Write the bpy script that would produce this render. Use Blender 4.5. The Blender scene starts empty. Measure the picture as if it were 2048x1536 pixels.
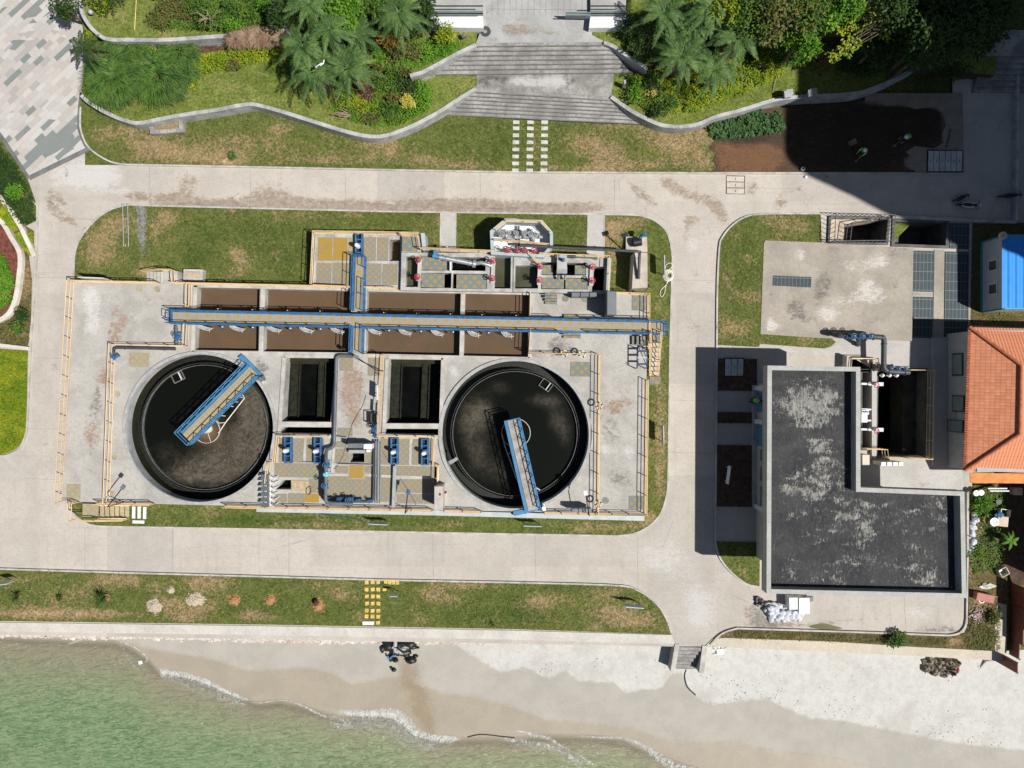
import bpy,bmesh,math,random
import numpy as np
from mathutils import Vector,noise
from mathutils.geometry import tessellate_polygon
random.seed(7)
SC=bpy.context.scene
COL=SC.collection
CAM_H,FPX=57.0,1425.0
def P(px,py,z=0.0):
 """world point whose height is z and which stands at this place of the survey picture"""
 k=(CAM_H-z)/FPX
 return Vector(((px-1024.0)*k,(768.0-py)*k,z))
def PX(v,z=0.0):
 k=FPX/(CAM_H-z)
 return 1024+v[0]*k,768-v[1]*k
def R4(x0,y0,x1,y1,s=0.021):
 xc,yc=(x0+x1)/2,(y0+y1)/2
 return[(x-0.02*(y-yc),y+s*(x-xc))for x,y in((x0,y0),(x1,y0),(x1,y1),(x0,y1))]
def smooth(pts,n=6,closed=False):
 out=[];m=len(pts)
 rng=range(m)if closed else range(m-1)
 for i in rng:
  g=(lambda k:pts[k%m])if closed else(lambda k:pts[max(0,min(m-1,k))])
  a,b,c,d=g(i-1),g(i),g(i+1),g(i+2)
  for j in range(n):
   t=j/n
   out.append(tuple(0.5*(2*b[q]+(c[q]-a[q])*t+(2*a[q]-5*b[q]+4*c[q]-d[q])*t*t+(3*b[q]-a[q]-3*c[q]+d[q])*t**3)for q in range(len(b))))
 if not closed:out.append(tuple(pts[-1]))
 return out
# --- mesh builder
class MB:
 def __init__(s):s.v=[];s.f=[];s.sm=[]
 def add(s,vs,fs,smooth=False):
  o=len(s.v);s.v+=[tuple(v)for v in vs]
  s.f+=[tuple(i+o for i in f)for f in fs];s.sm+=[smooth]*len(fs);return s
 def box(s,c,d,rz=0.0,rx=0.0,taper=1.0):
  hx,hy,hz=d[0]/2,d[1]/2,d[2]/2;cz,sz=math.cos(rz),math.sin(rz);vs=[]
  for z in(-hz,hz):
   t=taper if z>0 else 1.0
   for x,y in((-hx,-hy),(hx,-hy),(hx,hy),(-hx,hy)):
    x,y=x*t,y*t
    y2,z2=(y*math.cos(rx)-z*math.sin(rx),y*math.sin(rx)+z*math.cos(rx))if rx else(y,z)
    vs.append((c[0]+x*cz-y2*sz,c[1]+x*sz+y2*cz,c[2]+z2))
  return s.add(vs,[(3,2,1,0),(4,5,6,7),(0,1,5,4),(1,2,6,5),(2,3,7,6),(3,0,4,7)])
 def bar(s,a,b,w,h):
  """box beam from a to b, w wide and h high"""
  a,b=Vector(a),Vector(b);t=(b-a).normalized();up=Vector((0,0,1))
  sd=t.cross(up);sd=Vector((1,0,0))if sd.length<1e-4 else sd.normalized();u=sd.cross(t).normalized()
  vs=[p+sd*(x*w/2)+u*(y*h/2)for p in(a,b)for x,y in((-1,-1),(1,-1),(1,1),(-1,1))]
  return s.add(vs,[(0,1,2,3),(7,6,5,4),(1,0,4,5),(2,1,5,6),(3,2,6,7),(0,3,7,4)])
 def prism(s,pxs,z0,z1,holes=(),world=False):
  """upright block whose top at z1 covers these picture places; holes go through"""
  loops=[[(Vector((p[0],p[1],z1))if world else P(p[0],p[1],z1))for p in l]for l in[pxs]+list(holes)]
  flat=[v for l in loops for v in l];n=len(flat)
  tri=tessellate_polygon(loops)
  area=sum((flat[t[1]]-flat[t[0]]).cross(flat[t[2]]-flat[t[0]]).z for t in tri)
  fs=[tuple(t)for t in tri]
  fs=[t if(flat[t[1]]-flat[t[0]]).cross(flat[t[2]]-flat[t[0]]).z>0 else t[::-1]for t in fs]
  vs=flat+[Vector((v.x,v.y,z0))for v in flat]
  fs2=list(fs)+[tuple(i+n for i in t[::-1])for t in fs]
  k=0
  for li,l in enumerate(loops):
   m=len(l);a=sum(l[i].x*l[(i+1)%m].y-l[(i+1)%m].x*l[i].y for i in range(m))
   ccw=a>0
   for i in range(m):
    p,q=k+i,k+(i+1)%m
    side=(p,p+n,q+n,q)
    if(li==0)!=ccw:side=side[::-1]
    fs2.append(side)
   k+=m
  return s.add(vs,fs2)
 def flat(s,pxs,z,holes=(),world=False):
  loops=[[(Vector((p[0],p[1],z))if world else P(p[0],p[1],z))for p in l]for l in[pxs]+list(holes)]
  fl=[v for l in loops for v in l]
  fs=[tuple(t)if(fl[t[1]]-fl[t[0]]).cross(fl[t[2]]-fl[t[0]]).z>0 else tuple(t[::-1])for t in tessellate_polygon(loops)]
  return s.add(fl,fs)
 def tube(s,pts,r,n=8,closed=False,caps=True):
  pts=[Vector(p)for p in pts];m=len(pts);rs=r if isinstance(r,(list,tuple))else[r]*m
  vs=[];fs=[];up=None
  for i in range(m):
   a=pts[(i-1)%m]if(closed or i>0)else pts[i];b=pts[(i+1)%m]if(closed or i<m-1)else pts[i]
   t=(b-a);t=t.normalized()if t.length>1e-9 else Vector((0,0,1))
   if up is None:up=Vector((0,0,1))if abs(t.z)<.9 else Vector((1,0,0))
   sd=t.cross(up)
   if sd.length<1e-3:sd=t.cross(Vector((0,1,0))if abs(t.y)<.9 else Vector((1,0,0)))
   sd.normalize();up=sd.cross(t).normalized()
   for k in range(n):
    an=2*math.pi*k/n;vs.append(pts[i]+(sd*math.cos(an)+up*math.sin(an))*rs[i])
  for i in range(m if closed else m-1):
   j=(i+1)%m
   for k in range(n):
    k2=(k+1)%n;fs.append((i*n+k,i*n+k2,j*n+k2,j*n+k))
  s.add(vs,fs,True)
  if caps and not closed:
   s.add(vs[:n],[tuple(range(n))[::-1]]);s.add(vs[-n:],[tuple(range(n))])
  return s
 def cyl(s,c,r,h,n=20,r2=None):
  r2=r if r2 is None else r2;c=Vector(c)
  ring=lambda R,z:[(c.x+R*math.cos(2*math.pi*k/n),c.y+R*math.sin(2*math.pi*k/n),z)for k in range(n)]
  a,b=ring(r,c.z),ring(r2,c.z+h)
  s.add(a+b,[(k,(k+1)%n,n+(k+1)%n,n+k)for k in range(n)],True)
  s.add(b,[tuple(range(n))]);return s.add(a,[tuple(range(n))[::-1]])
 def ring(s,c,ri,ro,z0,z1,n=72,a0=0.0,a1=None):
  """flat ring with walls"""
  full=a1 is None;a1=a0+2*math.pi if full else a1;m=n if full else n+1
  an=[a0+(a1-a0)*k/n for k in range(m)]
  g=lambda R,z:[(c[0]+R*math.cos(a),c[1]+R*math.sin(a),z)for a in an]
  vs=g(ri,z0)+g(ro,z0)+g(ro,z1)+g(ri,z1);fs=[]
  for k in range(n):
   j=(k+1)%m
   for q in range(4):
    r_=(q+1)%4;fs.append((q*m+k,q*m+j,r_*m+j,r_*m+k))
  s.add(vs,[f[::-1]for f in fs])
  if not full:
   s.add([vs[q*m]for q in range(4)],[(0,1,2,3)]);s.add([vs[q*m+n]for q in range(4)],[(3,2,1,0)])
  return s
 def ball(s,c,r,nu=10,nv=7,jit=0.0,seed=0):
  r=(r,r,r)if not isinstance(r,(tuple,list))else r;rnd=random.Random(seed);vs=[(c[0],c[1],c[2]-r[2])]
  for j in range(1,nv):
   th=math.pi*j/nv
   for i in range(nu):
    q=1+rnd.uniform(-jit,jit);ph=2*math.pi*i/nu
    vs.append((c[0]+r[0]*q*math.sin(th)*math.cos(ph),c[1]+r[1]*q*math.sin(th)*math.sin(ph),c[2]-r[2]*q*math.cos(th)))
  vs.append((c[0],c[1],c[2]+r[2]));fs=[(0,1+(i+1)%nu,1+i)for i in range(nu)]
  for j in range(nv-2):
   for i in range(nu):
    a=1+j*nu+i;b=1+j*nu+(i+1)%nu;fs.append((a,b,b+nu,a+nu))
  o=1+(nv-2)*nu;fs+=[(o+i,o+(i+1)%nu,len(vs)-1)for i in range(nu)]
  return s.add(vs,fs,jit<.08)
 def ribbon(s,pts,w,z0,z1,closed=False,world=False,side=0.0):
  """wall along a line; side -1..1 shifts it off the line"""
  q=[(Vector((p[0],p[1],z1))if world else P(p[0],p[1],z1))for p in pts];m=len(q);L=[];Rr=[]
  for i in range(m):
   a=q[(i-1)%m]if(closed or i>0)else q[i];b=q[(i+1)%m]if(closed or i<m-1)else q[i]
   t1=(q[i]-a);t2=(b-q[i]);t1=t1.normalized()if t1.length>1e-6 else t2.normalized();t2=t2.normalized()if t2.length>1e-6 else t1
   t=(t1+t2).normalized();nrm=Vector((-t.y,t.x,0));k=1.0/max(.5,t.dot(t1))
   L.append(q[i]+nrm*(w/2*(1+side))*k);Rr.append(q[i]-nrm*(w/2*(1-side))*k)
  vs=L+Rr+[Vector((v.x,v.y,z0))for v in L]+[Vector((v.x,v.y,z0))for v in Rr];fs=[]
  for i in range(m if closed else m-1):
   j=(i+1)%m
   fs+=[(m+i,m+j,j,i),(2*m+i,2*m+j,3*m+j,3*m+i),(i,j,2*m+j,2*m+i),(3*m+i,3*m+j,m+j,m+i)]
  if not closed:fs+=[(0,2*m,3*m,m),(m-1,2*m-1,4*m-1,3*m-1)]
  return s.add(vs,fs)
 def build(s,name,mat,parent=None,loc=None):
  off=Vector((0,0,0));q=parent
  while q is not None:off+=q.location;q=q.parent
  if loc is not None:off+=Vector(loc)
  me=bpy.data.meshes.new(name)
  me.from_pydata([(v[0]-off.x,v[1]-off.y,v[2]-off.z)for v in s.v],[],s.f)
  me.polygons.foreach_set('use_smooth',s.sm);me.update()
  me.materials.append(mat)
  o=bpy.data.objects.new(name,me);COL.objects.link(o)
  if parent is not None:o.parent=parent
  if loc is not None:o.location=loc
  return o
def tag(o,label=None,cat=None,group=None,kind=None):
 if label:o['label']=label
 if cat:o['category']=cat
 if group:o['group']=group
 if kind:o['kind']=kind
 return o
def thing(name,label,cat,loc,group=None):
 o=bpy.data.objects.new(name,None);o.empty_display_size=.2;COL.objects.link(o);o.location=loc
 return tag(o,label,cat,group)
def struct(name,mb,mat):return tag(mb.build(name,mat),kind='structure')
def solo(name,mb,mat,label,cat,group=None,loc=None):
 if loc is None:
  a=np.array(mb.v);loc=((a[:,0].min()+a[:,0].max())/2,(a[:,1].min()+a[:,1].max())/2,a[:,2].min())
 return tag(mb.build(name,mat,None,loc),label,cat,group)
def dup(root,loc,rz=0.0,label=None,group=None,scale=None):
 def rec(o,par):
  c=o.copy();COL.objects.link(c)
  if par is not None:c.parent=par
  for ch in list(o.children):rec(ch,c)
  return c
 r=rec(root,None);r.location=loc;r.rotation_euler=(0,0,rz)
 if scale:r.scale=(scale,)*3
 if label:r['label']=label
 if group:r['group']=group
 return r
# --- materials
def lin(r,g,b):return tuple((c/255/12.92 if c/255<=.04045 else((c/255+.055)/1.055)**2.4)for c in(r,g,b))+(1,)
class NT:
 def __init__(s,name):
  s.m=bpy.data.materials.new(name);s.m.use_nodes=True;s.t=s.m.node_tree;s.t.nodes.clear()
  s.out=s.t.nodes.new('ShaderNodeOutputMaterial');s.b=s.t.nodes.new('ShaderNodeBsdfPrincipled')
  s.t.links.new(s.b.outputs[0],s.out.inputs[0]);s._pos=None
 def n(s,ty,**p):
  x=s.t.nodes.new('ShaderNode'+ty)
  for k,v in p.items():setattr(x,k,v)
  return x
 def set(s,sock,v):
  if hasattr(v,'is_output')or isinstance(v,bpy.types.NodeSocket):s.t.links.new(v,sock)
  else:sock.default_value=v
 def pos(s):
  if s._pos is None:s._pos=s.n('NewGeometry').outputs['Position']
  return s._pos
 def mapping(s,v,scale=(1,1,1),rot=(0,0,0)):
  x=s.n('Mapping');s.set(x.inputs[0],v);x.inputs[2].default_value=rot;x.inputs[3].default_value=scale;return x.outputs[0]
 def noise(s,scale,detail=4,rough=.55,v=None,dist=0.0,col=False):
  x=s.n('TexNoise');s.set(x.inputs['Vector'],v if v is not None else s.pos())
  x.inputs['Scale'].default_value=scale;x.inputs['Detail'].default_value=detail;x.inputs['Roughness'].default_value=rough;x.inputs['Distortion'].default_value=dist
  return x.outputs[1 if col else 0]
 def vor(s,scale,v=None,feature='F1',out=0):
  x=s.n('TexVoronoi',feature=feature);s.set(x.inputs['Vector'],v if v is not None else s.pos());x.inputs['Scale'].default_value=scale;return x.outputs[out]
 def math(s,op,a,b=0.0,c=None,clamp=False):
  x=s.n('Math',operation=op,use_clamp=clamp);s.set(x.inputs[0],a);s.set(x.inputs[1],b)
  if c is not None:s.set(x.inputs[2],c)
  return x.outputs[0]
 def ramp(s,v,lo,hi,a=0.0,b=1.0):
  x=s.n('MapRange',interpolation_type='SMOOTHSTEP');s.set(x.inputs[0],v);x.inputs[1].default_value=lo;x.inputs[2].default_value=hi;x.inputs[3].default_value=a;x.inputs[4].default_value=b;return x.outputs[0]
 def mix(s,f,a,b,mode='MIX'):
  x=s.n('Mix',data_type='RGBA',blend_type=mode);s.set(x.inputs[0],f);s.set(x.inputs[6],a);s.set(x.inputs[7],b);return x.outputs[2]
 def attr(s,name='mask'):
  x=s.n('Attribute',attribute_name=name);y=s.n('SeparateColor');s.set(y.inputs[0],x.outputs['Color']);return y.outputs
 def bump(s,h,strength=.3,dist=.02):
  x=s.n('Bump');x.inputs['Strength'].default_value=strength;x.inputs['Distance'].default_value=dist;s.set(x.inputs['Height'],h);s.t.links.new(x.outputs[0],s.b.inputs['Normal'])
 def fin(s,col,rough=.7,metal=0.0,spec=.3):
  s.set(s.b.inputs['Base Color'],col);s.set(s.b.inputs['Roughness'],rough);s.b.inputs['Metallic'].default_value=metal;s.b.inputs['Specular IOR Level'].default_value=spec;return s.m
def scl(c,k):return tuple(min(1,x*k)for x in c[:3])+(1,)
def paint(name,c,rough=.5,metal=0.0,var=.18,sc=1.5,dirt=(.10,.085,.065,1),da=.25,spec=.35,bmp=0.0):
 t=NT(name);n1=t.noise(sc,5,.6);col=t.mix(t.ramp(n1,.3,.7),scl(c,1-var),scl(c,1+var))
 d=t.ramp(t.noise(sc*2.3+.3,6,.65),.56,.8);d=t.math('MULTIPLY',d,da);col=t.mix(d,col,dirt)
 if bmp:t.bump(t.noise(30,3),bmp,.01)
 return t.fin(col,rough,metal,spec)
def concrete(name,c,c2,brown=(.22,.15,.09,1),dark=(.10,.095,.085,1),lightc=(.55,.54,.51,1),sc=.35,mott=.55,streak=None,slab=False):
 """mask: R brown stain, G dark damp, B pale bloom; on the soil bed R also paints sun, G shade"""
 t=NT(name);a=t.attr();n1=t.noise(sc,8,.62,dist=.4);n2=t.noise(sc*7,6,.7);n3=t.noise(9,5,.65)
 col=t.mix(t.ramp(n1,.35,.68),c,c2)
 col=t.mix(t.math('MULTIPLY',t.ramp(n2,.42,.75),mott),col,scl(c,.72))
 n4=t.noise(1.7,8,.75,t.mapping(t.pos(),(.7,1.6,1),(0,0,.35)),dist=1.6)
 wob=t.math('ADD',t.math('MULTIPLY',t.math('SUBTRACT',n2,.5),1.6),t.math('ADD',t.math('MULTIPLY',t.math('SUBTRACT',n4,.5),2.6),t.math('MULTIPLY',t.math('SUBTRACT',n3,.5),.8)))
 if streak is not None:
  v=t.mapping(t.pos(),streak);wob=t.math('ADD',wob,t.math('MULTIPLY',t.math('SUBTRACT',t.noise(1.0,5,.7,v),.5),1.6))
 for k,cc,am in((2,lightc,.8),(0,brown,.92),(1,dark,.9)):
  f=t.ramp(t.math('ADD',a[k],t.math('MULTIPLY',wob,t.math('MINIMUM',a[k],.8))),.30,.72);f=f if k==2 else t.math('MULTIPLY',f,t.ramp(t.math('ADD',t.math('MULTIPLY',n4,.6),t.math('MULTIPLY',n2,.4)),.36,.60,.34,1.0));col=t.mix(t.math('MULTIPLY',f,am),col,cc)
 col=t.mix(t.math('MULTIPLY',t.ramp(n4,.56,.8),.3*mott),col,scl(c,.6));col=t.mix(.14,col,t.mix(t.ramp(n3,.3,.7),scl(c,.4),scl(c,1.55)))
 if slab:
  s=t.n('SeparateXYZ');t.set(s.inputs[0],t.pos());cv=t.n('CombineXYZ');t.set(cv.inputs[0],t.math('FLOOR',t.math('DIVIDE',s.outputs[0],5.4)));t.set(cv.inputs[1],t.math('FLOOR',t.math('DIVIDE',s.outputs[1],7.3)));wn=t.n('TexWhiteNoise',noise_dimensions='2D');t.set(wn.inputs['Vector'],cv.outputs[0])
  col=t.mix(1.0,col,t.mix(wn.outputs[0],(.91,.91,.92,1),(1.08,1.07,1.05,1)),'MULTIPLY')
  for sc_ in((.10,2.2,1),(2.4,.12,1)):col=t.mix(t.math('MULTIPLY',t.ramp(t.noise(1,4,.6,t.mapping(t.pos(),sc_)),.56,.75),.16),col,(.19,.165,.135,1))
  cr=t.vor(.22,None,'DISTANCE_TO_EDGE');col=t.mix(t.math('MULTIPLY',t.math('MULTIPLY',t.ramp(cr,.006,.002),t.ramp(t.noise(.3,3),.52,.62)),.32),col,(.16,.145,.125,1))
 t.bump(n3,.25,.01)
 return t.fin(col,.85,0,.2)
def lawn(name,g1,g2,dry,dark,thr=.0):
 """mask: R dry or bare, G lush dark, B grey gravel"""
 t=NT(name);a=t.attr();n0=t.noise(.22,5,.6);n1=t.noise(1.1,7,.68);n2=t.noise(5.5,6,.75);n3=t.noise(26,4,.8)
 n4=t.noise(2.6,6,.75,t.mapping(t.pos(),(1,1,1),(0,0,.6)))
 col=t.mix(t.ramp(n1,.33,.67),g1,g2)
 lush=t.ramp(t.math('ADD',a[1],t.math('MULTIPLY',t.math('SUBTRACT',n4,.5),2.2)),.15,.95);col=t.mix(t.math('MULTIPLY',lush,.75),col,dark)
 w=t.math('ADD',t.math('MULTIPLY',t.math('SUBTRACT',n1,.5),1.5),t.math('MULTIPLY',t.math('SUBTRACT',n2,.5),1.5))
 w=t.math('ADD',w,t.math('MULTIPLY',t.math('SUBTRACT',n0,.5),1.2))
 dr=t.ramp(t.math('ADD',t.math('ADD',a[0],thr),t.math('MULTIPLY',w,1.25)),.2,1.0);col=t.mix(t.math('MULTIPLY',dr,.85),col,dry)
 col=t.mix(t.ramp(t.math('ADD',a[0],t.math('MULTIPLY',w,.7)),.95,1.35),col,scl(dry,1.25))
 gv=t.ramp(t.math('ADD',a[2],t.math('MULTIPLY',w,.6)),.35,.8);col=t.mix(gv,col,t.mix(t.ramp(n3,.3,.7),(.13,.13,.13,1),(.30,.30,.29,1)))
 fine=t.math('ADD',t.math('MULTIPLY',n2,.55),t.math('MULTIPLY',n3,.55))
 col=t.mix(1.0,col,t.mix(t.ramp(fine,.36,.74),(.28,.30,.24,1),(1.75,1.66,1.6,1)),'MULTIPLY')
 sp=t.ramp(t.vor(1.9),.035,.02);rnd=t.ramp(t.noise(3.0,2),.62,.66);col=t.mix(t.math('MULTIPLY',sp,rnd),col,(.6,.58,.5,1))
 t.bump(t.math('ADD',n2,n3),.9,.06)
 return t.fin(col,.95,0,.1)
def leafmat(name,c1,c2,c3=None,dead=None,tr=.22,sc=.9):
 t=NT(name);g=t.n('NewGeometry');r=g.outputs['Random Per Island']
 col=t.mix(r,c1,c2)
 nz=t.ramp(t.noise(sc,4,.6),.38,.64);col=t.mix(nz,scl(col,1)if isinstance(col,tuple)else col,t.mix(r,c2,c3 or scl(c2,1.5)))
 if dead:col=t.mix(t.ramp(t.math('FRACT',t.math('MULTIPLY',r,37.7)),.9,.93),col,dead)
 t.fin(col,.55,0,.28)
 tl=t.n('BsdfTranslucent');t.set(tl.inputs[0],col);ms=t.n('MixShader');ms.inputs[0].default_value=tr
 t.t.links.new(t.b.outputs[0],ms.inputs[1]);t.t.links.new(tl.outputs[0],ms.inputs[2]);t.t.links.new(ms.outputs[0],t.out.inputs[0])
 return t.m
def grate(name,orange,grey,amt,pitch=.24):
 t=NT(name);v=t.mapping(t.pos(),(1/pitch,)*3,(0,0,.02));s=t.n('SeparateXYZ');t.set(s.inputs[0],v)
 nz=t.noise(1.7,4,.6)
 fx=t.math('ABSOLUTE',t.math('SUBTRACT',t.math('FRACT',t.math('MULTIPLY',t.math('ADD',s.outputs[0],s.outputs[1]),.5)),.5))
 fy=t.math('ABSOLUTE',t.math('SUBTRACT',t.math('FRACT',t.math('MULTIPLY',t.math('SUBTRACT',s.outputs[0],s.outputs[1]),.5)),.5))
 d=t.math('ADD',t.math('MAXIMUM',fx,fy),t.math('MULTIPLY',t.math('SUBTRACT',nz,.5),.45))
 col=t.mix(t.ramp(d,.20+amt,.34+amt),orange,grey)
 lx=t.math('LESS_THAN',t.math('FRACT',t.math('MULTIPLY',s.outputs[0],3.0)),.3);ly=t.math('LESS_THAN',t.math('FRACT',t.math('MULTIPLY',s.outputs[1],3.0)),.3)
 col=t.mix(t.math('MULTIPLY',t.math('MAXIMUM',lx,ly),.35),col,scl(grey,.5))
 col=t.mix(t.math('MULTIPLY',t.ramp(t.noise(.9,6,.7),.5,.75),.4),col,(.2,.17,.12,1))
 return t.fin(col,.7,0,.25)
# --- gridded ground sheets with a wear and tone mask
def blobs(x,y,bl):
 o=np.zeros(len(x))
 for b in bl:
  cx,cy,rx,ry,s=b[:5];an=b[5]if len(b)>5 else 0.0
  dx,dy=x-cx,y-cy;c,sn=math.cos(an),math.sin(an);u,w=(dx*c+dy*sn)/rx,(-dx*sn+dy*c)/ry
  o+=s*np.exp(-(u*u+w*w)*.9)
 return np.clip(o,-1,1.4)
def cut(bm,step,lo,hi):
 for ax in(0,1):
  v=lo[ax];no=(1,0,0)if ax==0 else(0,1,0)
  while v<hi[ax]:
   bmesh.ops.bisect_plane(bm,geom=bm.verts[:]+bm.edges[:]+bm.faces[:],plane_co=(v,v,0),plane_no=no);v+=step
def sheet(name,pxs,z,mat,step=.8,R=(),G=(),B=(),holes=(),fn=None,zf=None,kind='structure',skirt=0.0,wx=None):
 """one ground surface; R, G, B are soft spots (px, py, rx, ry, amount, angle) of wear, on the soil bed also of painted sun and shade"""
 mb=MB();mb.flat(pxs,z,holes)
 bm=bmesh.new();vs=[bm.verts.new(v)for v in mb.v]
 for f in mb.f:
  try:bm.faces.new([vs[i]for i in f])
  except ValueError:pass
 a=np.array(mb.v);lo,hi=a.min(0),a.max(0);lim=46.0
 lo2=[max(lo[0]+step*.5,-lim),max(lo[1]+step*.5,-lim)];hi2=[min(hi[0],lim),min(hi[1],lim)]
 cut(bm,step,lo2,hi2)
 me=bpy.data.meshes.new(name);bm.to_mesh(me);bm.free()
 n=len(me.vertices);co=np.empty(n*3);me.vertices.foreach_get('co',co);co=co.reshape(-1,3)
 k=FPX/(CAM_H-z);x,y=1024+co[:,0]*k,768-co[:,1]*k
 m=np.zeros((n,4));m[:,3]=1;m[:,0]=blobs(x,y,R);m[:,1]=blobs(x,y,G);m[:,2]=blobs(x,y,B)
 if fn:fn(x,y,m)
 if zf:co[:,2]=zf(x,y,co);me.vertices.foreach_set('co',co.ravel())
 at=me.color_attributes.new('mask','FLOAT_COLOR','POINT');at.data.foreach_set('color',m.ravel())
 me.materials.append(mat);me.update()
 o=bpy.data.objects.new(name,me);COL.objects.link(o)
 if kind:o['kind']=kind
 return o
def slabsheet(o):
 return o
# --- shared materials
CONC=concrete('road_concrete',(.475,.437,.388,1),(.405,.372,.328,1),lightc=(.56,.55,.53,1),brown=(.22,.155,.10,1),dark=(.13,.12,.11,1),slab=True)
CONC2=concrete('road_concrete_pale',(.47,.45,.42,1),(.39,.375,.35,1),lightc=(.60,.59,.57,1),dark=(.20,.19,.18,1))
DECKC=concrete('deck_concrete',(.435,.415,.38,1),(.31,.295,.268,1),lightc=(.56,.555,.545,1),sc=.5,mott=.75,brown=(.25,.14,.08,1),dark=(.12,.11,.10,1))
PADC=concrete('pad_concrete',(.385,.345,.29,1),(.27,.245,.21,1),lightc=(.60,.58,.54,1),dark=(.10,.095,.085,1),sc=.45,mott=.8)
STEPC=concrete('weathered_concrete',(.205,.196,.18,1),(.41,.40,.375,1),dark=(.06,.058,.055,1),lightc=(.52,.51,.5,1),sc=.6,mott=.9,streak=(2.5,.25,1))
WALLC=concrete('plastered_wall',(.48,.48,.47,1),(.20,.20,.195,1),dark=(.10,.10,.10,1),sc=1.1,mott=1.0)
KERBC=paint('kerb_concrete',(.42,.40,.365,1),.85,var=.2,sc=1.2,da=.3)
TANKC=paint('tank_wall_concrete',(.37,.365,.34,1),.8,var=.26,sc=1.1,da=.45)
LAWN=lawn('lawn_turf',(.132,.152,.044,1),(.078,.110,.025,1),(.315,.23,.135,1),(.040,.080,.016,1),.12)
TURF2=lawn('terrace_turf',(.19,.22,.06,1),(.11,.155,.03,1),(.30,.25,.12,1),(.03,.07,.01,1))
WEED=lawn('weedy_soil',(.15,.115,.06,1),(.09,.085,.035,1),(.30,.21,.12,1),(.035,.06,.015,1))
SOIL=concrete('bare_soil',(.085,.052,.034,1),(.06,.038,.027,1),brown=(.19,.095,.045,1),dark=(.022,.019,.015,1),lightc=(.36,.30,.24,1),sc=.8,mott=.9)  # dark tone paints in the tower shade, brown tone the sunlit soil
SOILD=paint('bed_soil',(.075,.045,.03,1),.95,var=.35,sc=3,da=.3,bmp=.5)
# --- pits that go below ground
PIT1=[(1660,434),(1779,436),(1774,487),(1657,485)]
PIT2=[(1788,440),(1897,442),(1894,494),(1786,490)]
PIT3=[(1754,738),(1854,740),(1851,914),(1752,913)]
PIT4=[(1722,742),(1744,742),(1744,898),(1722,898)]
PIT5=[(1692,716),(1744,717),(1744,741),(1692,741)]
PITS=[PIT1,PIT2,PIT3,PIT4,PIT5]
UNDER=[(168,590),(1240,612),(1240,1012),(880,1010),(600,1001),(172,994)]
g=MB();g.flat([(-9000,-9000),(11000,-9000),(11000,1262),(2600,1262),(2012,1302),(1480,1285),(1345,1278),(0,1256),(-9000,1200)],-.22,holes=[[(1630,415),(1910,415),(1910,935),(1630,935)],UNDER])
struct('ground',g,LAWN)
road_R=[(560,375,30,26,.35),(840,378,40,24,.35),(1010,372,40,20,.35),(340,408,40,9,.4),(480,410,50,8,.35),(620,411,40,8,.35),(930,416,50,9,.45),(1060,418,40,10,.4),(370,372,26,30,.45),(520,380,20,24,.4),(400,412,60,7,.9),(560,412,80,7,.9),(470,404,120,9,.5),(330,395,40,10,.6),(270,392,30,12,.6),(700,413,90,9,.9),(850,415,90,9,.9),(1000,416,110,11,1),(1120,420,60,9,.7),(930,405,60,14,.5),(1180,412,50,9,.6),(1340,370,30,14,.7,.6),(1270,380,24,8,.6,.9),(1300,400,26,9,.6,.8),(1395,395,40,14,.6,.3),(1440,425,30,12,.8,.9),(1385,440,22,12,.6),(1505,375,18,18,.6),(1560,405,20,18,.6),(1650,355,40,6,.8),(1600,378,26,8,.5),(1725,380,30,10,.4),(1390,545,14,18,.4),(1372,470,14,30,.4),(1365,620,14,24,.38),(1390,655,22,14,.5),(1420,800,18,80,.3),(1362,840,8,90,.3),(115,395,26,10,.8,.7),(105,420,26,9,.8,.9),(140,440,20,8,.8,.6),(165,470,26,8,.7,-.9),(130,500,16,8,.5),(620,395,200,12,.28),(400,360,60,18,.2),(1200,345,100,5,.5),(850,345,300,4,.35),(110,735,16,12,.5),(90,885,12,10,.5),(640,1150,400,6,.25),(1500,1225,16,22,.6),(1560,1248,60,6,.8)]
road_G=[(350,402,60,5,.5),(480,411,130,4,.6),(640,407,60,4,.5),(1000,417,100,5,.6),(135,345,8,16,.6,.3),(100,400,10,18,.5,-.8),(120,430,30,5,.5,.8),(108,730,10,10,.5),(110,940,10,16,.45),(60,1010,60,20,.2),(1515,1232,14,26,.8),(1540,1245,30,8,.9),(1640,1250,60,6,.5),(1880,1257,60,8,.8),(1700,1213,130,5,.45),(1720,1240,120,5,.45),(1420,1180,40,8,.3,.9),(1390,1140,20,40,.25),(1610,1196,40,8,.4),(1480,1100,40,10,.3),(1985,470,60,30,.4)]
road_B=[(150,350,70,40,.7),(210,350,40,30,.6),(90,480,25,60,.4),(250,380,30,6,.6),(560,370,40,14,.4),(1330,1120,60,60,.5),(1400,1220,40,60,.7),(1385,490,20,26,.6),(1000,1110,300,26,.35),(300,1100,200,26,.3),(1460,400,60,30,.4),(1160,380,60,14,.4),(1840,1225,60,22,.5),(480,411,90,5,.6),(690,409,60,5,.5),(1960,1000,30,30,.3)]
sheet('road',[(-420,250),(170,250),(170,330),(1440,330),(1905,318),(1905,60),(2400,60),(2400,930),(1945,945),(1936,1262),(1930,1300),(1500,1292),(1420,1293),(1345,1293),(-420,1262)],0.0,CONC,.45,[b_[:4]+(b_[4]*1.12,)+b_[5:]for b_ in road_R],road_G,road_B,holes=PITS+[UNDER])
j=MB()
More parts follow.
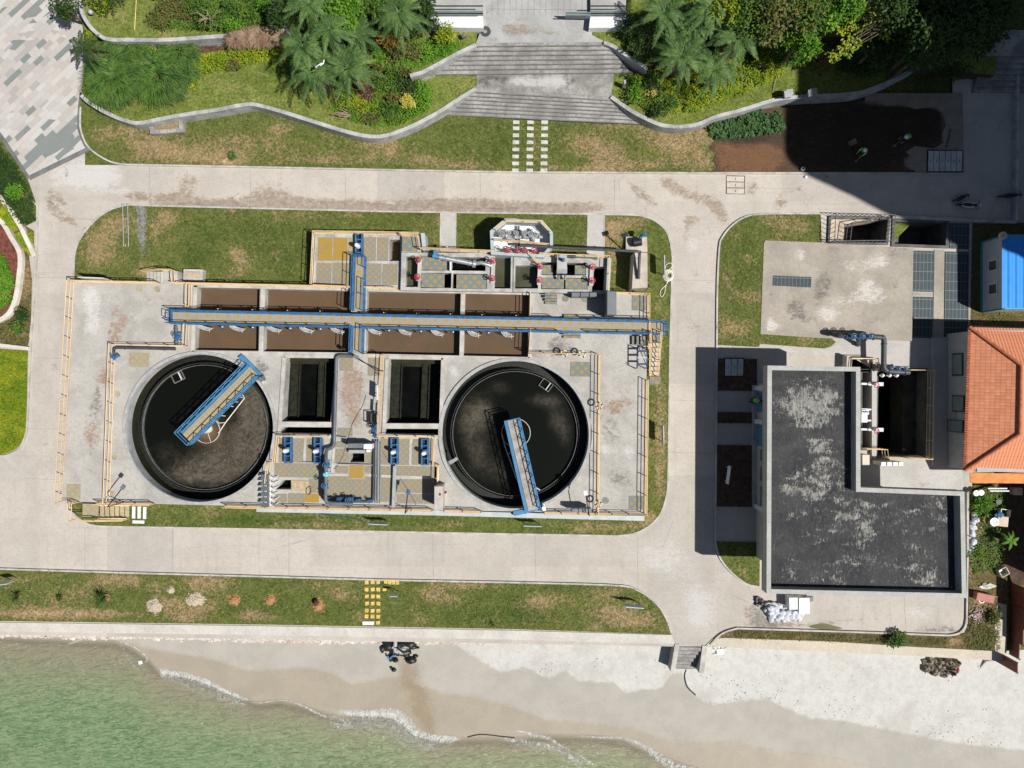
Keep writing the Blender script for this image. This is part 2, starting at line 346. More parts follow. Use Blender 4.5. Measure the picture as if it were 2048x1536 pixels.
for a,b in(((299,328),(300,412)),((0,0),(0,0)),((690,336),(692,422)),((1230,345),(1228,430)),((65,555),(146,556)),((66,716),(128,717)),((58,857),(118,858)),((48,957),(112,959)),((140,437),(212,440)),((345,1055),(345,1150)),((578,1062),(578,1155)),((865,1068),(867,1160)),((1275,1075),(1276,1180)),((1345,560),(1434,561)),((1343,800),(1432,802)),((1340,905),(1432,906)),((1490,375),(1600,378)),((72,400),(72,520)),((1808,1190),(1812,1260)),((500,338),(502,418)),((960,342),(962,424)),((170,1055),(170,1145)),((1070,1070),(1072,1165))):
 if a!=b:j.bar(P(*a,.002),P(*b,.002),.03,.006)
struct('road_joints',j,paint('joint_filler',(.30,.275,.245,1),.9,var=.3))
# --- lawns with kerbs
KW=.13
def kerb(name,pts,z1=.14,w=KW,closed=False,side=0.0,mat=None):
 m=MB();m.ribbon(pts,w,-.02,z1,closed,side=side);return struct(name,m,mat or KERBC)
W1L=smooth([(162,190),(178,205),(218,228),(254,242),(279,246),(320,238),(368,229),(430,220),(482,210),(510,209),(560,222),(602,235),(640,247),(678,259),(721,270),(754,273),(779,269),(817,255),(850,239),(885,219),(920,196),(952,177)],4)
W1R=smooth([(1222,193),(1240,206),(1262,221),(1290,236),(1317,248),(1338,252),(1363,253),(1396,248),(1432,233),(1475,222),(1520,208),(1560,197),(1607,193),(1650,191),(1687,189),(1727,183),(1768,168),(1800,153),(1830,137)],4)
A_left=smooth([(162,189),(160,241),(162,262),(173,289),(193,308),(223,324),(254,329)],4)
lawnA=A_left+[(520,334),(800,340),(1020,344),(1430,346),(1432,240)]+[(1317,252),(1284,250),(1096,243),(1020,238),(873,229)]+[p for p in W1L[::-1]if p[0]<873]
A_R=[(240,262,40,14,.5),(200,275,24,20,.5),(350,305,60,22,.8),(440,315,60,16,.8),(455,325,20,8,.8),(290,290,40,20,.55),(480,285,60,20,.5),(560,260,26,20,.5),(610,300,60,18,.45),(750,300,40,18,.7),(780,290,20,12,.6),(650,320,60,10,.5),(850,320,70,12,.45),(700,275,70,8,.4),(1210,310,40,22,.8),(1170,285,40,18,.6),(1350,290,26,24,.9),(1300,330,60,12,.7),(1200,338,50,8,.9),(1310,280,40,30,.5),(1240,255,60,8,.5),(1395,270,30,30,.5),(1400,325,30,20,.6),(1075,290,16,50,.45),(1110,335,20,8,.8),(930,335,60,8,.4)]
A_G=[(480,262,50,14,.4),(690,285,40,12,.35),(1000,280,30,50,.55),(900,265,60,16,.4),(950,310,40,20,.4),(1120,270,24,30,.6),(1250,280,30,16,.5),(1350,330,20,14,.5),(1150,320,20,14,.5),(200,235,24,16,.4),(300,275,40,10,.35)]
sheet('lawn',lawnA,.10,LAWN,.6,A_R,A_G)
kerb('kerb',A_left[2:]+[(520,334),(800,340),(1020,344),(1430,346),(1700,346),(1926,347)])
isl=smooth([(255,409),(223,418),(198,433),(173,458),(158,480),(150,503),(147,537),(146,600)],3)+[(140,800),(139,1009)]+smooth([(139,1009),(150,1031),(178,1049),(205,1053)],3)+[(500,1058),(900,1066)]+smooth([(1235,1072),(1265,1068),(1290,1058),(1312,1040),(1327,1015),(1336,977)],3)+[(1340,700),(1345,515)]+smooth([(1345,515),(1337,470),(1313,443),(1280,431),(1240,429)],3)+[(1022,426),(780,423),(300,411)]
B_R=[(200,480,30,30,.8),(240,450,40,20,.7),(180,515,24,20,.5),(235,520,40,14,.5),(330,440,20,14,.7),(290,540,20,14,.8),(350,430,26,10,.5),(480,525,20,24,.9),(470,505,14,10,.8),(310,470,14,30,.6),(460,420,14,8,.7),(350,478,8,8,.8),(600,430,60,12,.35),(710,428,10,8,.7),(1220,470,16,26,.9),(1240,450,30,12,.6),(1230,520,10,40,.6),(1320,790,12,40,.7),(1315,700,8,40,.6),(1320,960,10,40,.6),(1300,1040,24,14,.6),(1320,880,14,40,.7),(420,1025,30,16,.5),(900,1050,60,8,.4),(640,1050,60,7,.4),(1200,1055,60,10,.4),(1325,600,12,40,.4),(1330,480,10,20,.3),(880,440,4,20,.6),(1275,440,30,8,.5)]
B_G=[(420,470,50,30,.5),(520,450,60,26,.5),(560,520,40,26,.7),(400,520,30,16,.6),(380,505,30,20,.5),(540,480,60,30,.35),(830,430,40,6,.6),(950,450,30,24,.5),(1130,460,30,30,.6),(1320,470,16,24,.6),(1325,560,14,30,.4),(480,1040,200,14,.5),(780,1040,300,12,.5),(1100,1060,80,10,.5),(1330,730,8,24,.5),(1290,445,30,10,.4)]
B_B=[(285,440,10,26,.95),(287,480,9,30,.95),(290,510,9,20,.5),(283,415,10,12,.8),(480,522,22,8,.35),(505,520,24,12,.4)]
sheet('lawn',isl,.10,LAWN,.6,B_R,B_G,B_B,[UNDER])
kerb('kerb',isl[:22]+[]);kerb('kerb',isl[26:]+[isl[0]])
for q in([(881,424),(912,424),(911,500),(880,500)],[(1176,430),(1209,430),(1208,520),(1174,518)]):
 sheet('path',q,.125,CONC2,.5,B=[(q[0][0]+10,450,12,20,.5)])
 e=MB()
 for u,w in((q[0],q[3]),(q[1],q[2])):e.ribbon([u,w],.08,.05,.145)
 struct('path_edging',e,KERBC)
Cb=[(-420,1125),(0,1138),(260,1146),(520,1153),(760,1160),(1020,1165)];Cc=smooth([(1150,1168),(1246,1172),(1276,1181),(1300,1196),(1321,1217),(1335,1243),(1344,1269)],3)
C_R=[(60,1225,80,12,.8),(170,1228,120,9,.9),(40,1160,60,10,.5),(230,1165,50,12,.6),(310,1172,40,12,.6),(330,1205,30,14,.8),(400,1165,50,18,.8),(390,1215,40,18,.6),(370,1235,26,10,.7),(500,1225,20,14,.6),(240,1155,40,7,.7),(640,1170,60,12,.6),(680,1190,30,12,.6),(520,1235,40,9,.6),(860,1190,26,16,.7),(900,1200,30,12,.45),(930,1170,60,10,.6),(1080,1205,40,12,.7),(1220,1225,60,18,.8),(1190,1255,12,8,.9),(1210,1185,40,16,.6),(1270,1245,50,14,.7),(1150,1200,40,10,.4),(720,1235,14,10,.6),(840,1240,20,12,.6),(1340,1258,10,10,.8),(110,1195,30,16,.5),(160,1185,20,10,.4)]
C_G=[(560,1210,50,24,.55),(690,1215,30,16,.5),(460,1170,30,16,.5),(940,1230,70,22,.7),(1030,1190,40,18,.6),(1050,1230,60,18,.7),(1160,1225,24,9,.7),(1210,1222,20,8,.6),(1300,1215,16,20,.7),(240,1190,16,26,.5),(90,1150,30,8,.5),(110,1168,60,8,.4),(20,1200,30,14,.4),(300,1225,30,10,.4),(1110,1175,40,8,.6),(470,1215,30,14,.6)]
sheet('lawn',Cb+Cc+[(1020,1258),(520,1249),(0,1242),(-420,1235)],.10,LAWN,.6,C_R,C_G)
kerb('kerb',Cb+Cc)
Dk=smooth([(1434,690),(1435,577),(1439,495),(1446,473),(1464,451),(1490,434),(1521,428),(1560,427)],4)+[(1641,427)]
sheet('lawn',Dk+[(1644,486),(1640,486),(1529,482),(1521,667),(1660,674),(1672,684),(1662,693),(1648,697),(1521,688),(1517,694)],.10,LAWN,.6,[(1470,470,14,12,.7),(1500,600,30,14,.55),(1480,655,30,16,.6),(1450,650,14,30,.6),(1560,440,40,10,.5),(1455,560,10,30,.4),(1620,682,20,6,.5),(1600,455,30,10,.4),(1500,520,24,14,.4)],[(1490,500,26,30,.6),(1470,560,22,22,.6),(1500,560,16,26,.6),(1620,440,30,14,.5),(1490,670,16,10,.5),(1580,683,40,6,.5),(1540,460,40,12,.4)])
kerb('kerb',[(1431,1084)]+[(1433,850),(1434,690)]+Dk[1:])
E=smooth([(1431,1084),(1434,1098),(1442,1119),(1463,1145),(1493,1168),(1519,1174)],4)
sheet('lawn',E+[(1520,1084)],.10,LAWN,.6,[(1480,1140,14,10,.3)],[(1470,1120,16,14,.5)]);kerb('kerb',E)
PALEG=concrete('pale_gravel',(.30,.255,.205,1),(.22,.19,.155,1),sc=1.5,mott=1.0)
sheet('gravel_strip',[(1730,186),(1925,186),(1928,344),(1730,344)],.09,PALEG,1.0)
sheet('soil_bed',[(1420,222),(1580,215),(1760,200),(1772,212),(1800,209),(1830,218),(1868,214),(1886,226),(1892,250),(1884,268),(1888,285),(1868,297),(1830,292),(1812,304),(1826,318),(1818,332),(1832,344),(1422,344),(1434,333),(1424,322),(1430,308),(1417,296),(1428,282),(1433,264),(1421,252),(1428,237)],.105,SOIL,.6,R=[(1480,320,50,26,1.1),(1530,315,40,26,1),(1440,290,20,14,.5)],G=[(1490,275,60,14,.8),(1470,262,40,10,.7),(1700,250,110,60,.9),(1840,250,50,34,1.1),(1790,240,50,20,.7),(1700,320,100,30,.8),(1600,260,30,60,.5)],B=[(1780,200,60,12,1.3),(1908,240,22,90,1.4),(1835,325,26,14,1.3),(1870,203,60,12,1.3),(1450,285,12,10,.5),(1870,205,30,8,.4),(1840,300,40,6,.5)])  # G spots paint tower shade into the soil, R spots its sunlit part
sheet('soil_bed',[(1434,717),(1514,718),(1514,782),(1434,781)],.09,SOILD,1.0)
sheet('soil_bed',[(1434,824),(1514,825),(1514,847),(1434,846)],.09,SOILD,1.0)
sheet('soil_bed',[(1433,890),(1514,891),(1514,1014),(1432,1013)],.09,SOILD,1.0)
pad=[(1531,481),(1535,481),(1640,485),(1827,497),(1824,682),(1640,676),(1521,668),(1528,486)]
sheet('pad',pad,.15,PADC,.5,R=[(1580,520,40,20,.3),(1560,560,30,20,.2)],G=[(1590,615,20,24,.75),(1650,560,20,30,.6),(1620,640,30,14,.5),(1545,590,10,20,.5),(1670,500,30,14,.5),(1790,500,40,20,.5),(1790,570,20,40,.4),(1740,640,30,20,.5),(1640,590,16,30,.5)],B=[(1600,510,16,16,.7),(1700,530,40,16,.5),(1690,600,50,20,.5),(1655,630,26,14,.8),(1760,520,26,20,.6),(1540,645,10,30,.5),(1760,590,30,30,.4),(1720,490,30,8,.4),(1550,655,20,8,.6),(1730,570,20,20,.5)])
m=MB();m.prism(pad,-.02,.146);struct('pad_edge',m,KERBC)
sheet('concrete_apron',[(1648,699),(1672,690),(1678,679),(1824,683),(1822,738),(1745,738),(1700,712),(1680,712),(1520,700),(1520,690)],.012,CONC2,.6,R=[(1600,700,40,8,.3)],B=[(1720,700,30,14,.4)])
sheet('concrete_apron',[(1757,918),(1854,918),(1918,905),(1932,990),(1722,985),(1722,918)],.012,CONC2,.6,R=[(1840,972,40,8,.6),(1870,985,20,5,.5)],G=[(1895,950,16,30,.35),(1850,940,20,14,.2)])
# --- paving and left-hand beds
t=NT('granite_paving');ang=math.radians(-43)
v=t.mapping(t.pos(),(1,1,1),(0,0,ang));s=t.n('SeparateXYZ');t.set(s.inputs[0],v)
row=t.math('FLOOR',t.math('DIVIDE',s.outputs[1],.42));u=t.math('ADD',t.math('DIVIDE',s.outputs[0],.85),t.math('MULTIPLY',row,.371));cell=t.math('FLOOR',u)
cv=t.n('CombineXYZ');t.set(cv.inputs[0],cell);t.set(cv.inputs[1],row);wn=t.n('TexWhiteNoise',noise_dimensions='2D');t.set(wn.inputs['Vector'],cv.outputs[0]);w=wn.outputs[0]
u2=t.math('FLOOR',t.math('ADD',t.math('DIVIDE',s.outputs[0],2.6),t.math('MULTIPLY',row,.617)))
cv2=t.n('CombineXYZ');t.set(cv2.inputs[0],u2);t.set(cv2.inputs[1],row);wn2=t.n('TexWhiteNoise',noise_dimensions='2D');t.set(wn2.inputs['Vector'],cv2.outputs[0])
base=t.mix(t.ramp(w,0,1),(.50,.478,.45,1),(.42,.39,.355,1));a=t.attr()
base=t.mix(t.math('MULTIPLY',t.math('LESS_THAN',w,t.math('MULTIPLY',a[1],.8)),.8),base,(.33,.30,.28,1))
gr=t.math('LESS_THAN',wn2.outputs[0],t.math('ADD',t.math('MULTIPLY',a[0],1.0),-.02));gr2=t.math('LESS_THAN',t.math('SUBTRACT',1.0,w),.045)
col=t.mix(t.math('MULTIPLY',t.math('MAXIMUM',gr,gr2),.9),base,(.17,.195,.19,1))
fu=t.math('FRACT',u);fv=t.math('FRACT',t.math('DIVIDE',s.outputs[1],.42))
jn=t.math('MAXIMUM',t.math('LESS_THAN',fu,.03),t.math('LESS_THAN',fv,.06));col=t.mix(t.math('MULTIPLY',jn,.35),col,(.25,.23,.21,1))
col=t.mix(t.math('MULTIPLY',t.ramp(t.noise(.7,6,.65),.45,.8),.3),col,(.33,.30,.27,1))
PAVE=t.fin(col,.7,0,.3)
pav=[(-420,-200),(120,-200),(165,10),(170,60),(172,110),(171,166),(163,189),(160,241),(162,262),(173,289),(178,297),(58,356),(0,268),(-420,180)]
sheet('paving',pav,.02,PAVE,.6,R=[(90,298,60,28,.6,-.45),(130,275,34,20,.2),(50,255,70,34,.25),(60,15,46,22,.4),(10,30,26,18,.45),(40,90,26,10,.2)],G=[(40,130,60,40,.5),(80,90,60,20,.35),(20,180,40,40,.35)])
GREYB=paint('dark_granite',(.15,.15,.15,1),.7,var=.25)
b=MB()
b.ribbon(smooth([(163,186),(158,241),(160,262),(171,289),(178,297)],4),.34,-.02,.045);b.ribbon([(178,297),(58,356)],.36,-.02,.047);b.ribbon([(171,165),(171,188),(160,188)],.3,-.02,.045);b.ribbon([(-60,200),(0,270),(30,315),(57,357)],.3,-.02,.05)
struct('paving_border',b,GREYB)
left1=[(-420,150),(-60,210),(3,280),(56,360),(70,400),(75,440),(52,452),(30,425),(0,388),(-420,340)]
sheet('lawn',left1,.10,LAWN,.8,G=[(20,340,60,60,.9)])
PALEW=paint('pale_render',(.58,.54,.47,1),.85,var=.15,sc=1.2,da=.3)
sheet('planting_bed',[(-420,345),(0,388),(40,445),(68,462),(68,508),(58,512),(64,560),(62,640),(56,692),(-420,680)],.06,WEED,.7,R=[(50,560,14,50,.8),(30,660,40,20,.6)],G=[(10,570,20,40,.6)])
wl=MB();wl.ribbon([(-60,360),(0,394),(24,425),(42,456),(68,512)],.34,0,.42);struct('planter_wall',wl,PALEW)
wl=MB();wl.ribbon(smooth([(-40,410),(0,440),(22,475),(39,508),(37,555),(28,605),(8,635),(-40,655)],4),.36,0,.40);struct('planter_wall',wl,PALEW)
wl=MB();wl.ribbon([(-200,662),(0,690),(57,697)],.25,0,.3);struct('planter_wall',wl,PALEW)
sheet('mulch_bed',smooth([(-60,430),(0,450),(20,480),(36,510),(34,555),(25,600),(0,628),(-60,640)],3),.2,paint('red_mulch',(.15,.05,.035,1),.95,var=.4,sc=4,da=.4,bmp=.6),1.0)
GLAWN=lawn('fresh_turf',(.20,.23,.018,1),(.11,.17,.012,1),(.27,.27,.03,1),(.06,.12,.01,1))
sheet('lawn',[(-420,700),(0,698),(56,702),(55,735)]+smooth([(54,800),(51,862),(38,892),(16,906),(0,909)],4)+[(-420,915)],.12,GLAWN,.7,R=[(30,750,20,40,.4),(20,850,20,40,.4)])
kerb('kerb',[(-420,696),(0,695)]);kerb('kerb',[(58,400),(74,410),(72,520),(64,640),(60,700),(58,735),(56,800)]+smooth([(53,862),(40,895),(17,910),(0,912)],3))
# --- terraced garden and the stairs between its two halves
Z1,Z2=1.05,2.1
T1=[(171,100)]+[(170,160),(166,186)]+W1L[1:]+[(955,154),(830,150),(700,150),(560,100),(300,88),(230,84),(200,80)]
T1=[(p[0],p[1])for p in T1]
gd=MB();gd.prism([(160,8),(173,100)]+W1L+[(955,152),(830,148),(820,60),(560,40),(300,60),(211,76),(190,55),(173,40)],-.2,Z1-.02);struct('terrace_earth',gd,SOILD)
sheet('terrace_lawn',[(160,8),(173,100)]+W1L+[(955,152),(830,148),(820,60),(560,40),(300,60),(211,76),(190,55),(173,40)],Z1,TURF2,.6,R=[(420,165,40,14,.5),(600,250,50,8,.6),(930,165,24,12,.9),(520,200,40,10,.5),(460,175,40,8,.5),(660,235,20,10,.4),(900,185,30,8,.3)],G=[(270,225,30,10,.6),(500,160,20,20,.4),(700,150,120,60,.9),(560,140,40,20,.6)])
T2=[(158,-120),(160,10),(173,44),(190,62),(211,76),(305,79),(343,79),(457,71),(576,61),(700,120),(830,146),(870,128),(910,107),(952,89),(955,56),(964,-120)]
gd=MB();gd.prism(T2,0,Z2-.02);struct('terrace_earth',gd,SOILD)
sheet('terrace_lawn',T2,Z2,TURF2,.6,R=[(240,35,40,20,.6),(935,66,20,10,.9),(330,70,30,8,.5),(540,40,24,12,.3)],G=[(700,80,140,40,1),(420,30,60,30,.8),(900,90,30,10,.4)])
T3=[(1228,148)]+W1R+[(1990,130),(2010,60),(1600,30),(1290,138)]
gd=MB();gd.prism([(1226,150)]+W1R+[(1990,150),(2000,60),(1600,30),(1290,130)],-.2,Z1-.02);struct('terrace_earth',gd,SOILD)
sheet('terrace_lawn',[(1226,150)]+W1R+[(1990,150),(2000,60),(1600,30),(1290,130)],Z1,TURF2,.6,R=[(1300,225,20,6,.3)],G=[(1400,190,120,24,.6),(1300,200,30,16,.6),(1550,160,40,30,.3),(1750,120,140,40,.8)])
T4=[(1184,56),(1186,82),(1212,84),(1240,100),(1262,113),(1280,124),(1295,132),(1500,80),(1960,60),(1960,-120),(1186,-120)]
gd=MB();gd.prism(T4,0,Z2-.02);struct('terrace_earth',gd,SOILD)
sheet('terrace_lawn',T4,Z2,TURF2,.7,G=[(1300,90,40,40,.8),(1500,40,200,60,1)])
def wall(pts,w,z0,z1,label,name='retaining_wall',mat=None,cat='wall',side=0.0):
 m=MB();m.ribbon(pts,w*.8,z0,z1,side=side);return solo(name,m,mat or WALLC,label,cat)
wall(W1L,.36,-.05,1.22,'long low curving plastered retaining wall below the left garden terrace')
wall(W1R,.36,-.05,1.22,'curving plastered retaining wall below the right garden terrace, its far end in shade')
wall(smooth([(820,151),(845,144),(880,126),(915,107),(952,89)],4),.36,.9,2.3,'short slanting plastered wall left of the upper stair flight')
wall(smooth([(1208,85),(1228,93),(1250,108),(1279,126),(1294,138)],4),.34,.9,2.3,'short slanting plastered wall right of the upper stair flight')
wall(smooth([(160,-30),(160,8),(166,30),(178,50),(192,65),(211,77),(240,80)],4),.34,0,2.3,'curved grey wall at the edge of the stone paving')
wall([(225,79),(305,80),(343,79),(400,75),(457,71),(500,63),(576,61)],.36,.9,2.25,'straight low wall between the two levels of the left garden')
st=thing('staircase','lower flight of wide weathered concrete steps down to the lawn','stairs',P(1090,215,0))
L0,L1,R0,R1=(873,229),(952,177),(1317,250),(1221,194)
N=7
def lerp(a,b,t):return(a[0]+(b[0]-a[0])*t,a[1]+(b[1]-a[1])*t)
for k in range(N):
 z=Z1*(k+1)/(N+0.0)-.004*0;a,b=k/N,(k+1)/N
 m=MB();m.prism([lerp(L0,L1,a),lerp(L0,L1,b),lerp(R0,R1,b),lerp(R0,R1,a)],0,z);o=m.build('step',STEPC,st)
 m=MB();m.bar(P(*lerp(L0,L1,a),z+.002)+Vector((.05,.02,0)),P(*lerp(R0,R1,a),z+.002)+Vector((-.05,.02,0)),.075,.012);m.build('nosing',GREYB,o)
sheet('landing',[(954,150),(1228,146),(1222,194),(1100,186),(1000,180),(952,177)],Z1+.012,STEPC,.5,G=[(1140,165,18,14,.6),(1000,160,40,12,.5),(960,170,20,20,.4),(1040,155,60,5,.5),(1100,183,90,5,.4)],B=[(1080,165,40,10,.9),(1120,165,14,12,.8),(1030,160,20,9,.7),(1190,165,26,12,.6)])
st=thing('staircase','upper flight of wide stained concrete steps leading to the plaza','stairs',P(1080,120,Z1))
L0,L1,R0,R1=(838,150),(952,84),(1262,146),(1208,82)
for k in range(N):
 z=Z1+(Z2-Z1)*(k+1)/N;a,b=k/N,(k+1)/N
 m=MB();m.prism([lerp(L0,L1,a),lerp(L0,L1,b),lerp(R0,R1,b),lerp(R0,R1,a)],Z1*.5,z);o=m.build('step',STEPC,st)
 m=MB();m.bar(P(*lerp(L0,L1,a),z+.002)+Vector((.05,.02,0)),P(*lerp(R0,R1,a),z+.002)+Vector((-.05,.02,0)),.075,.012);m.build('nosing',GREYB,o)
PLAZA=concrete('plaza_concrete',(.40,.40,.385,1),(.30,.30,.29,1),brown=(.22,.17,.11,1),dark=(.09,.09,.09,1),lightc=(.52,.52,.50,1),sc=.6,mott=.7)
sheet('plaza',[(838,-150),(838,-40),(955,-40),(962,60),(952,86),(1210,84),(1184,70),(1186,-40),(1320,-40),(1320,-150)],Z2+.012,PLAZA,.5,R=[(1050,60,40,8,.9),(1020,55,20,10,.6),(1110,65,30,6,.5),(975,60,8,20,.8),(1160,76,20,4,.9)],G=[(1040,38,70,4,.6),(975,20,10,20,.5),(1070,62,10,4,.6),(980,80,30,5,.5),(1010,72,24,5,.4),(1100,10,40,6,.3)],B=[(1090,20,40,12,.5),(1000,74,20,4,.5)])
m=MB()
for x in range(985,1185,12):m.bar(P(x,-120,Z2+.016),P(x-1,30,Z2+.016),.02,.006)
for y in(-40,-10,18):m.bar(P(978,y,Z2+.0165),P(1184,y+2,Z2+.0165),.02,.006)
struct('plaza_joints',m,GREYB)
WHITEP=paint('white_render',(.66,.67,.68,1),.7,var=.08,da=.15)
GLASS=paint('green_glass',(.20,.26,.26,1),.12,0,var=.1,spec=.6,da=.1)
DARKM=paint('dark_steel',(.03,.033,.036,1),.5,.6,var=.2)
for q,lab in(([(848,31),(966,30),(967,56),(850,54)],'white parapet block left of the plaza with glass balustrade above'),([(1181,29),(1252,30),(1249,55),(1178,56)],'white parapet block right of the plaza, half under tree shade')):
 r=thing('parapet',lab,'parapet',P(sum(p[0]for p in q)/4,45,Z2))
 m=MB();m.prism(q,Z2-.5,2.75);m.build('coping',WHITEP,r)
 x0,x1=q[0][0],q[1][0]
 m=MB();m.bar(P(x0,27,3.1),P(x1,27,3.1),.03,.8);m.build('glass_panel',GLASS,r)
 for yy,zz in((27,3.52),(12,3.52)):
  m=MB();m.bar(P(x0,yy,zz),P(x1,yy,zz),.07,.06);m.build('handrail',DARKM,r)
 m=MB();m.prism([(x0,-30),(x1,-30),(x1,24),(x0,24)],Z2,2.5);m.build('roof_slab',PLAZA,r)
m=MB();m.bar(P(1131,30,3.0),P(1182,31,3.0),.05,.9);m.bar(P(1131,29,3.5),P(1182,30,3.5),.08,.07);solo('glass_gate',m,GLASS,'green glass gate leaf standing open at the edge of the plaza','gate')
st=thing('staircase','shaded concrete steps climbing beside the dark trees on the right','stairs',P(2000,130,0))
for k in range(7):
 m=MB();y0=184-k*12;m.prism([(1945+k*4,y0),(1949+k*4,y0-12),(2120,y0-12),(2120,y0)],0,.16*(k+1));m.build('step',STEPC,st)
m=MB();m.prism([(1972,100),(2000,62),(2120,62),(2120,100)],0,1.13);m.build('landing',STEPC,st)
# --- seawall, beach and sea
sw=MB();sw.prism([(-420,1236),(0,1245),(520,1252),(1020,1261),(1342,1270),(1350,1288),(1020,1279),(520,1270),(0,1263),(-420,1254)],-2.2,.06)
solo('seawall',sw,concrete('seawall_concrete',(.56,.53,.48,1),(.45,.42,.38,1),sc=.6),'pale concrete seawall top between the lower lawn and the beach, left of the beach steps','wall')
sw=MB();sw.prism([(1412,1291),(1425,1278),(1450,1276),(1660,1283),(1830,1294),(1990,1302),(1990,1232),(1996,1205),(2013,1210),(2013,1322),(1830,1312),(1640,1303),(1500,1297)],-2.2,.06)
solo('seawall',sw,concrete('seawall_buff',(.55,.49,.39,1),(.46,.41,.34,1),sc=.6),'buff concrete seawall right of the beach steps, turning up at its far end','wall')
SHORE=[(-900,1255),(0,1268),(128,1276),(227,1279),(262,1290),(295,1314),(312,1333),(350,1344),(397,1355),(450,1378),(511,1402),(560,1398),(598,1406),(640,1420),(678,1430),(730,1427),(782,1428),(805,1440),(822,1450),(841,1468),(880,1475),(930,1474),(1020,1474),(1080,1468),(1142,1468),(1200,1470),(1246,1475),(1297,1498),(1356,1522),(1400,1536),(1600,1580),(2200,1680),(3000,1800)]
DRYL=[(-900,1200),(700,1250),(905,1285),(915,1288),(945,1310),(975,1326),(1000,1343),(1020,1340),(1047,1331),(1072,1343),(1095,1356),(1115,1348),(1131,1340),(1157,1359),(1190,1362),(1229,1362),(1240,1375),(1252,1383),(1290,1376),(1321,1374),(1335,1356),(1345,1344),(1365,1342),(1374,1377),(1392,1392),(1421,1406),(1475,1400),(1532,1394),(1588,1421),(1618,1434),(1680,1438),(1741,1450),(1848,1472),(1901,1482),(2048,1498),(3000,1600)]
TANL=[(-900,1290),(230,1280),(300,1296),(420,1318),(500,1341),(550,1338),(604,1334),(663,1344),(690,1360),(705,1368),(737,1362),(790,1352),(830,1365),(886,1386),(940,1392),(1000,1404),(1089,1439),(1166,1445),(1267,1457),(1332,1481),(1416,1484),(1475,1484),(1500,1494),(1567,1504),(1660,1514),(1754,1536),(3000,1700)]
def ln(L,x):return np.interp(x,[p[0]for p in L],[p[1]for p in L])
SEA_Z=-1.35
def sand_fn(x,y,m):
 xs=np.interp(y,[1300,1340,1370,1400,1440,1470],[800,818,824,842,850,864])+4*np.sin(y*.11);m[:,3]=np.clip(.75*np.exp(-((x-xs)/np.interp(y,[1300,1470],[24,13]))**2)*np.clip((y-1295)/20,0,1)+.35*np.exp(-((x-830)/50)**2-((y-1400)/60)**2),0,1)
 m[:,0]=np.clip(.5+(y-ln(DRYL,x))/60,0,1);m[:,1]=np.clip(.5+(y-ln(TANL,x))/80,0,1);m[:,2]=np.clip(.5+(y-ln(SHORE,x))/80,0,1)
def sand_z(x,y,co):
 d=(ln(SHORE,x)-y)/25;top=np.clip((y-1268)/25,0,50)
 z=np.where(d>0,SEA_Z+.03*d+.012,SEA_Z+.012+.11*d);z=np.minimum(z,-.75-.05*top*0)
 return np.maximum(z,-4.0)
t=NT('beach_sand');a=t.attr();n1=t.noise(.5,6,.6);n2=t.noise(2.2,6,.7);n3=t.noise(13,5,.7)
dry=t.mix(t.ramp(n2,.35,.7),(.535,.53,.505,1),(.46,.45,.42,1));dry=t.mix(t.math('MULTIPLY',t.ramp(n1,.46,.7),.7),dry,(.40,.375,.34,1));dry=t.mix(t.math('MULTIPLY',t.ramp(t.noise(4.2,4,.6,None,1.5),.5,.68),.28),dry,(.36,.345,.32,1))
fleck=t.math('MULTIPLY',t.ramp(t.noise(3.6,6,.85),.60,.66),t.ramp(t.noise(.25,3),.42,.58));dry=t.mix(t.math('MULTIPLY',fleck,.8),dry,(.18,.165,.14,1))
mid=t.mix(t.ramp(n1,.35,.65),(.385,.36,.315,1),(.33,.31,.275,1));mid=t.mix(t.math('MULTIPLY',t.ramp(n2,.5,.75),.25),mid,(.33,.31,.28,1))
wet=t.mix(t.ramp(n1,.35,.65),(.33,.285,.215,1),(.295,.255,.195,1))
wob=t.math('MULTIPLY',t.math('SUBTRACT',n2,.5),.26)
wob2=t.math('ADD',wob,t.math('MULTIPLY',t.math('SUBTRACT',t.noise(7,5,.75),.5),.16));col=t.mix(t.ramp(t.math('ADD',a[0],wob2),.43,.58),dry,mid);col=t.mix(t.ramp(t.math('ADD',a[1],t.math('MULTIPLY',wob,.8)),.42,.56),col,wet)
al=[n_ for n_ in t.t.nodes if n_.type=='ATTRIBUTE'][0].outputs['Alpha'];col=t.mix(t.math('MULTIPLY',t.ramp(t.math('ADD',al,t.math('MULTIPLY',wob,t.math('MULTIPLY',al,9.0))),.1,.9),.65),col,(.22,.155,.075,1));col=t.mix(t.ramp(a[2],.5,.9),col,(.25,.27,.15,1));col=t.mix(.10,col,t.mix(t.ramp(n3,.3,.7),(.2,.18,.15,1),(.8,.78,.72,1)))
rg=t.ramp(a[1],.45,.55,.9,.42);t.bump(t.math('ADD',t.math('MULTIPLY',n2,.6),t.math('MULTIPLY',n3,.5)),.35,.04)
SANDM=t.fin(col,rg,0,.25)
sheet('beach',[(-500,1240),(520,1258),(1020,1266),(1342,1276),(1420,1286),(1500,1285),(1830,1300),(2000,1306),(2016,1160),(2600,1160),(2600,2050),(-500,2050)],SEA_Z,SANDM,.35,fn=sand_fn,zf=sand_z)
def sea_fn(x,y,m):
 d=y-ln(SHORE,x);m[:,0]=np.clip(d/np.interp(x,[0,300,600],[250,230,140]),0,1);m[:,1]=np.clip(d/26,0,1);m[:,2]=np.clip((900-x)/1000+(y-1330)/600,0,1)
t=NT('sea_water');a=t.attr();pv=t.mapping(t.pos(),(.75,2.9,1),(0,0,-.22))
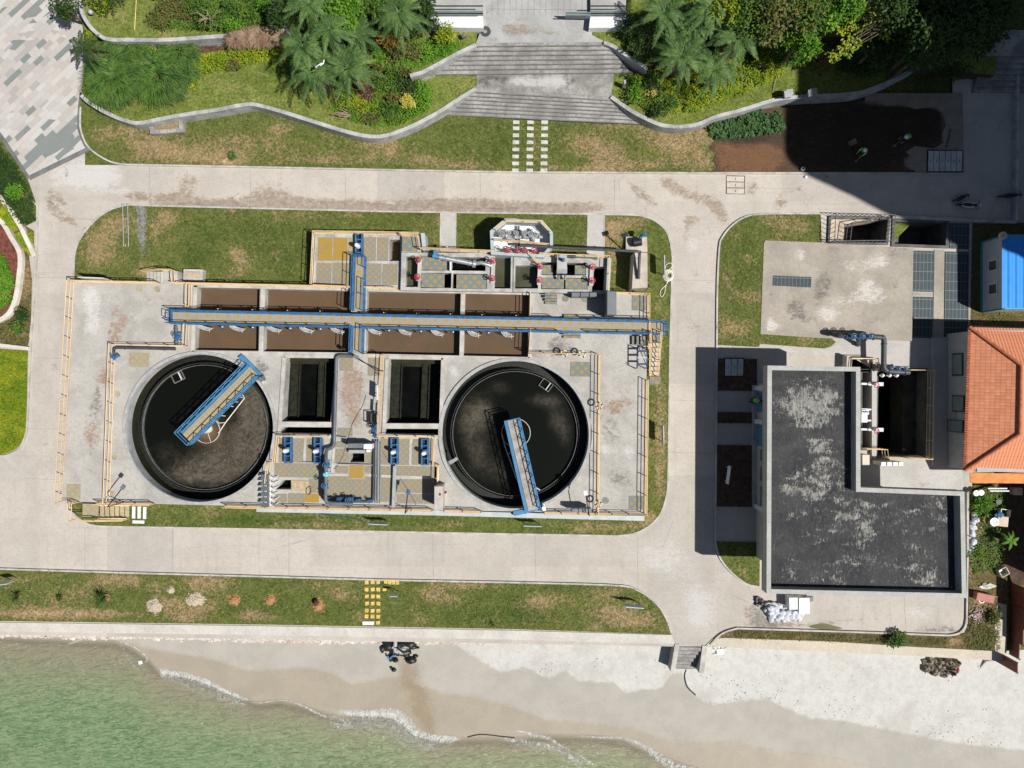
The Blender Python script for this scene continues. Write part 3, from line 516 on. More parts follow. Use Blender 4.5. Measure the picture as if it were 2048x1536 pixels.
w1=t.noise(.8,5,.62,pv,dist=.9);w2=t.noise(1.25,4,.52,pv,dist=1.2);rid=t.math('SUBTRACT',1.0,t.math('MULTIPLY',t.math('ABSOLUTE',t.math('SUBTRACT',w2,.5)),2.0));rid=t.ramp(rid,.78,.99)
rid1=t.ramp(t.math('SUBTRACT',1.0,t.math('MULTIPLY',t.math('ABSOLUTE',t.math('SUBTRACT',w1,.5)),2.0)),.72,.99)
big=t.noise(.16,4,.6)
deep=t.mix(t.ramp(t.math('ADD',a[2],t.math('MULTIPLY',t.math('SUBTRACT',big,.5),.5)),.2,.95),(.178,.196,.108,1),(.092,.168,.076,1))
deep=t.mix(t.math('MULTIPLY',t.ramp(t.noise(.5,4,.6),.55,.72),.35),deep,(.13,.15,.075,1))
shal=(.25,.225,.155,1);col=t.mix(t.ramp(t.math('ADD',a[0],t.math('MULTIPLY',t.math('SUBTRACT',w1,.5),.35)),.02,.7),shal,deep)
col=t.mix(t.math('MULTIPLY',t.math('MULTIPLY',t.math('ADD',rid,t.math('MULTIPLY',rid1,.6)),t.ramp(a[0],.05,.5)),.38),col,(.30,.35,.20,1));col=t.mix(t.math('MULTIPLY',t.ramp(w2,.5,.28),.16),col,(.05,.10,.045,1))
t.bump(t.math('ADD',w1,t.math('MULTIPLY',w2,.7)),.8,.25);t.fin(col,.16,0,.3)
tr=t.n('BsdfTransparent');ms=t.n('MixShader');t.set(ms.inputs[0],t.ramp(a[1],.0,.9,.12,1.0));t.t.links.new(tr.outputs[0],ms.inputs[1]);t.t.links.new(t.b.outputs[0],ms.inputs[2]);t.t.links.new(ms.outputs[0],t.out.inputs[0])
sheet('sea',SHORE+[(9000,2400),(9000,9000),(-9000,9000),(-9000,1300)],SEA_Z+.02,t.m,.6,fn=sea_fn)
def foam_band(pts,w0,dens):
 vs=smooth(pts,10);m=MB();col=[]
 for i,p in enumerate(vs):
  a,b=vs[max(0,i-1)],vs[min(len(vs)-1,i+1)];dx,dy=b[0]-a[0],b[1]-a[1];l=math.hypot(dx,dy)or 1;nx,ny=-dy/l,dx/l
  e=min(i,len(vs)-1-i)/(len(vs)*.15);w=p[2]*w0*(0.35+.65*min(1,e))
  for q in range(5):m.v.append(tuple(P(p[0]+nx*w*(q/4-.2),p[1]+ny*w*(q/4-.2),SEA_Z+.05)));col.append((1-abs(q/4-.3)*1.2)*dens*min(1,.3+e))
 for i in range(len(vs)-1):
  for q in range(4):m.f.append((i*5+q,(i+1)*5+q,(i+1)*5+q+1,i*5+q+1));m.sm.append(False)
 return m,col
t=NT('sea_foam');a=t.attr();pv=t.mapping(t.pos(),(1.6,1,1),(0,0,.5));n1=t.noise(2.4,8,.75,pv,dist=1.2);n2=t.noise(9,4,.7)
al=t.ramp(t.math('ADD',t.math('MULTIPLY',a[0],.85),t.math('ADD',t.math('MULTIPLY',t.math('SUBTRACT',n1,.5),2.2),t.math('MULTIPLY',t.math('SUBTRACT',n2,.5),.9))),.32,1.0)
t.fin((.62,.63,.60,1),.6,0,.3);tr=t.n('BsdfTransparent');ms=t.n('MixShader');t.set(ms.inputs[0],t.math('MULTIPLY',al,.85));t.t.links.new(tr.outputs[0],ms.inputs[1]);t.t.links.new(t.b.outputs[0],ms.inputs[2]);t.t.links.new(ms.outputs[0],t.out.inputs[0]);FOAM=t.m
for pts,w0,dn in(([(788,1284,.7),(795,1290,1),(804,1296,.8),(812,1300,.5)],13,1.0),([(330,1352,.7),(380,1364,.8),(430,1382,.8),(500,1412,.5)],36,.78),([(640,1434,.6),(700,1440,.9),(780,1446,1),(830,1480,.8),(900,1490,.5)],44,.8),([(230,1282,.5),(250,1300,.6),(262,1325,.5),(285,1345,.4)],10,.6),([(1000,1476,.4),(1060,1484,.7),(1130,1500,.8),(1170,1536,.6)],34,.75),([(40,1296,.3),(100,1288,.5),(150,1296,.4)],8,.55),([(312,1333,1),(340,1345,1.2),(380,1352,1.2),(420,1366,1),(460,1385,.8),(511,1404,.5)],26,1.0),([(225,1280,.5),(262,1290,.6),(280,1302,.6),(295,1316,.8),(290,1328,.6)],10,.8),([(128,1290,.4),(160,1279,.9),(185,1277,1)],9,.8),([(497,1393,.5),(515,1405,.6),(560,1400,.3),(600,1408,.7),(640,1428,.9),(690,1446,.9)],10,.85),([(655,1415,.4),(700,1424,.9),(740,1427,1.1),(785,1426,1.4),(812,1442,1.4),(835,1466,1.1),(870,1474,.8),(900,1476,.7),(930,1475,.6)],36,1.0),([(1000,1462,.3),(1040,1462,.5),(1070,1469,.9),(1095,1474,1),(1120,1490,.8),(1150,1505,.8),(1180,1524,1),(1200,1545,.8)],14,.8),([(1140,1470,.4),(1200,1474,.4),(1246,1475,.5),(1290,1492,.8),(1320,1512,1.3),(1350,1528,1.2),(1400,1540,.8),(1470,1560,.6)],20,.85),([(858,1490,.5),(870,1505,.7),(872,1520,.4)],9,.6),([(1160,1490,.5),(1190,1500,.7),(1220,1505,.5)],22,.5),([(10,1292,.4),(40,1285,.5)],6,.6),([(130,1305,.4),(155,1330,.5),(175,1348,.3)],6,.7)):
 mb,cl=foam_band(pts,w0,dn)
 if pts[0][1]==1284:mb.v=[(v[0],v[1],-.35)for v in mb.v]
 o=mb.build('sea_foam',FOAM);tag(o,'thin white foam at the edge of the green water',None,None,'stuff')
 at=o.data.color_attributes.new('mask','FLOAT_COLOR','POINT');at.data.foreach_set('color',np.array([(c,0,0,1)for c in cl]).ravel())
st=thing('staircase','short concrete steps with side walls going down to the white sand','stairs',P(1380,1316,-1))
for k in range(6):
 y0=1294+k*7;m=MB();m.prism([(1357-k,y0),(1404-k,y0+1),(1403-k,y0+8),(1356-k,y0+7)],-2,-.02-.17*k);o=m.build('step',STEPC,st);m=MB();m.bar(P(1357-k,y0+7.4,-.015-.17*k),P(1403-k,y0+8.4,-.015-.17*k),.06,.012);m.build('nosing',GREYB,o)
for q in([(1350,1288),(1359,1289),(1350,1344),(1341,1343)],[(1405,1291),(1415,1292),(1408,1347),(1398,1346)]):
 m=MB();m.prism(q,-2,.08);m.build('side_wall',KERBC,st)
# --- raised treatment deck
DZ=1.2
YEL=paint('cream_yellow_paint',(.70,.50,.28,1),.45,var=.1,da=.15)
BLUE=paint('blue_paint',(.033,.118,.25,1),.5,var=.32,sc=2.5,dirt=(.20,.26,.31,1),da=.5)
BLUEP=paint('pale_blue_paint',(.06,.19,.35,1),.45,var=.15)
PIPEG=paint('grey_pipe',(.10,.115,.13,1),.5,var=.2,da=.3)
PIPED=paint('dark_grey_pipe',(.055,.06,.068,1),.5,var=.2)
PIPEL=paint('light_grey_pipe',(.36,.37,.38,1),.45,.2,var=.12)
STEEL=paint('stainless_steel',(.42,.43,.44,1),.35,.6,var=.15,da=.15)
RED=paint('red_valve_paint',(.40,.025,.05,1),.45,var=.15,da=.1)
WHITE=paint('white_enamel',(.72,.73,.74,1),.4,var=.05,da=.1)
CABG=paint('cabinet_grey',(.16,.175,.185,1),.45,.1,var=.1)
BLACK=paint('black_plastic',(.018,.018,.02,1),.5,var=.2)
GR_N=grate('mixed_grating',(.39,.26,.08,1),(.23,.24,.225,1),.025);GR_B=grate('teal_orange_grating',(.37,.24,.07,1),(.17,.215,.21,1),.01,.34)
GR_O=grate('orange_grating',(.38,.24,.05,1),(.32,.21,.07,1),.25);GR_T=grate('tan_grating',(.38,.33,.21,1),(.34,.29,.19,1),.08,.3);GR_C=grate('walkway_grating',(.40,.27,.08,1),(.32,.305,.26,1),.0,.4)
def circ(cx,cy,r,z=DZ,n=72):
 c=P(cx,cy,z);k=FPX/(CAM_H-z);return[(cx+r*k*math.cos(2*math.pi*i/n),cy+r*k*math.sin(2*math.pi*i/n))for i in range(n)]
CR=5.78
HB=[[(394,575),(520,577),(517,702),(388,700)],[(530,578),(704,582),(698,705),(526,703)],[(734,583),(922,586),(919,711),(732,707)],[(930,586),(1058,588),(1055.5,715),(927,712)]]
HM=[[(573,715),(671,716),(661,844),(564,843)],[(567,853),(663,854),(663,869),(558,867)],[(778,718),(882,719.6),(878,848),(773,847)],[(771.5,855.6),(878,855.6),(878,870),(767,868)]]
HS=[[(700,906),(729,906),(729,925),(700,925)],[(551,979),(566,960),(582,960),(582,979)]]
HOLES=HB+HM+HS+[circ(400,856,CR),circ(1030,869,CR)]
OUT=[(148,563),(385,568),(622,573),(800,577),(1012,582),(1222,585),(1295,588),(1290,1028),(1085,1024),(880,1020),(530,1013),(320,1008),(124,1003),(137,780)]
deck=thing('treatment_deck','big raised concrete deck holding the round and rectangular treatment tanks','deck',P(700,790,0))
m=MB();m.prism(OUT,-.25,DZ-.004,HOLES);m.build('tank_walls',TANKC,deck)
dR=[(700,800,22,60,.5),(712,760,16,20,.4),(205,760,26,24,.5),(245,640,26,26,.4),(225,675,20,20,.6),(185,870,20,26,.8),(214,745,8,16,.7),(180,720,14,8,.5),(320,600,50,16,.4),(300,640,40,16,.35),(360,640,20,30,.3),(230,610,12,50,.35),(1228,815,22,14,1.1),(1258,800,10,6,1),(1245,780,24,16,.4),(1252,725,12,6,.7),(1265,850,16,10,.5),(700,775,26,30,.55),(715,840,20,20,.45),(690,730,30,20,.3),(250,960,14,30,.4),(520,745,16,10,.5),(180,915,10,20,.4),(1215,690,20,16,.3),(230,870,4,14,.6),(520,725,8,6,.5)]
dG=[(190,830,30,40,.45),(195,790,10,30,.5),(1235,740,40,50,.35),(1235,880,36,60,.35),(1240,960,30,30,.5),(1215,840,20,40,.35),(522,735,18,20,.85),(1075,710,24,6,.8),(1115,690,24,22,.75),(1095,605,40,8,.3),(470,990,30,10,.3),(320,770,16,30,.3),(260,690,8,8,.3),(1260,650,30,16,.3),(1190,640,20,20,.25),(1135,700,30,10,.5)]
dB=[(185,640,24,50,.6),(180,590,20,20,.6),(170,990,20,10,.4),(1210,900,16,20,.6),(1250,900,20,14,.5),(530,760,16,12,.6),(910,750,16,14,.5),(1225,700,20,10,.4),(1150,640,60,14,.3),(910,735,20,8,.4),(1262,930,10,40,.4)]
o=sheet('deck_surface',OUT,DZ,DECKC,.5,dR,dG,dB,HOLES,kind=None);o.parent=deck;o.location=-deck.location
m=MB()
for q in([(526,577),(522,703)],[(926,586),(923,712)]):m.ribbon(q,.34,DZ-.1,DZ+.06)
for q in([(385,570),(702,578)],[(735,579),(1062,586)],[(384,705),(700,709)],[(735,711),(1060,718)],[(391,571),(385,703)],[(1063,588),(1060,716)]):m.ribbon(q,.3,DZ-.1,DZ+.05)
for q in([(557,848.5),(663,849.3)],[(765,852),(881,852.5)]):m.ribbon(q,.42,DZ-.3,DZ+.12)
for q in([(569,712),(674,713)],[(775,714.5),(886,716)],[(886,716),(881,872)],[(560,873),(664,873)],[(768,874),(880,874)],[(568,714),(558,868)],[(774,717),(767,868)]):m.ribbon(q,.28,DZ-.1,DZ+.10)
m.build('tank_kerb',KERBC,deck)
m=MB();m.ribbon([(513,1019),(868,1026),(1289,1037)],.38,.25,1.05);solo('cable_trough',m,paint('pale_blue_grey_paint',(.42,.46,.47,1),.6,var=.1),'long pale blue grey trough along the lawn side foot of the deck','trough')
t=NT('brown_water');n1=t.noise(.35,6,.6,dist=.5);n2=t.noise(3.5,4,.6,t.mapping(t.pos(),(1,2.2,1)))
col=t.mix(t.ramp(n1,.3,.7),(.125,.078,.046,1),(.098,.068,.041,1));col=t.mix(t.math('MULTIPLY',t.ramp(n2,.6,.75),.12),col,(.2,.14,.09,1));t.bump(n2,.05,.02);BROWNW=t.fin(col,.35,0,.2)
def inner(q,d):
 cx,cy=sum(p[0]for p in q)/4,sum(p[1]for p in q)/4;return[(x+(d if x<cx else-d),y+(d if y<cy else-d))for x,y in q]
for q in HB:
 m=MB();m.flat([(P(x,y,DZ).x,P(x,y,DZ).y)for x,y in inner(q,-1.5)],.40,world=True);struct('basin_water',m,BROWNW)
t=NT('dark_scum_water');a=t.attr();n1=t.noise(.8,7,.7,dist=.8);n2=t.noise(11,6,.85);n3=t.noise(1.3,7,.75,dist=2.2)
f=t.math('ADD',a[0],t.math('MULTIPLY',t.math('ADD',t.math('MULTIPLY',t.math('SUBTRACT',n1,.5),1.6),t.math('MULTIPLY',t.math('SUBTRACT',n2,.5),.8)),a[0]));f=t.ramp(f,.15,1.25)
scum=t.mix(t.ramp(n3,.3,.65),(.03,.027,.021,1),(.145,.122,.09,1));scum=t.mix(t.math('MULTIPLY',t.ramp(n2,.62,.38),.6),scum,(.03,.027,.02,1))
col=t.mix(f,(.0045,.0055,.004,1),scum);col=t.mix(a[1],col,(.22,.14,.08,1));col=t.mix(t.ramp(t.math('ADD',a[2],t.math('MULTIPLY',t.math('SUBTRACT',n2,.5),.3)),.5,.8),col,(.55,.52,.46,1));SCUM=t.fin(col,t.ramp(f,0,1,.25,.8),0,.12)
ALGAE=concrete('algae_wall',(.028,.028,.014,1),(.012,.014,.008,1),sc=1.2,mott=.8)
LAUN=paint('wet_launder',(.012,.013,.010,1),.5,var=.4,sc=4,dirt=(.06,.065,.05,1),da=.6);WEIR=paint('weir_plate',(.05,.052,.045,1),.5,.3,var=.4,sc=6,dirt=(.3,.3,.28,1),da=.7)
BAFF=paint('baffle_edge',(.15,.15,.14,1),.5,var=.3,sc=3)
CL=P(400,856,DZ);CRr=P(1030,869,DZ)
for c,lab,R,G,B in((CL,'left round clarifier tank with brown scum over its seaward half',[(470,900,60,60,.85),(510,830,30,60,.9),(420,940,60,34,.8),(370,950,50,20,.6),(500,800,20,30,.7),(330,900,40,30,.35),(520,880,24,50,.9)],[(414,862,24,22,.8)],[(412,858,13,9,1.5)]),(CRr,'right round clarifier tank with patchy grey scum all round',[(945,840,34,50,.7),(960,920,36,46,.5),(1000,775,30,18,.45),(1085,800,40,16,.55),(1115,840,26,34,.5),(1130,875,16,34,.35),(1005,950,26,30,.4),(970,820,24,24,.5)],[],[])):
 r=thing('clarifier_tank',lab,'tank',(c.x,c.y,0))
 m=MB();m.ring(c,5.77,6.0,DZ-.1,DZ+.14,96);m.build('rim',concrete('rim_concrete',(.42,.415,.40,1),(.27,.27,.26,1),sc=1.6,mott=1.0),r)
 m=MB();m.ring(c,5.75,5.85,.42,DZ+.05,96);m.build('tank_wall',concrete('inner_wall',(.44,.45,.45,1),(.24,.25,.25,1),sc=.9,mott=.9,streak=(.6,3,1)),r)
 m=MB();m.ring(c,5.74,5.85,-1.2,.42,96);m.build('wet_wall',ALGAE,r)
 m=MB();m.ring(c,5.10,5.2,-1.2,.12,96);m.build('launder',LAUN,r)
 w=MB();w.ring(c,5.10,5.13,.0,.22,120)
 for k in range(180):
  a=k*2*math.pi/180;w.box((c.x+5.115*math.cos(a),c.y+5.115*math.sin(a),.26),(.045,.09,.09),a)
 w.build('weir',WEIR,r)
 m=MB();m.ring(c,4.94,4.97,-.3,.34,96);m.build('baffle_ring',BAFF,r)
 o=sheet('tank_water',[PX((c.x+5.12*math.cos(k*.1309),c.y+5.12*math.sin(k*.1309)),.08)for k in range(48)],.08,SCUM,.4,R,G,B)
 o=MB();o.flat([(c.x+5.8*math.cos(k*.1309),c.y+5.8*math.sin(k*.1309))for k in range(48)],-.5,world=True);struct('launder_water',o,LAUN)
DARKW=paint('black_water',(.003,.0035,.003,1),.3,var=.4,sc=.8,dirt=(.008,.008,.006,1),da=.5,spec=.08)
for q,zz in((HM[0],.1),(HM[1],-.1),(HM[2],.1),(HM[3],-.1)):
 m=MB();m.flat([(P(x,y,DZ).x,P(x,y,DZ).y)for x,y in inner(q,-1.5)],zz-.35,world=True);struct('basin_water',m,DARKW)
for(x0,y0,x1,y1),lab in(((576,722,650,836),'pair of slim overflow channels in the left rectangular filter tank'),((778,727,858,840),'pair of slim overflow channels in the right rectangular filter tank')):
 r=thing('overflow_channel',lab,'channel',P((x0+x1)/2,(y0+y1)/2,-.3))
 w=(x1-x0)
 for fx,fw in((.2,.13),(.93,.09)):
  xa=x0+w*fx;m=MB()
  for q in(-1,1):m.ribbon([(xa+q*w*fw,y0+2),(xa-4+q*w*fw,y1)],.05,-.3,.12)
  m.ribbon([(xa,y0+2),(xa-4,y1)],w*fw*2/25,-.3,-.05);m.build('trough',paint('mossy_trough',(.018,.019,.012,1),.6,var=.4,sc=3,dirt=(.05,.05,.04,1),da=.5,spec=.1),r)
  w2=MB()
  for k in range(40):
   f=k/40;p=P(xa+w*fw-4*f,y0+2+(y1-y0-2)*f,.16);w2.box(p,(.05,.05,.1))
  w2.build('weir',WEIR,r)
 m=MB();m.ribbon([(x0,y0),(x1,y0+1)],.45,-.3,.0);m.build('head_channel',ALGAE,r)
for k in(0,2):
 m=MB();q=HM[k];m.ribbon([(q[0][0]+6,q[0][1]+4),(q[1][0],q[1][1]+4)],.35,-.3,.3);solo('algae_ledge',m,ALGAE,'olive algae ledge at the head of the %s rectangular filter tank'%('left' if k==0 else 'right'),'ledge')
# --- railings
def rail(pts,label,z0=DZ,h=1.0,mat=None,r=.036,step=1.5,name='railing',toe=True,slope=None,posts=True):
 mat=mat or YEL;q=[P(p[0],p[1],z0 if len(p)<3 else p[2])for p in pts]
 root=thing(name,label,'railing',q[0])
 for f,nm in((1.0,'top_rail'),(.52,'middle_rail')):
  m=MB();m.tube([v+Vector((0,0,h*f))for v in q],r,6);m.build(nm,mat,root)
 if toe:
  m=MB();m.tube([v+Vector((0,0,.10))for v in q],r,6);m.build('bottom_rail',mat,root)
 for i in range(len(q)-1):
  l=(q[i+1]-q[i]).length;n=max(1,round(l/step))
  for k in range(n+(1 if i==len(q)-2 else 0)):
   p=q[i].lerp(q[i+1],k/n);m=MB();m.tube([p,p+Vector((0,0,h))],r,6);m.build('post',mat,root)
 return root
rail([(149,564),(125,1002),(160,1003.5)],'yellow railing along the road side edge of the deck, left of everything')
rail([(149,564),(322,567.5)],'yellow railing on the deck corner left of the small concrete steps')
rail([(352,568),(620,574),(704,577)],'yellow railing behind the two left brown basins')
rail([(201,1005),(310,1007)],'yellow railing above the tan stair at the lower left of the deck')
rail([(455,1011),(536,1013),(700,1016),(866,1019)],'long yellow railing in front of the chequered gratings, seaward edge of the deck')
rail([(889,1020),(963,1022)],'short yellow railing between the tall steel cabinet and the right clarifier')
rail([(1088,1024),(1190,1026),(1289,1027),(1292,760)],'yellow railing round the seaward right corner of the deck')
rail([(1294,700),(1295,590),(1222,587)],'yellow railing round the corner of the deck near the coiled white hose')
rail([(379,650),(377,693),(231,690),(220,1003)],'yellow railing walling off the left clarifier from the deck walk')
rail([(384,569),(383,614)],'short yellow railing left of the first brown basin')
rail([(731,710),(767,711),(759,871),(870,873),(868,928),(878,929),(877,962)],'winding yellow railing around the right filter tank and the right gate pit')
rail([(660,871),(558,870),(553,924),(541,924),(538,963)],'winding yellow railing around the left gate pit')
rail([(1060,588),(1059,633)],'short yellow railing at the head of the last brown basin')
rail([(1060,660),(1057,707),(1197,709),(1194,1025)],'yellow railing walling off the right clarifier from the deck walk')
rail([(627,570),(632,467),(840,470)],'yellow railing round the outer corner of the orange grated platform',z0=1.3)
rail([(633,573),(704,576)],'short yellow railing in front of the orange grated platform',z0=1.3)
rail([(728,577),(797,579)],'short yellow railing below the right half of the orange grated platform',z0=1.3)
# --- blue access bridges over the brown basins
BZ=2.0
br=thing('access_bridge','long blue steel bridge with grating walkway crossing all the brown basins','bridge',P(830,645,DZ))
A,B_=(342,634),(1330,656)
def line(a,b,t):return(a[0]+(b[0]-a[0])*t,a[1]+(b[1]-a[1])*t)
X0,X1=.3675,.395
def seg(mb,a,b,off,z,w,h):
 p,q=P(*a,z),P(*b,z);d=(q-p).normalized();n=Vector((-d.y,d.x,0));mb.bar(p+n*off,q+n*off,w,h)
NW=.38
m=MB();seg(m,A,B_,0,BZ,NW*2,.05);m.build('walkway',GR_C,br)
for off in(NW+.09,-NW-.09):
 m=MB();seg(m,A,B_,off,BZ-.05,.17,.26);m.build('girder',BLUE,br)
for u,w_ in((0,.004),(.996,1)):m=MB();seg(m,line(A,B_,u),line(A,B_,w_),0,BZ-.02,NW*2+.3,.22);m.build('end_plate',BLUE,br)
def brail(root,a,b,off,z,mat=BLUE,h=1.0,step=1.5):
 p,q=P(*a,z),P(*b,z);d=(q-p).normalized();n=Vector((-d.y,d.x,0))*off;p,q=p+n,q+n
 for f,nm in((1.0,'top_rail'),(.5,'middle_rail')):
  m=MB();m.tube([p+Vector((0,0,h*f)),q+Vector((0,0,h*f))],.032,6);m.build(nm,mat,root)
 k=max(1,round((q-p).length/step))
 for i in range(k+1):
  v=p.lerp(q,i/k);m=MB();m.tube([v,v+Vector((0,0,h))],.032,6);m.build('post',mat,root)
for off in(NW+.1,-NW-.1):
 if off>0:spans=((0,X0),(X1,.79),(.845,1.0))
 else:spans=((0,X0),(X1,.79),(.845,.985))
 for a,b in spans:brail(br,line(A,B_,a),line(A,B_,b),off,BZ+.05)
brail(br,(342,627),(342,642),0,BZ+.05)
brail(br,(1330,648),(1330,664),0,BZ+.05)
for f in(.05,.19,.365,.397,.59,.725,.9,.98):
 m=MB();seg(m,line(A,B_,f),line(A,B_,f+.004),0,DZ+.36,NW*2+.3,.75);m.build('support',BLUE,br)
cb=thing('access_bridge','short blue bridge crossing the long one towards the screw press platform','bridge',P(718,600,DZ))
for ya,yb in((513,622),(652,706)):
 a,b=(720-(ya-513)*.03,ya),(720-(yb-513)*.03,yb)
 m=MB();seg(m,a,b,0,BZ-.004,NW*2-.1,.05);m.build('walkway',GR_C,cb)
 for off in(NW+.05,-NW-.05):
  m=MB();seg(m,a,b,off,BZ-.054,.15,.24);m.build('girder',BLUE,cb)
  if ya==513 and off>0:
   for u,w in((0,.2),(.42,1)):brail(cb,line(a,b,u),line(a,b,w),off,BZ+.05)
  else:brail(cb,a,b,off,BZ+.05)
m=MB();m.bar(P(711,513,BZ),P(729,513,BZ),.12,.22);m.build('end_plate',BLUE,cb);brail(cb,(711,513),(729,513),0,BZ+.05)
def steps_unit(x0,y0,x1,y1,n,ztop,label,axis='y',up=-1,mat=GR_B,base=DZ):
 r=thing('step_unit',label,'steps',P((x0+x1)/2,(y0+y1)/2,base))
 for k in range(n):
  f0,f1=k/n,(k+.86)/n
  q=[(x0,y0+(y1-y0)*f0),(x1,y0+(y1-y0)*f0),(x1,y0+(y1-y0)*f1),(x0,y0+(y1-y0)*f1)]if axis=='y' else[(x0+(x1-x0)*f0,y0),(x0+(x1-x0)*f1,y0),(x0+(x1-x0)*f1,y1),(x0+(x1-x0)*f0,y1)]
  z=base+(ztop-base)*((k+1)/n if up>0 else(n-k)/n)
  m=MB();m.prism(q,z-.05,z);m.build('tread',mat,r)
  m=MB()
  for i in(0,2):p=P(q[i][0],q[i][1],z);m.box((p.x,p.y,(base+z-.05)/2),(.05,.05,max(.05,z-.05-base)))
  m.build('leg',CABG,r)
 return r
steps_unit(1128,629,1158,645,3,1.95,'grating step unit on the wall side of the blue bridge',up=1)
steps_unit(1127,661,1161,677,3,1.95,'grating step unit on the seaward side of the blue bridge',up=-1)
steps_unit(1090,586,1114,609,4,1.9,'small grating step unit against the right screen chamber',up=-1)
steps_unit(1264,672,1292,690,3,1.95,'grating step unit near the far right end of the blue bridge',axis='x',up=1)
def grating(q,mat,label,z=DZ,name='grating_panel',h=.03):
 m=MB();m.prism(R4(*q)if len(q)==4 and not isinstance(q[0],tuple)else q,z-.015,z+h);return solo(name,m,mat,label,'grating')
r=thing('stair','steel stair with pale treads going down from the right end of the blue bridge','stairs',P(1310,710,0))
m=MB();m.prism([(1299,663),(1322,663),(1320,684),(1299,684)],1.88,1.94);m.build('landing',GR_B,r)
for k in range(7):
 y=686+k*9.5;m=MB();m.prism([(1300,y),(1322-k*.6,y),(1321-k*.6,y+8),(1299,y+8)],1.7-k*.24,1.75-k*.24);m.build('tread',paint('stair_tread',(.5,.42,.32,1),.8,var=.2),r)
rail([(1298,664,1.95),(1297,686,1.75),(1296,752,.15)],'sloping yellow handrail on the deck side of the stair by the kerb',toe=False);rail([(1319,664,1.95),(1317,686,1.75),(1312,752,.15)],'sloping yellow handrail on the kerb side of the stair by the kerb',toe=False)
grating((1299,753,1321,769),GR_B,'square grating lying on grass at the foot of the deck stair',.12)
# --- revolving scraper bridges
def scraper(p0,p1,wpx,z,label,light,side):
 a,b=P(*p0,z),P(*p1,z);d=(b-a).normalized();n=Vector((-d.y,d.x,0));L=(b-a).length;W=wpx/25/2
 r=thing('scraper_bridge',label,'bridge',(a+b)/2-Vector((0,0,z-DZ)))
 m=MB();m.bar(a,b,W*1.25,.05);m.build('walkway',GR_T if light else paint('grey_walkway',(.30,.28,.25,1),.8,var=.3,sc=2),r)
 for s in(-1,1):
  m=MB();m.bar(a+n*s*W*.82-Vector((0,0,.1)),b+n*s*W*.82-Vector((0,0,.1)),W*.3,.25);m.build('girder',BLUEP,r)
  q=[a+n*s*W,b+n*s*W]
  for h in(1.0,.5):
   m=MB();m.tube([v+Vector((0,0,h))for v in q],.04,6);m.build('top_rail' if h==1 else 'middle_rail',BLUEP,r)
  k=8
  for i in range(k+1):
   v=q[0].lerp(q[1],i/k);m=MB();m.tube([v,v+Vector((0,0,1.0))],.035,6);m.build('post',BLUEP,r)
  m=MB()
  for i in range(k):
   u,w=q[0].lerp(q[1],i/k),q[0].lerp(q[1],(i+1)/k);m.tube([u+Vector((0,0,.05)),w+Vector((0,0,.95))],.028,6)
  m.build('brace',BLUEP,r)
 m=MB();m.tube([a+n*W+Vector((0,0,1)),a-n*W+Vector((0,0,1))],.04,6);m.tube([a+n*W+Vector((0,0,.5)),a-n*W+Vector((0,0,.5))],.04,6);m.build('end_rail',BLUEP,r)
 m=MB();c=b-Vector((0,0,.42));m.bar(c+n*(W+.55)*(1.35 if side>0 else .6),c-n*(W+.55)*(.6 if side>0 else 1.35),.38,.3);m.build('end_carriage',BLUEP,r)
 for s in(-1,1):
  m=MB();e=c+n*s*(W+.2)-Vector((0,0,.02));m.tube([e-d*.07,e+d*.07],.17,12);m.build('wheel',BLACK,r)
 m=MB();e=b-n*side*(W+.25)+Vector((0,0,-.1));m.cyl(e,.16,.45,12);m.box(e+Vector((0,0,.1)),(.5,.25,.2),math.atan2(d.y,d.x));m.build('drive_motor',WHITE if not light else CABG,r)
 m=MB();m.tube([a+d*.9-Vector((0,0,.1)),a+d*.9-Vector((0,0,1.9))],.14,12);m.build('centre_column',CABG,r)
 return a,b,d,n,r
a,b,d,n,r=scraper((373,876),(507,741),34,1.75,'blue scraper bridge with tan walkway, set slantwise over the left clarifier',True,1)
WH=paint('white_pipe_paint',(.55,.54,.50,1),.5,var=.15)
zz=.25
m=MB();m.tube([P(480,781,zz),P(489,796,zz),P(451,845,zz),P(437,866,zz)],.05,8)
for u,w in(((464,803),(476,804)),((455,812),(467,813)),((440,831),(451,832)),((431,838),(438,846)),((438,846),(450,845)),((476,793),(486,795))):m.tube([P(*u,zz),P(*w,zz)],.035,6)
m.build('scum_frame',WH,r)
def feedwell(px,py,rad,label):
 c=P(px,py,.2);m=MB();m.ring(c,rad-.03,rad+.01,-.6,.22,48);o=thing('feed_well',label,'feed well',(c.x,c.y,-.6));m.build('well_ring',WH,o)
 m=MB()
 for k in range(1):an=k*1.05+1.9;m.tube([(c.x-rad*math.cos(an),c.y-rad*math.sin(an),.15),(c.x+rad*math.cos(an),c.y+rad*math.sin(an),.15)],.03,6)
 m.build('cross_bar',WH,o)
feedwell(413,860,1.05,'white ring round the foaming centre of the left clarifier');feedwell(1032,866,1.15,'white ring round the dark centre of the right clarifier')
a,b,d,n,r=scraper((1024,838),(1066,1020),30,1.7,'blue scraper bridge with grey walkway, leading seaward over the right clarifier',False,-1)
m=MB();m.tube([P(1004,868,zz),P(1010,893,zz),P(1036,965,zz)],.045,8);m.tube([P(1014,908,zz),P(1024,905,zz)],.035,6);m.tube([P(1030,955,zz),P(1044,952,zz)],.035,6);m.tube([P(1066,972,zz),P(1080,980,zz)],.06,6);m.build('scum_frame',WH,r)
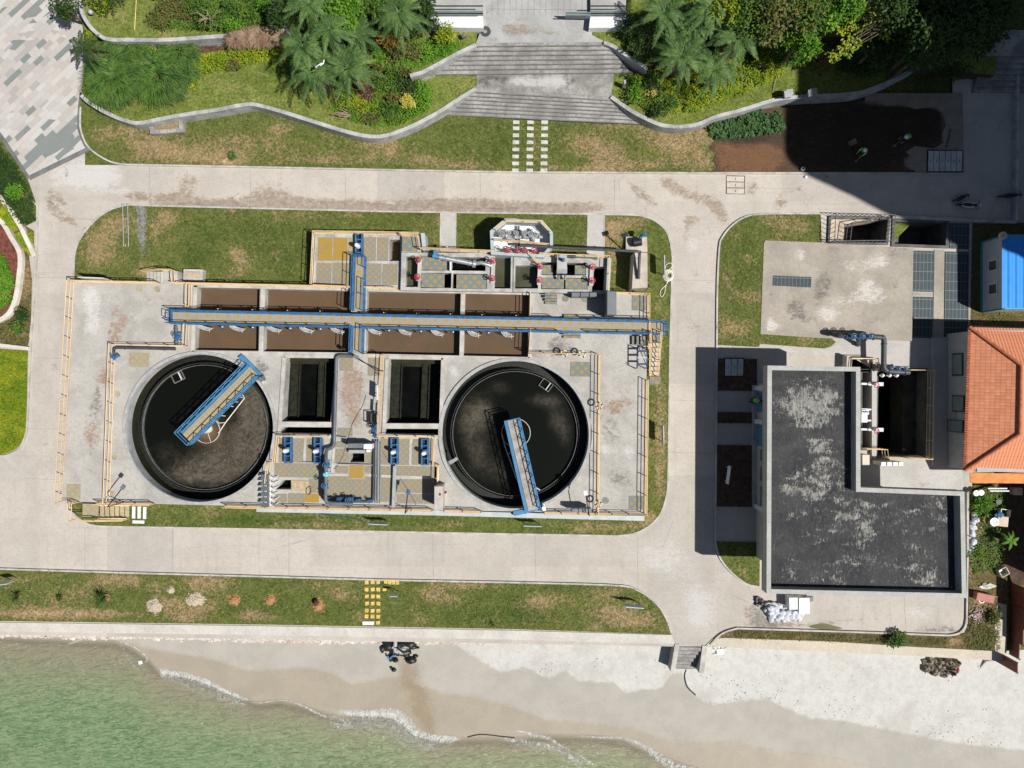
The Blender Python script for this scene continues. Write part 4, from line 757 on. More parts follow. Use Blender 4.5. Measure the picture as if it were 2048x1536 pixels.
for px,py,rz,lab in((357,754,.45,'scum box by the baffle of the left clarifier'),(1092,770,-.62,'scum box by the baffle of the right clarifier')):
 c=P(px,py,.1);r=thing('scum_box','open grey '+lab,'box',(c.x,c.y,-.5));m=MB()
 for dx,dy,w,h in((0,.34,.95,.05),(0,-.34,.95,.05),(.45,0,.05,.63),(-.45,0,.05,.63)):m.box((c.x+dx*math.cos(rz)-dy*math.sin(rz),c.y+dx*math.sin(rz)+dy*math.cos(rz),.0),(w,h,.5),rz)
 m.build('box_wall',BAFF,r);m=MB();m.box((c.x+.2*math.cos(rz),c.y+.2*math.sin(rz),.1),(.06,.66,.36),rz,0);m.build('beach_plate',WHITE,r);m=MB();m.box((c.x,c.y,-.05),(.86,.62,.02),rz);m.build('floor_plate',paint('olive_sludge',(.09,.09,.05,1),.7,var=.3),r)
m=MB();c=P(905,921,DZ);m.box(c+Vector((.1,0,.05)),(.7,.25,.25),.6);m.box(c+Vector((-.1,-.1,.15)),(.3,.3,.3),.5);solo('cleaning_brush',m,STEEL,'small steel bracket on the rim of the right clarifier, near the yellow railing','bracket')
# --- gratings let into the deck
for q,mt,lab in(((558,874,609,925),GR_N,'chequered grating beside the leftmost blue gate'),((613,874,648,925),GR_N,'chequered grating under the second blue gate'),((549,927,648,955),GR_N,'wide chequered grating below the two left gates'),((548,988,574,1005),GR_N,'small chequered grating in the corner by the white pipe rack'),((576,987,609,1006),GR_N,'small chequered grating beside the bright orange one at the railing'),((610,988,638,1005),GR_O,'bright orange grating at the railing, left of the grey pipe'),((667,898,699,927),GR_N,'chequered grating left of the dark square opening'),((731,899,748,926),GR_N,'chequered grating right of the dark square opening'),((671,932,697,946),GR_N,'chequered grating between the grey pipe and the orange panel'),((699,931,727,957),GR_O,'orange grating in the middle of the chequered ones'),((729,932,748,946),GR_N,'narrow chequered grating right of the central orange panel'),((656,953,698,1000),GR_N,'large chequered grating above the row of blue valves'),((699,959,728,1001),GR_N,'chequered grating below the central orange panel'),((729,953,748,998),GR_N,'tall chequered grating beside the three parallel pipes'),((761,875,819,930),GR_N,'chequered grating under the third blue gate'),((824,876,867,930),GR_N,'chequered grating under the rightmost blue gate'),((761,933,787,950),GR_N,'chequered grating right of the parallel pipes, upper one'),((794,933,873,955),GR_N,'long chequered grating right of the pale duct, upper one'),((762,955,786,1004),GR_N,'tall chequered grating between parallel pipes and pale duct'),((794,959,872,986),GR_N,'chequered grating in the shade of the tall steel cabinet'),((794,989,866,1007),GR_N,'chequered grating at the railing below the pale duct'),((679,714,706,742),GR_N,'square chequered grating at the foot of the short blue bridge'),((736,715,766,752),GR_N,'chequered grating under the crane arm at the yellow railing'),((675,856,705,873),GR_N,'chequered grating beside the grey pipe, above the cabinets'),((671,883,692,895),GR_N,'chequered grating in the shade of the cabinets'),((258,706,298,734),GR_T,'tan grating set in the deck near the left clarifier'),((133,969,161,998),GR_T,'tan grating in the lower left corner of the deck'),((1141,724,1180,753),GR_B,'teal and orange grating beside the right clarifier'),((1258,992,1288,1019),GR_B,'teal and orange grating in the lower right corner of the deck'),((1264,591,1292,621),GR_B,'teal and orange grating in the upper right corner of the deck'),((618,958,648,986),GR_N,'chequered grating between plywood cover and the big grey pipe'),((544,877,551,918),GR_T,'narrow tan grating strip at the left gate pit railing'),((870,934,877,962),GR_N,'narrow chequered grating strip at the right gate pit railing')):grating(q,mt,lab)
grating([(583,960),(617,962),(616,984),(582,981)],paint('plywood',(.42,.33,.21,1),.8,var=.2,sc=3),'tan plywood cover next to the dark corner opening',DZ,'cover_board',.05)
for q,zz in((HS[0],.2),(HS[1],.3)):
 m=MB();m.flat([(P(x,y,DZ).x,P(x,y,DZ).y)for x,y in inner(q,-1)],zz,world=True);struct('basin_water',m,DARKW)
m=MB();m.bar(P(698,903,1.6),P(730,903,1.6),.25,.25);solo('hatch_lid',m,PIPEL,'narrow pale hatch lid standing open over the dark square opening','lid')
for u,w,lab in(((634,950),(698,950),'left'),((728,950),(760,951),'middle'),((762,952),(868,956),'right')):
 m=MB();m.ribbon([u,w],.2,DZ-.02,DZ+.05);solo('beam',m,KERBC,'pale concrete beam between chequered gratings, the %s length of three'%lab,'beam')
for u,w,lab in(((611,875),(608,924),'pale concrete beam between the gratings of the left gate pit'),((822,876),(820,926),'pale concrete beam between the gratings of the right gate pit'),((668,896),(664,945),'pale concrete beam along the bend of the big grey pipe')):
 m=MB();m.ribbon([u,w],.2,DZ-.02,DZ+.055);solo('beam',m,KERBC,lab,'beam')
first=None
for px,py,lab in((579,898,'blue penstock frame with white actuator, leftmost of four'),(638,899,'blue penstock frame shaded by the raised grey pipe'),(790.5,901,'blue penstock frame in the right pit, next to the parallel pipes'),(851,903,'blue penstock frame by the right pit railing, rightmost of four')):
 c=P(px,py,DZ)
 if first is None:
  r=first=thing('sluice_gate',lab,'gate',c,'blue penstock frames in the gate pits')
  for s in(-1,1):m=MB();m.box(c+Vector((s*.24,0,.25)),(.12,2.1,.42));m.build('side_channel',BLUE,r)
  for yy in(-1.0,-.5,.5,1.0):m=MB();m.box(c+Vector((0,yy,.40)),(.36,.09,.1));m.build('cross_beam',BLUE,r)
  m=MB();m.box(c+Vector((0,0,.10)),(.36,1.9,.1));m.build('gate_leaf',paint('dark_gate',(.012,.02,.04,1),.5),r)
  m=MB();m.box(c+Vector((0,0,.5)),(.4,.4,.18));m.build('actuator_base',BLUE,r);m=MB();m.cyl(c+Vector((-.05,-.05,.55)),.2,.55,16,.16);m.ball(c+Vector((-.05,-.05,1.1)),.16);m.build('actuator',WHITE,r)
 else:dup(first,c,0,lab)
# --- pipework on the deck
def pipe(pts,r,mat,label,name='pipe',cat='pipe',n=12,flanges=True):
 q=[P(*p)for p in pts];root=thing(name,label,cat,q[0]);f=[]
 for i,v in enumerate(q):
  if 0<i<len(q)-1:
   a,b=(q[i-1]-v),(q[i+1]-v);ra=min(a.length,b.length,r*2.6);a,b=a.normalized()*ra,b.normalized()*ra
   for k in range(6):t_=k/5;f.append((v+a)*(1-t_)**2+v*2*t_*(1-t_)+(v+b)*t_**2)
  else:f.append(v)
 m=MB();m.tube(f,r,n);m.build('pipe_run',mat,root)
 if flanges:
  for i in range(len(q)-1):
   l=(q[i+1]-q[i]).length
   if l>1.5:
    for t_ in(.18,.82):d_=(q[i+1]-q[i]).normalized();e=q[i].lerp(q[i+1],t_);m=MB();m.tube([e-d_*.03,e+d_*.03],r*1.35,n);m.build('flange',mat,root)
 return root
pipe([(710,712,1.55),(673,711,1.55),(668,895,1.55),(652,898,1.8),(652,920,2.4),(651,1006,2.4),(706,1008,2.0)],.14,PIPEG,'thick grey pipe running down the left filter tank and bending along the gratings')
pipe([(647,910,1.45),(646,1000,1.45),(700,1005,1.45)],.13,PIPEG,'second grey pipe lying under the thick one beside the blue valves')
for i,(x,lab)in enumerate(((751,'left'),(755.5,'middle'),(760,'right'))):pipe([(x,882,1.65),(x-1,1006,1.65)],.06,PIPEG,'slim grey pipe, %s one of three parallel pipes'%lab,flanges=False)
pipe([(748,882,1.5),(746,1004,1.5),(700,1004,1.5)],.06,PIPED,'dark slim pipe beside the three pale parallel pipes',flanges=False)
m=MB();m.bar(P(790,932,1.55),P(787,1014,1.55),.26,.16);solo('cable_duct',m,PIPEL,'pale straight duct crossing the chequered gratings to the railing','duct')
pipe([(352,652,1.5),(353,692,1.5)],.12,PIPEG,'short grey pipe beside the blue bridge end, leading to a blue valve');pipe([(351,698,1.5),(228,695,1.5),(227,706,1.5),(231,712,1.3)],.11,PIPED,'dark grey pipe along the railing above the left clarifier')
pipe([(694,876,1.45),(664,872,1.45)],.05,PIPEL,'short pale pipe crossing above the cabinets',flanges=False)
pipe([(605,924,1.35),(640,926,1.35)],.04,PIPEL,'thin pale pipe below the leftmost gates',flanges=False);pipe([(675,928,1.4),(745,930,1.4)],.04,PIPEL,'thin pale pipe below the dark square opening',flanges=False)
def valve(px,py,z,label,axis=0.0,s=1.0,mat=BLUE,wheel=None,group=None,tilt=0.0):
 c=P(px,py,z);r=thing('gate_valve',label,'valve',c,group)
 dx=Vector((math.cos(axis),math.sin(axis),0))
 m=MB();m.ball(c,(.17*s,.17*s,.2*s));m.tube([c-dx*.28*s,c-dx*.22*s],.2*s,12);m.tube([c+dx*.22*s,c+dx*.28*s],.2*s,12);m.tube([c-dx*.24*s,c+dx*.24*s],.12*s,12);m.build('body',mat,r)
 m=MB();m.cyl(c+Vector((0,0,.12*s)),.11*s,.3*s,10,.07*s);m.build('bonnet',mat,r)
 m=MB();m.tube([c+Vector((0,0,.4*s)),c+Vector((0,0,.75*s))],.025*s,6);m.build('stem',STEEL,r)
 m=MB();z1=c.z+.62*s;R_=.17*s;m.tube([(c.x+R_*math.cos(k*.524),c.y+R_*math.sin(k*.524),z1)for k in range(12)],.026*s,6,True)
 for k in range(3):m.tube([(c.x-R_*math.cos(k*1.047),c.y-R_*math.sin(k*1.047),z1),(c.x+R_*math.cos(k*1.047),c.y+R_*math.sin(k*1.047),z1)],.016*s,5)
 m.build('handwheel',wheel or mat,r);return r
for px,py,z,s,ax,lab in((655,928,2.2,1.15,1.57,'big blue valve on the raised grey pipe, near the second gate'),(652,969,2.2,1.1,1.57,'big blue valve on the raised grey pipe, near the railing'),(659,997,1.5,.8,0,'blue valve in the row by the railing, nearest the grey pipe'),(681,997,1.5,.9,0,'blue valve second in the row by the railing'),(699,998,1.6,1.1,0,'bright blue valve in the middle of the row by the railing'),(718,1000,1.5,.8,0,'blue valve fourth in the row by the railing'),(741,1001,1.5,.75,0,'blue valve at the foot of the three parallel pipes'),(751,858,1.6,1.0,1.57,'blue valve below the black pump frame'),(752,870,1.5,.8,1.57,'lower blue valve below the black pump frame, above the parallel pipes'),(358,673,1.5,1.1,1.57,'blue valve on the short grey pipe left of the first basin'),(232,713,1.35,.9,.6,'blue valve at the elbow near the tan grating')):
 valve(px,py,z,lab,ax,s)
m=MB();c=P(652,948,2.4);m.tube([c+Vector((0,-.16,0)),c+Vector((0,.16,0))],.24,14);m.cyl(c+Vector((0,0,.15)),.12,.25,10);solo('flow_meter',m,paint('cyan_paint',(.16,.46,.58,1),.4,var=.1),'pale cyan flow meter round the raised grey pipe','meter')
c=P(748,836,DZ);r=thing('pump_set','black pump set with twin cylinders by the yellow railing','pump',c)
for s in(-1,1):
 m=MB();m.tube([c+Vector((s*.16,-.4,.45)),c+Vector((s*.16,.4,.45))],.15,12);m.build('cylinder',BLACK,r)
m=MB()
for x in(-.32,.32):
 for y in(-.42,.42):m.box(c+Vector((x,y,.4)),(.05,.05,.8))
for y in(-.42,.42):m.box(c+Vector((0,y,.8)),(.7,.05,.05));m.box(c+Vector((y*.76,0,.78)),(.05,.9,.05))
m.build('frame',BLACK,r);m=MB();m.tube([c+Vector((.3,-.5,.5)),c+Vector((.2,-1.1,.4))],.07,8);m.build('outlet',BLUE,r)
def cabinet(x0,y0,x1,y1,z0,z1,label,mat,doors=1,roof=None,name='control_cabinet',cat='cabinet'):
 r=thing(name,label,cat,P((x0+x1)/2,(y0+y1)/2,z0));a,b=P(x0,y1,z1),P(x1,y0,z1);w,d=b.x-a.x,b.y-a.y;cx,cy=(a.x+b.x)/2,(a.y+b.y)/2
 m=MB();m.box((cx,cy,(z0+z1)/2),(w*.95,d*.95,z1-z0));m.build('body',mat,r)
 m=MB();m.box((cx,cy,z1+.02),(w,d,.05),taper=.94);m.build('lid',roof or mat,r)
 for k in range(doors):
  m=MB();x=cx-w*.475+(k+.5)*w*.95/doors;m.box((x,cy-d*.475-.012,(z0+z1)/2),(w*.9/doors,.02,(z1-z0)*.86));o=m.build('door',mat,r)
  m=MB();m.box((x+w*.3/doors,cy-d*.475-.035,(z0+z1)/2),(.03,.03,.14));m.build('handle',BLACK,o)
 return r
cabinet(695,887,726,896,DZ,2.5,'grey triple control cabinet with its back to the shade',CABG,3)
cabinet(727,888,744,898,DZ,2.5,'white control cabinet, right of the grey triple one',WHITE,1)
cabinet(733,899,741,904,DZ,1.9,'small white box in front of the white control cabinet',WHITE,1)
cabinet(868.5,972,886,1021,DZ,3.1,'tall narrow stainless cabinet at the seaward railing',paint('bright_steel',(.52,.48,.42,1),.4,.25,var=.15,sc=2),2)
m=MB();c=P(880,989,3.18);m.box(c,(.14,.16,.05));solo('warning_plate',m,paint('maroon',(.14,.03,.02,1),.6),'small maroon plate on top of the tall stainless cabinet','plate')
m=MB();c=P(892,984,DZ);m.cyl(c,.07,.55,12);m.ball(c+Vector((0,0,.55)),.07);m.box(c+Vector((0,0,.65)),(.06,.03,.08));solo('fire_extinguisher',m,RED,'red fire extinguisher standing beside the tall stainless cabinet','extinguisher')
cabinet(1214,582,1233,630,DZ,3.3,'tall dark grey cabinet behind the blue bridge, casting a wide shadow',CABG,2)
for x0,x1,lab in((1143,1160,'grey instrument cabinet against the right screen chamber, left of three'),(1161,1178,'grey instrument cabinet against the right screen chamber, middle of three'),(1179,1196,'grey instrument cabinet against the right screen chamber, right of three')):cabinet(x0,585,x1,593,DZ,2.2,lab,CABG,1)
for x0,x1,lab in((1144,1156,'small grey box on the railing, left of three'),(1157,1169,'small grey box on the railing, middle of three'),(1171,1183,'small grey box on the railing, right of three')):cabinet(x0,1017,x1,1025,1.6,2.5,lab,CABG,1)
r=thing('instrument_rack','white steel rack with six tilted grey plates near the left clarifier','rack',P(535,980,DZ))
for k in range(6):
 c=P(530,955+k*11,2.1);m=MB();m.box(c,(.62,.36,.04),.0,-.5);m.build('plate',CABG,r)
 m=MB();m.tube([c+Vector((.1,0,-.05)),c+Vector((.55,-.15,-.5)),c+Vector((.8,.1,-.85))],.025,6);m.tube([c+Vector((.3,.1,-.02)),c+Vector((.7,-.2,-.2))],.022,6);m.build('bracket',WHITE,r)
for x in(533,541):
 m=MB();m.tube([P(x,949,DZ),P(x,949,2.0),P(x-1,1012,2.0),P(x-1,1012,DZ)],.035,6);m.build('frame',WHITE,r)
HOSE=paint('pale_hose',(.50,.50,.47,1),.5,var=.15);first=None
hs=((394,'by the left wall of the first basin'),(460,'in the middle of the first basin'),(534,'by the divider in the second basin'),(600,'in the middle of the second basin'),(662,'near the cross bridge in the second basin'),(737,'right of the cross bridge'),(798,'left of the middle of the third basin'),(863,'right of the middle of the third basin'),(936,'by the divider in the fourth basin'),(1003,'in the middle of the fourth basin'))
for x,lab in hs:
 y=line(A,B_,(x-342)/988)[1]+12;c=P(x,y,1.75);lb='bundle of pale curved air hoses '+lab
 if first is None:
  r=first=thing('air_hose',lb,'hose',c,'air hose bundles along the blue bridge')
  for k in range(4):
   q=[c+Vector((-.05+k*.11,.1,0)),c+Vector((.0+k*.12,-.15,.05)),c+Vector((.12+k*.14,-.32+k*.03,-.2)),c+Vector((.38+k*.12,-.45+k*.05,-.6)),c+Vector((.52+k*.1,-.42+k*.05,-1.05))]
   m=MB();m.tube(smooth([tuple(v)for v in q],4),.035,6);m.build('hose',HOSE,r)
  m=MB();m.tube([c+Vector((-.2,.02,-.1)),c+Vector((.5,.02,-.1))],.07,8);m.build('manifold',BLUE,r)
  m=MB();m.bar(c+Vector((.55,-.5,-.4)),c+Vector((.95,-.42,-.4)),.05,.05);m.bar(c+Vector((.8,-.62,-.4)),c+Vector((.76,-.25,-.4)),.04,.04);m.build('bracket',HOSE,r)
 else:dup(first,c,0,lb)
first=None
for x,sd,lab in((442,-1,'first basin, seaward side'),(503,-1,'first basin, at the divider'),(578,-1,'second basin, seaward side'),(638,-1,'second basin, left of the cross bridge'),(775,-1,'third basin, left half'),(839,-1,'third basin, right half'),(903,-1,'third basin, at the divider'),(974,-1,'fourth basin'),(441,1,'first basin, wall side'),(510,1,'divider, wall side'),(580,1,'second basin, wall side'),(645,1,'left of the cross bridge, wall side'),(772,1,'third basin, wall side'),(838,1,'third basin, wall side, right half'),(905,1,'second divider, wall side'),(968,1,'fourth basin, wall side'),(1036,1,'last basin, wall side, by its end')):
 y=line(A,B_,(x-342)/988)[1]-sd*12;c=P(x,y,1.6);lb='small dark air valve under the blue bridge, '+lab
 if first is None:
  r=first=thing('air_valve',lb,'valve',c,'air valves along the blue bridge')
  m=MB();m.tube([c+Vector((0,.15,0)),c+Vector((0,-.3,0)),c+Vector((.1,-.42,-.3))],.06,8);m.build('body',PIPED,r)
  m=MB();m.tube([c+Vector((-.22,-.12,.22)),c+Vector((.22,-.12,.22))],.04,6);m.tube([c+Vector((0,-.12,0)),c+Vector((0,-.12,.24))],.04,6);m.build('handle',BLACK,r)
  m=MB();m.cyl(c+Vector((.15,-.22,.0)),.05,.16,8);m.build('cap',WHITE,r)
 else:dup(first,c,0 if sd<0 else math.pi,lb)
def arm_lamp(px,py,hx,hy,z0,h,label,mat=DARKM,headmat=None):
 b0=P(px,py,z0);hd=P(hx,hy,z0+h);r=thing('deck_lamp',label,'lamp',b0);t0=Vector((b0.x,b0.y,z0+h))
 m=MB();m.tube([b0,t0,hd],.04,8);m.build('pole',mat,r);m=MB();dd=(hd-t0).normalized();m.box(hd,(.35,.28,.1),math.atan2(dd.y,dd.x));m.build('lamp_head',headmat or CABG,r);return r
arm_lamp(247,1004,246,974,DZ,2.2,'thin lamp on the deck railing near the tan stair');arm_lamp(1173,1022,1171,986,DZ,2.0,'thin lamp on the deck railing, left of the three small boxes',headmat=WHITE);arm_lamp(817,1018,816,984,DZ,1.8,'thin dark lamp between the pale duct and tall cabinet',headmat=BLUE)
arm_lamp(766,742,712,714,DZ,2.6,'dark crane arm over the walkway beside the right filter tank')
first=None
for px,py,lab in((1128,707,'on the railing left of the grating by the right clarifier'),(1164,708,'on the railing above the teal grating'),(1198,811,'on the railing right of the right clarifier'),(1196,1007,'on the railing near the thin white headed lamp')):
 c=P(px,py,DZ+.85)
 if first is None:
  r=first=thing('life_ring','white life ring hung '+lab,'life ring',c,'life rings on the deck railings');m=MB();m.tube([(c.x+.24*math.cos(k*.393),c.y+.24*math.sin(k*.393),c.z)for k in range(16)],.065,8,True);m.build('ring',paint('cream_ring',(.62,.55,.42,1),.6),r)
  for k in range(4):a_=k*1.57+.4;m=MB();m.tube([(c.x+.24*math.cos(a_+u),c.y+.24*math.sin(a_+u),c.z)for u in(-.2,0,.2)],.072,8);m.build('band',BLACK,r)
 else:dup(first,c,0,'white life ring hung '+lab)
first=None
for px,py,rd,lab in((279,578,.23,'nearest the deck corner, left of its twin'),(315,579,.23,'right behind the small concrete steps'),(235,788,.22,'beside the left clarifier, upper of three by the railing'),(229,915,.22,'beside the left clarifier, middle of three by the railing'),(224,988,.22,'beside the left clarifier, nearest the thin lamp'),(1211,1001,.26,'of blue and orange in the lower right of the deck'),(1131,597,.26,'below the left grey instrument cabinet'),(1169,598,.26,'below the right grey instrument cabinet')):
 c=P(px,py,DZ);m=MB();m.cyl(c,rd,.03,28);r=thing('manhole_cover','round manhole cover '+lab,'cover',c,'round covers in the deck');m.build('lid',GR_B if px==1211 else paint('cover_iron',(.33,.28,.20,1)if px<1000 else(.2,.19,.17,1),.7,var=.2),r);m=MB();m.ring(c,rd+.01,rd+.05,DZ,DZ+.02,28);m.build('frame',KERBC,r)
c=P(1280,716,DZ);r=thing('hoist_frame','dark blue steel hoist frame at the right railing, throwing a black shadow','frame',c)
NAVY=paint('navy_paint',(.02,.045,.11,1),.4,var=.2)
for s in(-1,1):m=MB();m.tube([c+Vector((s*.38,-.8,0)),c+Vector((s*.38,-.8,.9)),c+Vector((s*.38,.8,.9)),c+Vector((s*.38,.8,0))],.05,8);m.build('side_frame',NAVY,r)
for y in(-.5,0,.5):m=MB();m.box(c+Vector((0,y,.9)),(.76,.14,.08));m.build('cross_bar',PIPEL if y==0 else NAVY,r)
def wire(pts,label,r=.012,mat=None,z=DZ+.03,name='cable'):
 m=MB();m.tube(smooth([tuple(P(p[0],p[1],z if len(p)<3 else p[2]))for p in pts],5),r,5);return solo(name,m,mat or BLACK,label,'cable')
wire([(732,790),(725,812),(714,830),(704,850),(698,870),(692,890),(684,915),(672,934),(660,944)],'thin black cable wandering down the walkway to the valves',.02);wire([(764,901),(776,920),(790,942),(806,965),(822,990),(832,1010)],'thin black cable slanting across the right gratings',.018)
wire([(588,1019,1.05),(610,1022,.9),(640,1028,.25),(700,1036,.16),(737,1047,.16)],'thin teal hose trailing over the lawn strip to the sign board',.03,paint('teal_hose',(.03,.12,.14,1),.5));wire([(628,975),(617,972),(600,968),(585,962)],'thin cable beside the plywood cover',.015)
m=MB()
for k in range(3):m.tube([(P(617,981,DZ+.06+k*.02).x+(.22-k*.02)*math.cos(u*.42),P(617,981,DZ).y+.3*math.sin(u*.42),DZ+.06+k*.02)for u in range(15)],.02,5,True)
solo('cable_coil',m,paint('brown_cable',(.12,.08,.05,1),.6),'small coil of brown cable beside the plywood cover','coil')
# --- inlet works behind the deck: orange platform and two screen chambers
IZ=1.3
pl=thing('inlet_platform','raised concrete platform with orange gratings behind the second brown basin','platform',P(715,520,0))
PH=[[(779,479),(801,479),(800,522),(778,522)]]
m=MB();m.prism([(624,465),(803,468),(801,576),(622,572)],-.25,IZ,PH);m.build('concrete_block',TANKC,pl)
m=MB();m.flat(R4(778,478,802,523),.2);struct('basin_water',m,BROWNW)
for q,mt,lab in(((636,475,665,521),GR_O,'bright orange grating on the raised platform, left one of a pair'),((667,475,695,521),GR_O,'bright orange grating on the raised platform, right one of a pair'),((633,526,663,568),GR_N,'orange dotted grating in the near left corner of the platform'),((665,526,704,568),GR_N,'orange dotted grating left of the short blue bridge'),((728,474,752,522),GR_N,'orange dotted grating right of the blue gate on the platform'),((754,475,777,522),GR_N,'orange dotted grating beside the open dark pit of the platform'),((734,527,763,569),GR_N,'orange dotted grating right of the short blue bridge'),((765,528,795,570),GR_N,'orange dotted grating against the screen chamber wall'),((697,475,711,521),GR_T,'narrow tan grating left of the blue gate on the platform')):grating(q,mt,lab,IZ)
dup(bpy.data.objects['sluice_gate'],P(720,494,IZ),0,'blue penstock frame on the orange platform behind the basins')
WT=1.75
ch=thing('screen_chamber','concrete screen chamber left of the octagonal tank, with water channels and gratings','chamber',P(910,540,0))
LW=[[(812,513),(837,513),(836,574),(811,574)],[(842,512),(898,512),(898,541),(841,541)],[(842,546),(903,546),(902,576),(841,576)],[(902,514),(971,515),(971,542),(902,541)],[(906,547),(974,548),(974,578),(905,577)],[(990,512),(1022,512),(1021,577),(989,577)]]
m=MB();m.prism([(802,474),(803,505),(1026,506),(1025,584),(800,582),(801,474)][:0]or[(803,505),(1026,506),(1025,584),(801,581)],-.25,WT,LW);m.build('chamber_walls',TANKC,ch)
m=MB();m.prism([(803,472),(842,472),(842,504),(803,504)],-.25,WT-.14);m.build('corner_block',TANKC,ch)
ch2=thing('screen_chamber','concrete screen chamber right of the octagonal tank, with a dark end pit','chamber',P(1120,545,0))
RW=[[(1031,531),(1077,531),(1076,577),(1030,577)],[(1083,524),(1172,526),(1172,551),(1082,550)],[(1083,555),(1175,556),(1175,579),(1082,578)],[(1186,533),(1213,533),(1212,581),(1184,580)]]
m=MB();m.prism([(1027.5,506),(1220,513),(1218,588),(1026.5,584)],-.25,WT,RW);m.build('chamber_walls',TANKC,ch2)
GREENW=paint('green_channel_water',(.062,.062,.036,1),.25,var=.25,sc=.7,da=.1)
for q in(LW[0],LW[5],RW[0]):m=MB();m.flat([(P(x,y,WT).x,P(x,y,WT).y)for x,y in inner(q,-1)],.95,world=True);struct('basin_water',m,GREENW)
for q in(LW[3],LW[1],LW[2],LW[4],RW[1],RW[2],RW[3]):m=MB();m.flat([(P(x,y,WT).x,P(x,y,WT).y)for x,y in inner(q,-1)],.45,world=True);struct('basin_water',m,DARKW)
for q,lab in(((843,513,897,540),'teal and orange grating under the blue end of the screw screen'),((843,547,889,575),'teal and orange grating in the left chamber, left of a dark slot'),((913,549,973,577),'teal and orange grating in the left chamber, right of a dark slot'),((804,474,835,503),'teal and orange grating on the corner block by the railing'),((1028,508,1052,528),'teal and orange grating below the row of red handwheels'),((1084,530,1106,549),'teal and orange grating left of the steel screen box'),((1150,531,1171,549),'teal and orange grating right of the steel screen box'),((1084,556,1128,577),'teal and orange grating below the steel screen box'),((1131,557,1174,578),'teal and orange grating in the right chamber near the dark pit')):grating(q,GR_B,lab,WT-.06)
r=thing('screw_screen','long silver screw screen with pale blue motor lying over the left chamber','screen',P(905,522,WT));a,b=P(878,514,2.3),P(945,527,1.9)
m=MB();m.tube([a,b],.2,16);m.build('screw_tube',STEEL,r);m=MB();m.tube([b,b+(b-a).normalized()*.25],.3,16);m.build('end_drum',STEEL,r)
m=MB();m.tube([a,a-(b-a).normalized()*.5],.17,12);m.box(a-(b-a).normalized()*.25+Vector((0,.25,0)),(.3,.4,.35));m.build('motor',BLUEP,r)
for f in(.2,.55,.9):e=a.lerp(b,f);d_=(b-a).normalized();m=MB();m.tube([e-d_*.03,e+d_*.03],.25,16);m.build('flange',STEEL,r)
m=MB();m.tube([b+Vector((.2,0,0)),b+Vector((.7,.05,.1)),b+Vector((1.6,-.2,-.2))],.16,10);m.build('outlet_pipe',STEEL,r)
m=MB();e=P(902,530,WT);m.box(e+Vector((0,-.05,.2)),(.12,.9,.4));m.build('support',WHITE,r)
r=thing('step_screen','steel step screen box with a blue motor standing in the right chamber','screen',P(1124,530,WT))
m=MB();c=P(1124,524,2.4);m.box(c-Vector((0,0,.6)),(.75,1.1,1.3));m.build('housing',paint('housing_steel',(.40,.40,.39,1),.45,.3,var=.15),r);m=MB();m.box(c+Vector((0,-.6,-.3)),(.8,.5,.5));m.build('chute',STEEL,r)
m=MB();m.cyl(c+Vector((.1,.1,.05)),.13,.45,12);m.ball(c+Vector((.1,.1,.5)),.13);m.build('motor',BLUEP,r)
for k in(-1,1):m=MB();m.tube([c+Vector((k*.25,-1.0,-.1)),c+Vector((k*.25,-1.3,-.3))],.1,8);m.build('nozzle',STEEL,r)
first=None
for px,py,lab in((839,523,'at the left water channel, rear one'),(837.5,557,'at the left water channel, front one'),(986,525,'at the middle water channel, rear one'),(985,560,'at the middle water channel, front one'),(1016,504,'leftmost of the four in front of the octagonal tank'),(1034,505,'second of the four in front of the octagonal tank'),(1048.5,505,'third of the four in front of the octagonal tank'),(1067.6,505,'rightmost of the four in front of the octagonal tank'),(1080,536,'right of the green channel, rear one'),(1078,563,'right of the green channel, front one'),(1183,537,'at the dark end pit, rear one'),(1182,564,'at the dark end pit, front one')):
 c=P(px,py,WT);lb='red handwheel gate stand '+lab
 if first is None:
  r=first=thing('gate_stand',lb,'valve',c,'red handwheel gate stands')
  m=MB();m.cyl(c,.13,.7,12,.09);m.box(c+Vector((0,0,.04)),(.4,.4,.08));m.build('pedestal',PIPEL,r);m=MB();m.tube([c+Vector((0,0,.6)),c+Vector((0,0,1.2))],.03,6);m.build('stem',STEEL,r)
  m=MB();m.tube([(c.x+.21*math.cos(k*.393),c.y+.21*math.sin(k*.393),c.z+.85)for k in range(16)],.035,8,True)
  for k in range(3):m.tube([(c.x-.21*math.cos(k*1.047),c.y-.21*math.sin(k*1.047),c.z+.85),(c.x+.21*math.cos(k*1.047),c.y+.21*math.sin(k*1.047),c.z+.85)],.022,6)
  m.ball(c+Vector((0,0,.86)),.06);m.build('handwheel',RED,r)
 else:dup(first,c,0,lb)
for u,w,lab in(((840,518),(838,562),'left channel of the left chamber'),((987,520),(985,566),'middle channel of the left chamber'),((1080,530),(1078,570),'green channel of the right chamber'),((1184,530),(1182,572),'dark end pit of the right chamber'),((1012,504.5),(1072,505.5),'front of the octagonal tank')):
 m=MB();m.bar(P(*u,WT+.1),P(*w,WT+.1),.3,.14);solo('gate_beam',m,KERBC,'pale beam carrying red handwheels over the '+lab,'beam')
rail([(803,471),(838,473),(842,500),(920,503),(998,506)],'yellow railing along the back of the left screen chamber',z0=WT);rail([(1078,510),(1120,513),(1216,516),(1213,583)],'yellow railing round the back of the right screen chamber',z0=WT);rail([(1055,508),(1078,530)],'short yellow railing slanting down beside the green channel',z0=WT)
m=MB();m.ribbon([(845,466),(849,500)],.3,0,2.1);solo('parapet',m,paint('blue_grey_wall',(.36,.42,.43,1),.7,var=.1),'blue grey upstand at the corner of the left screen chamber','parapet')
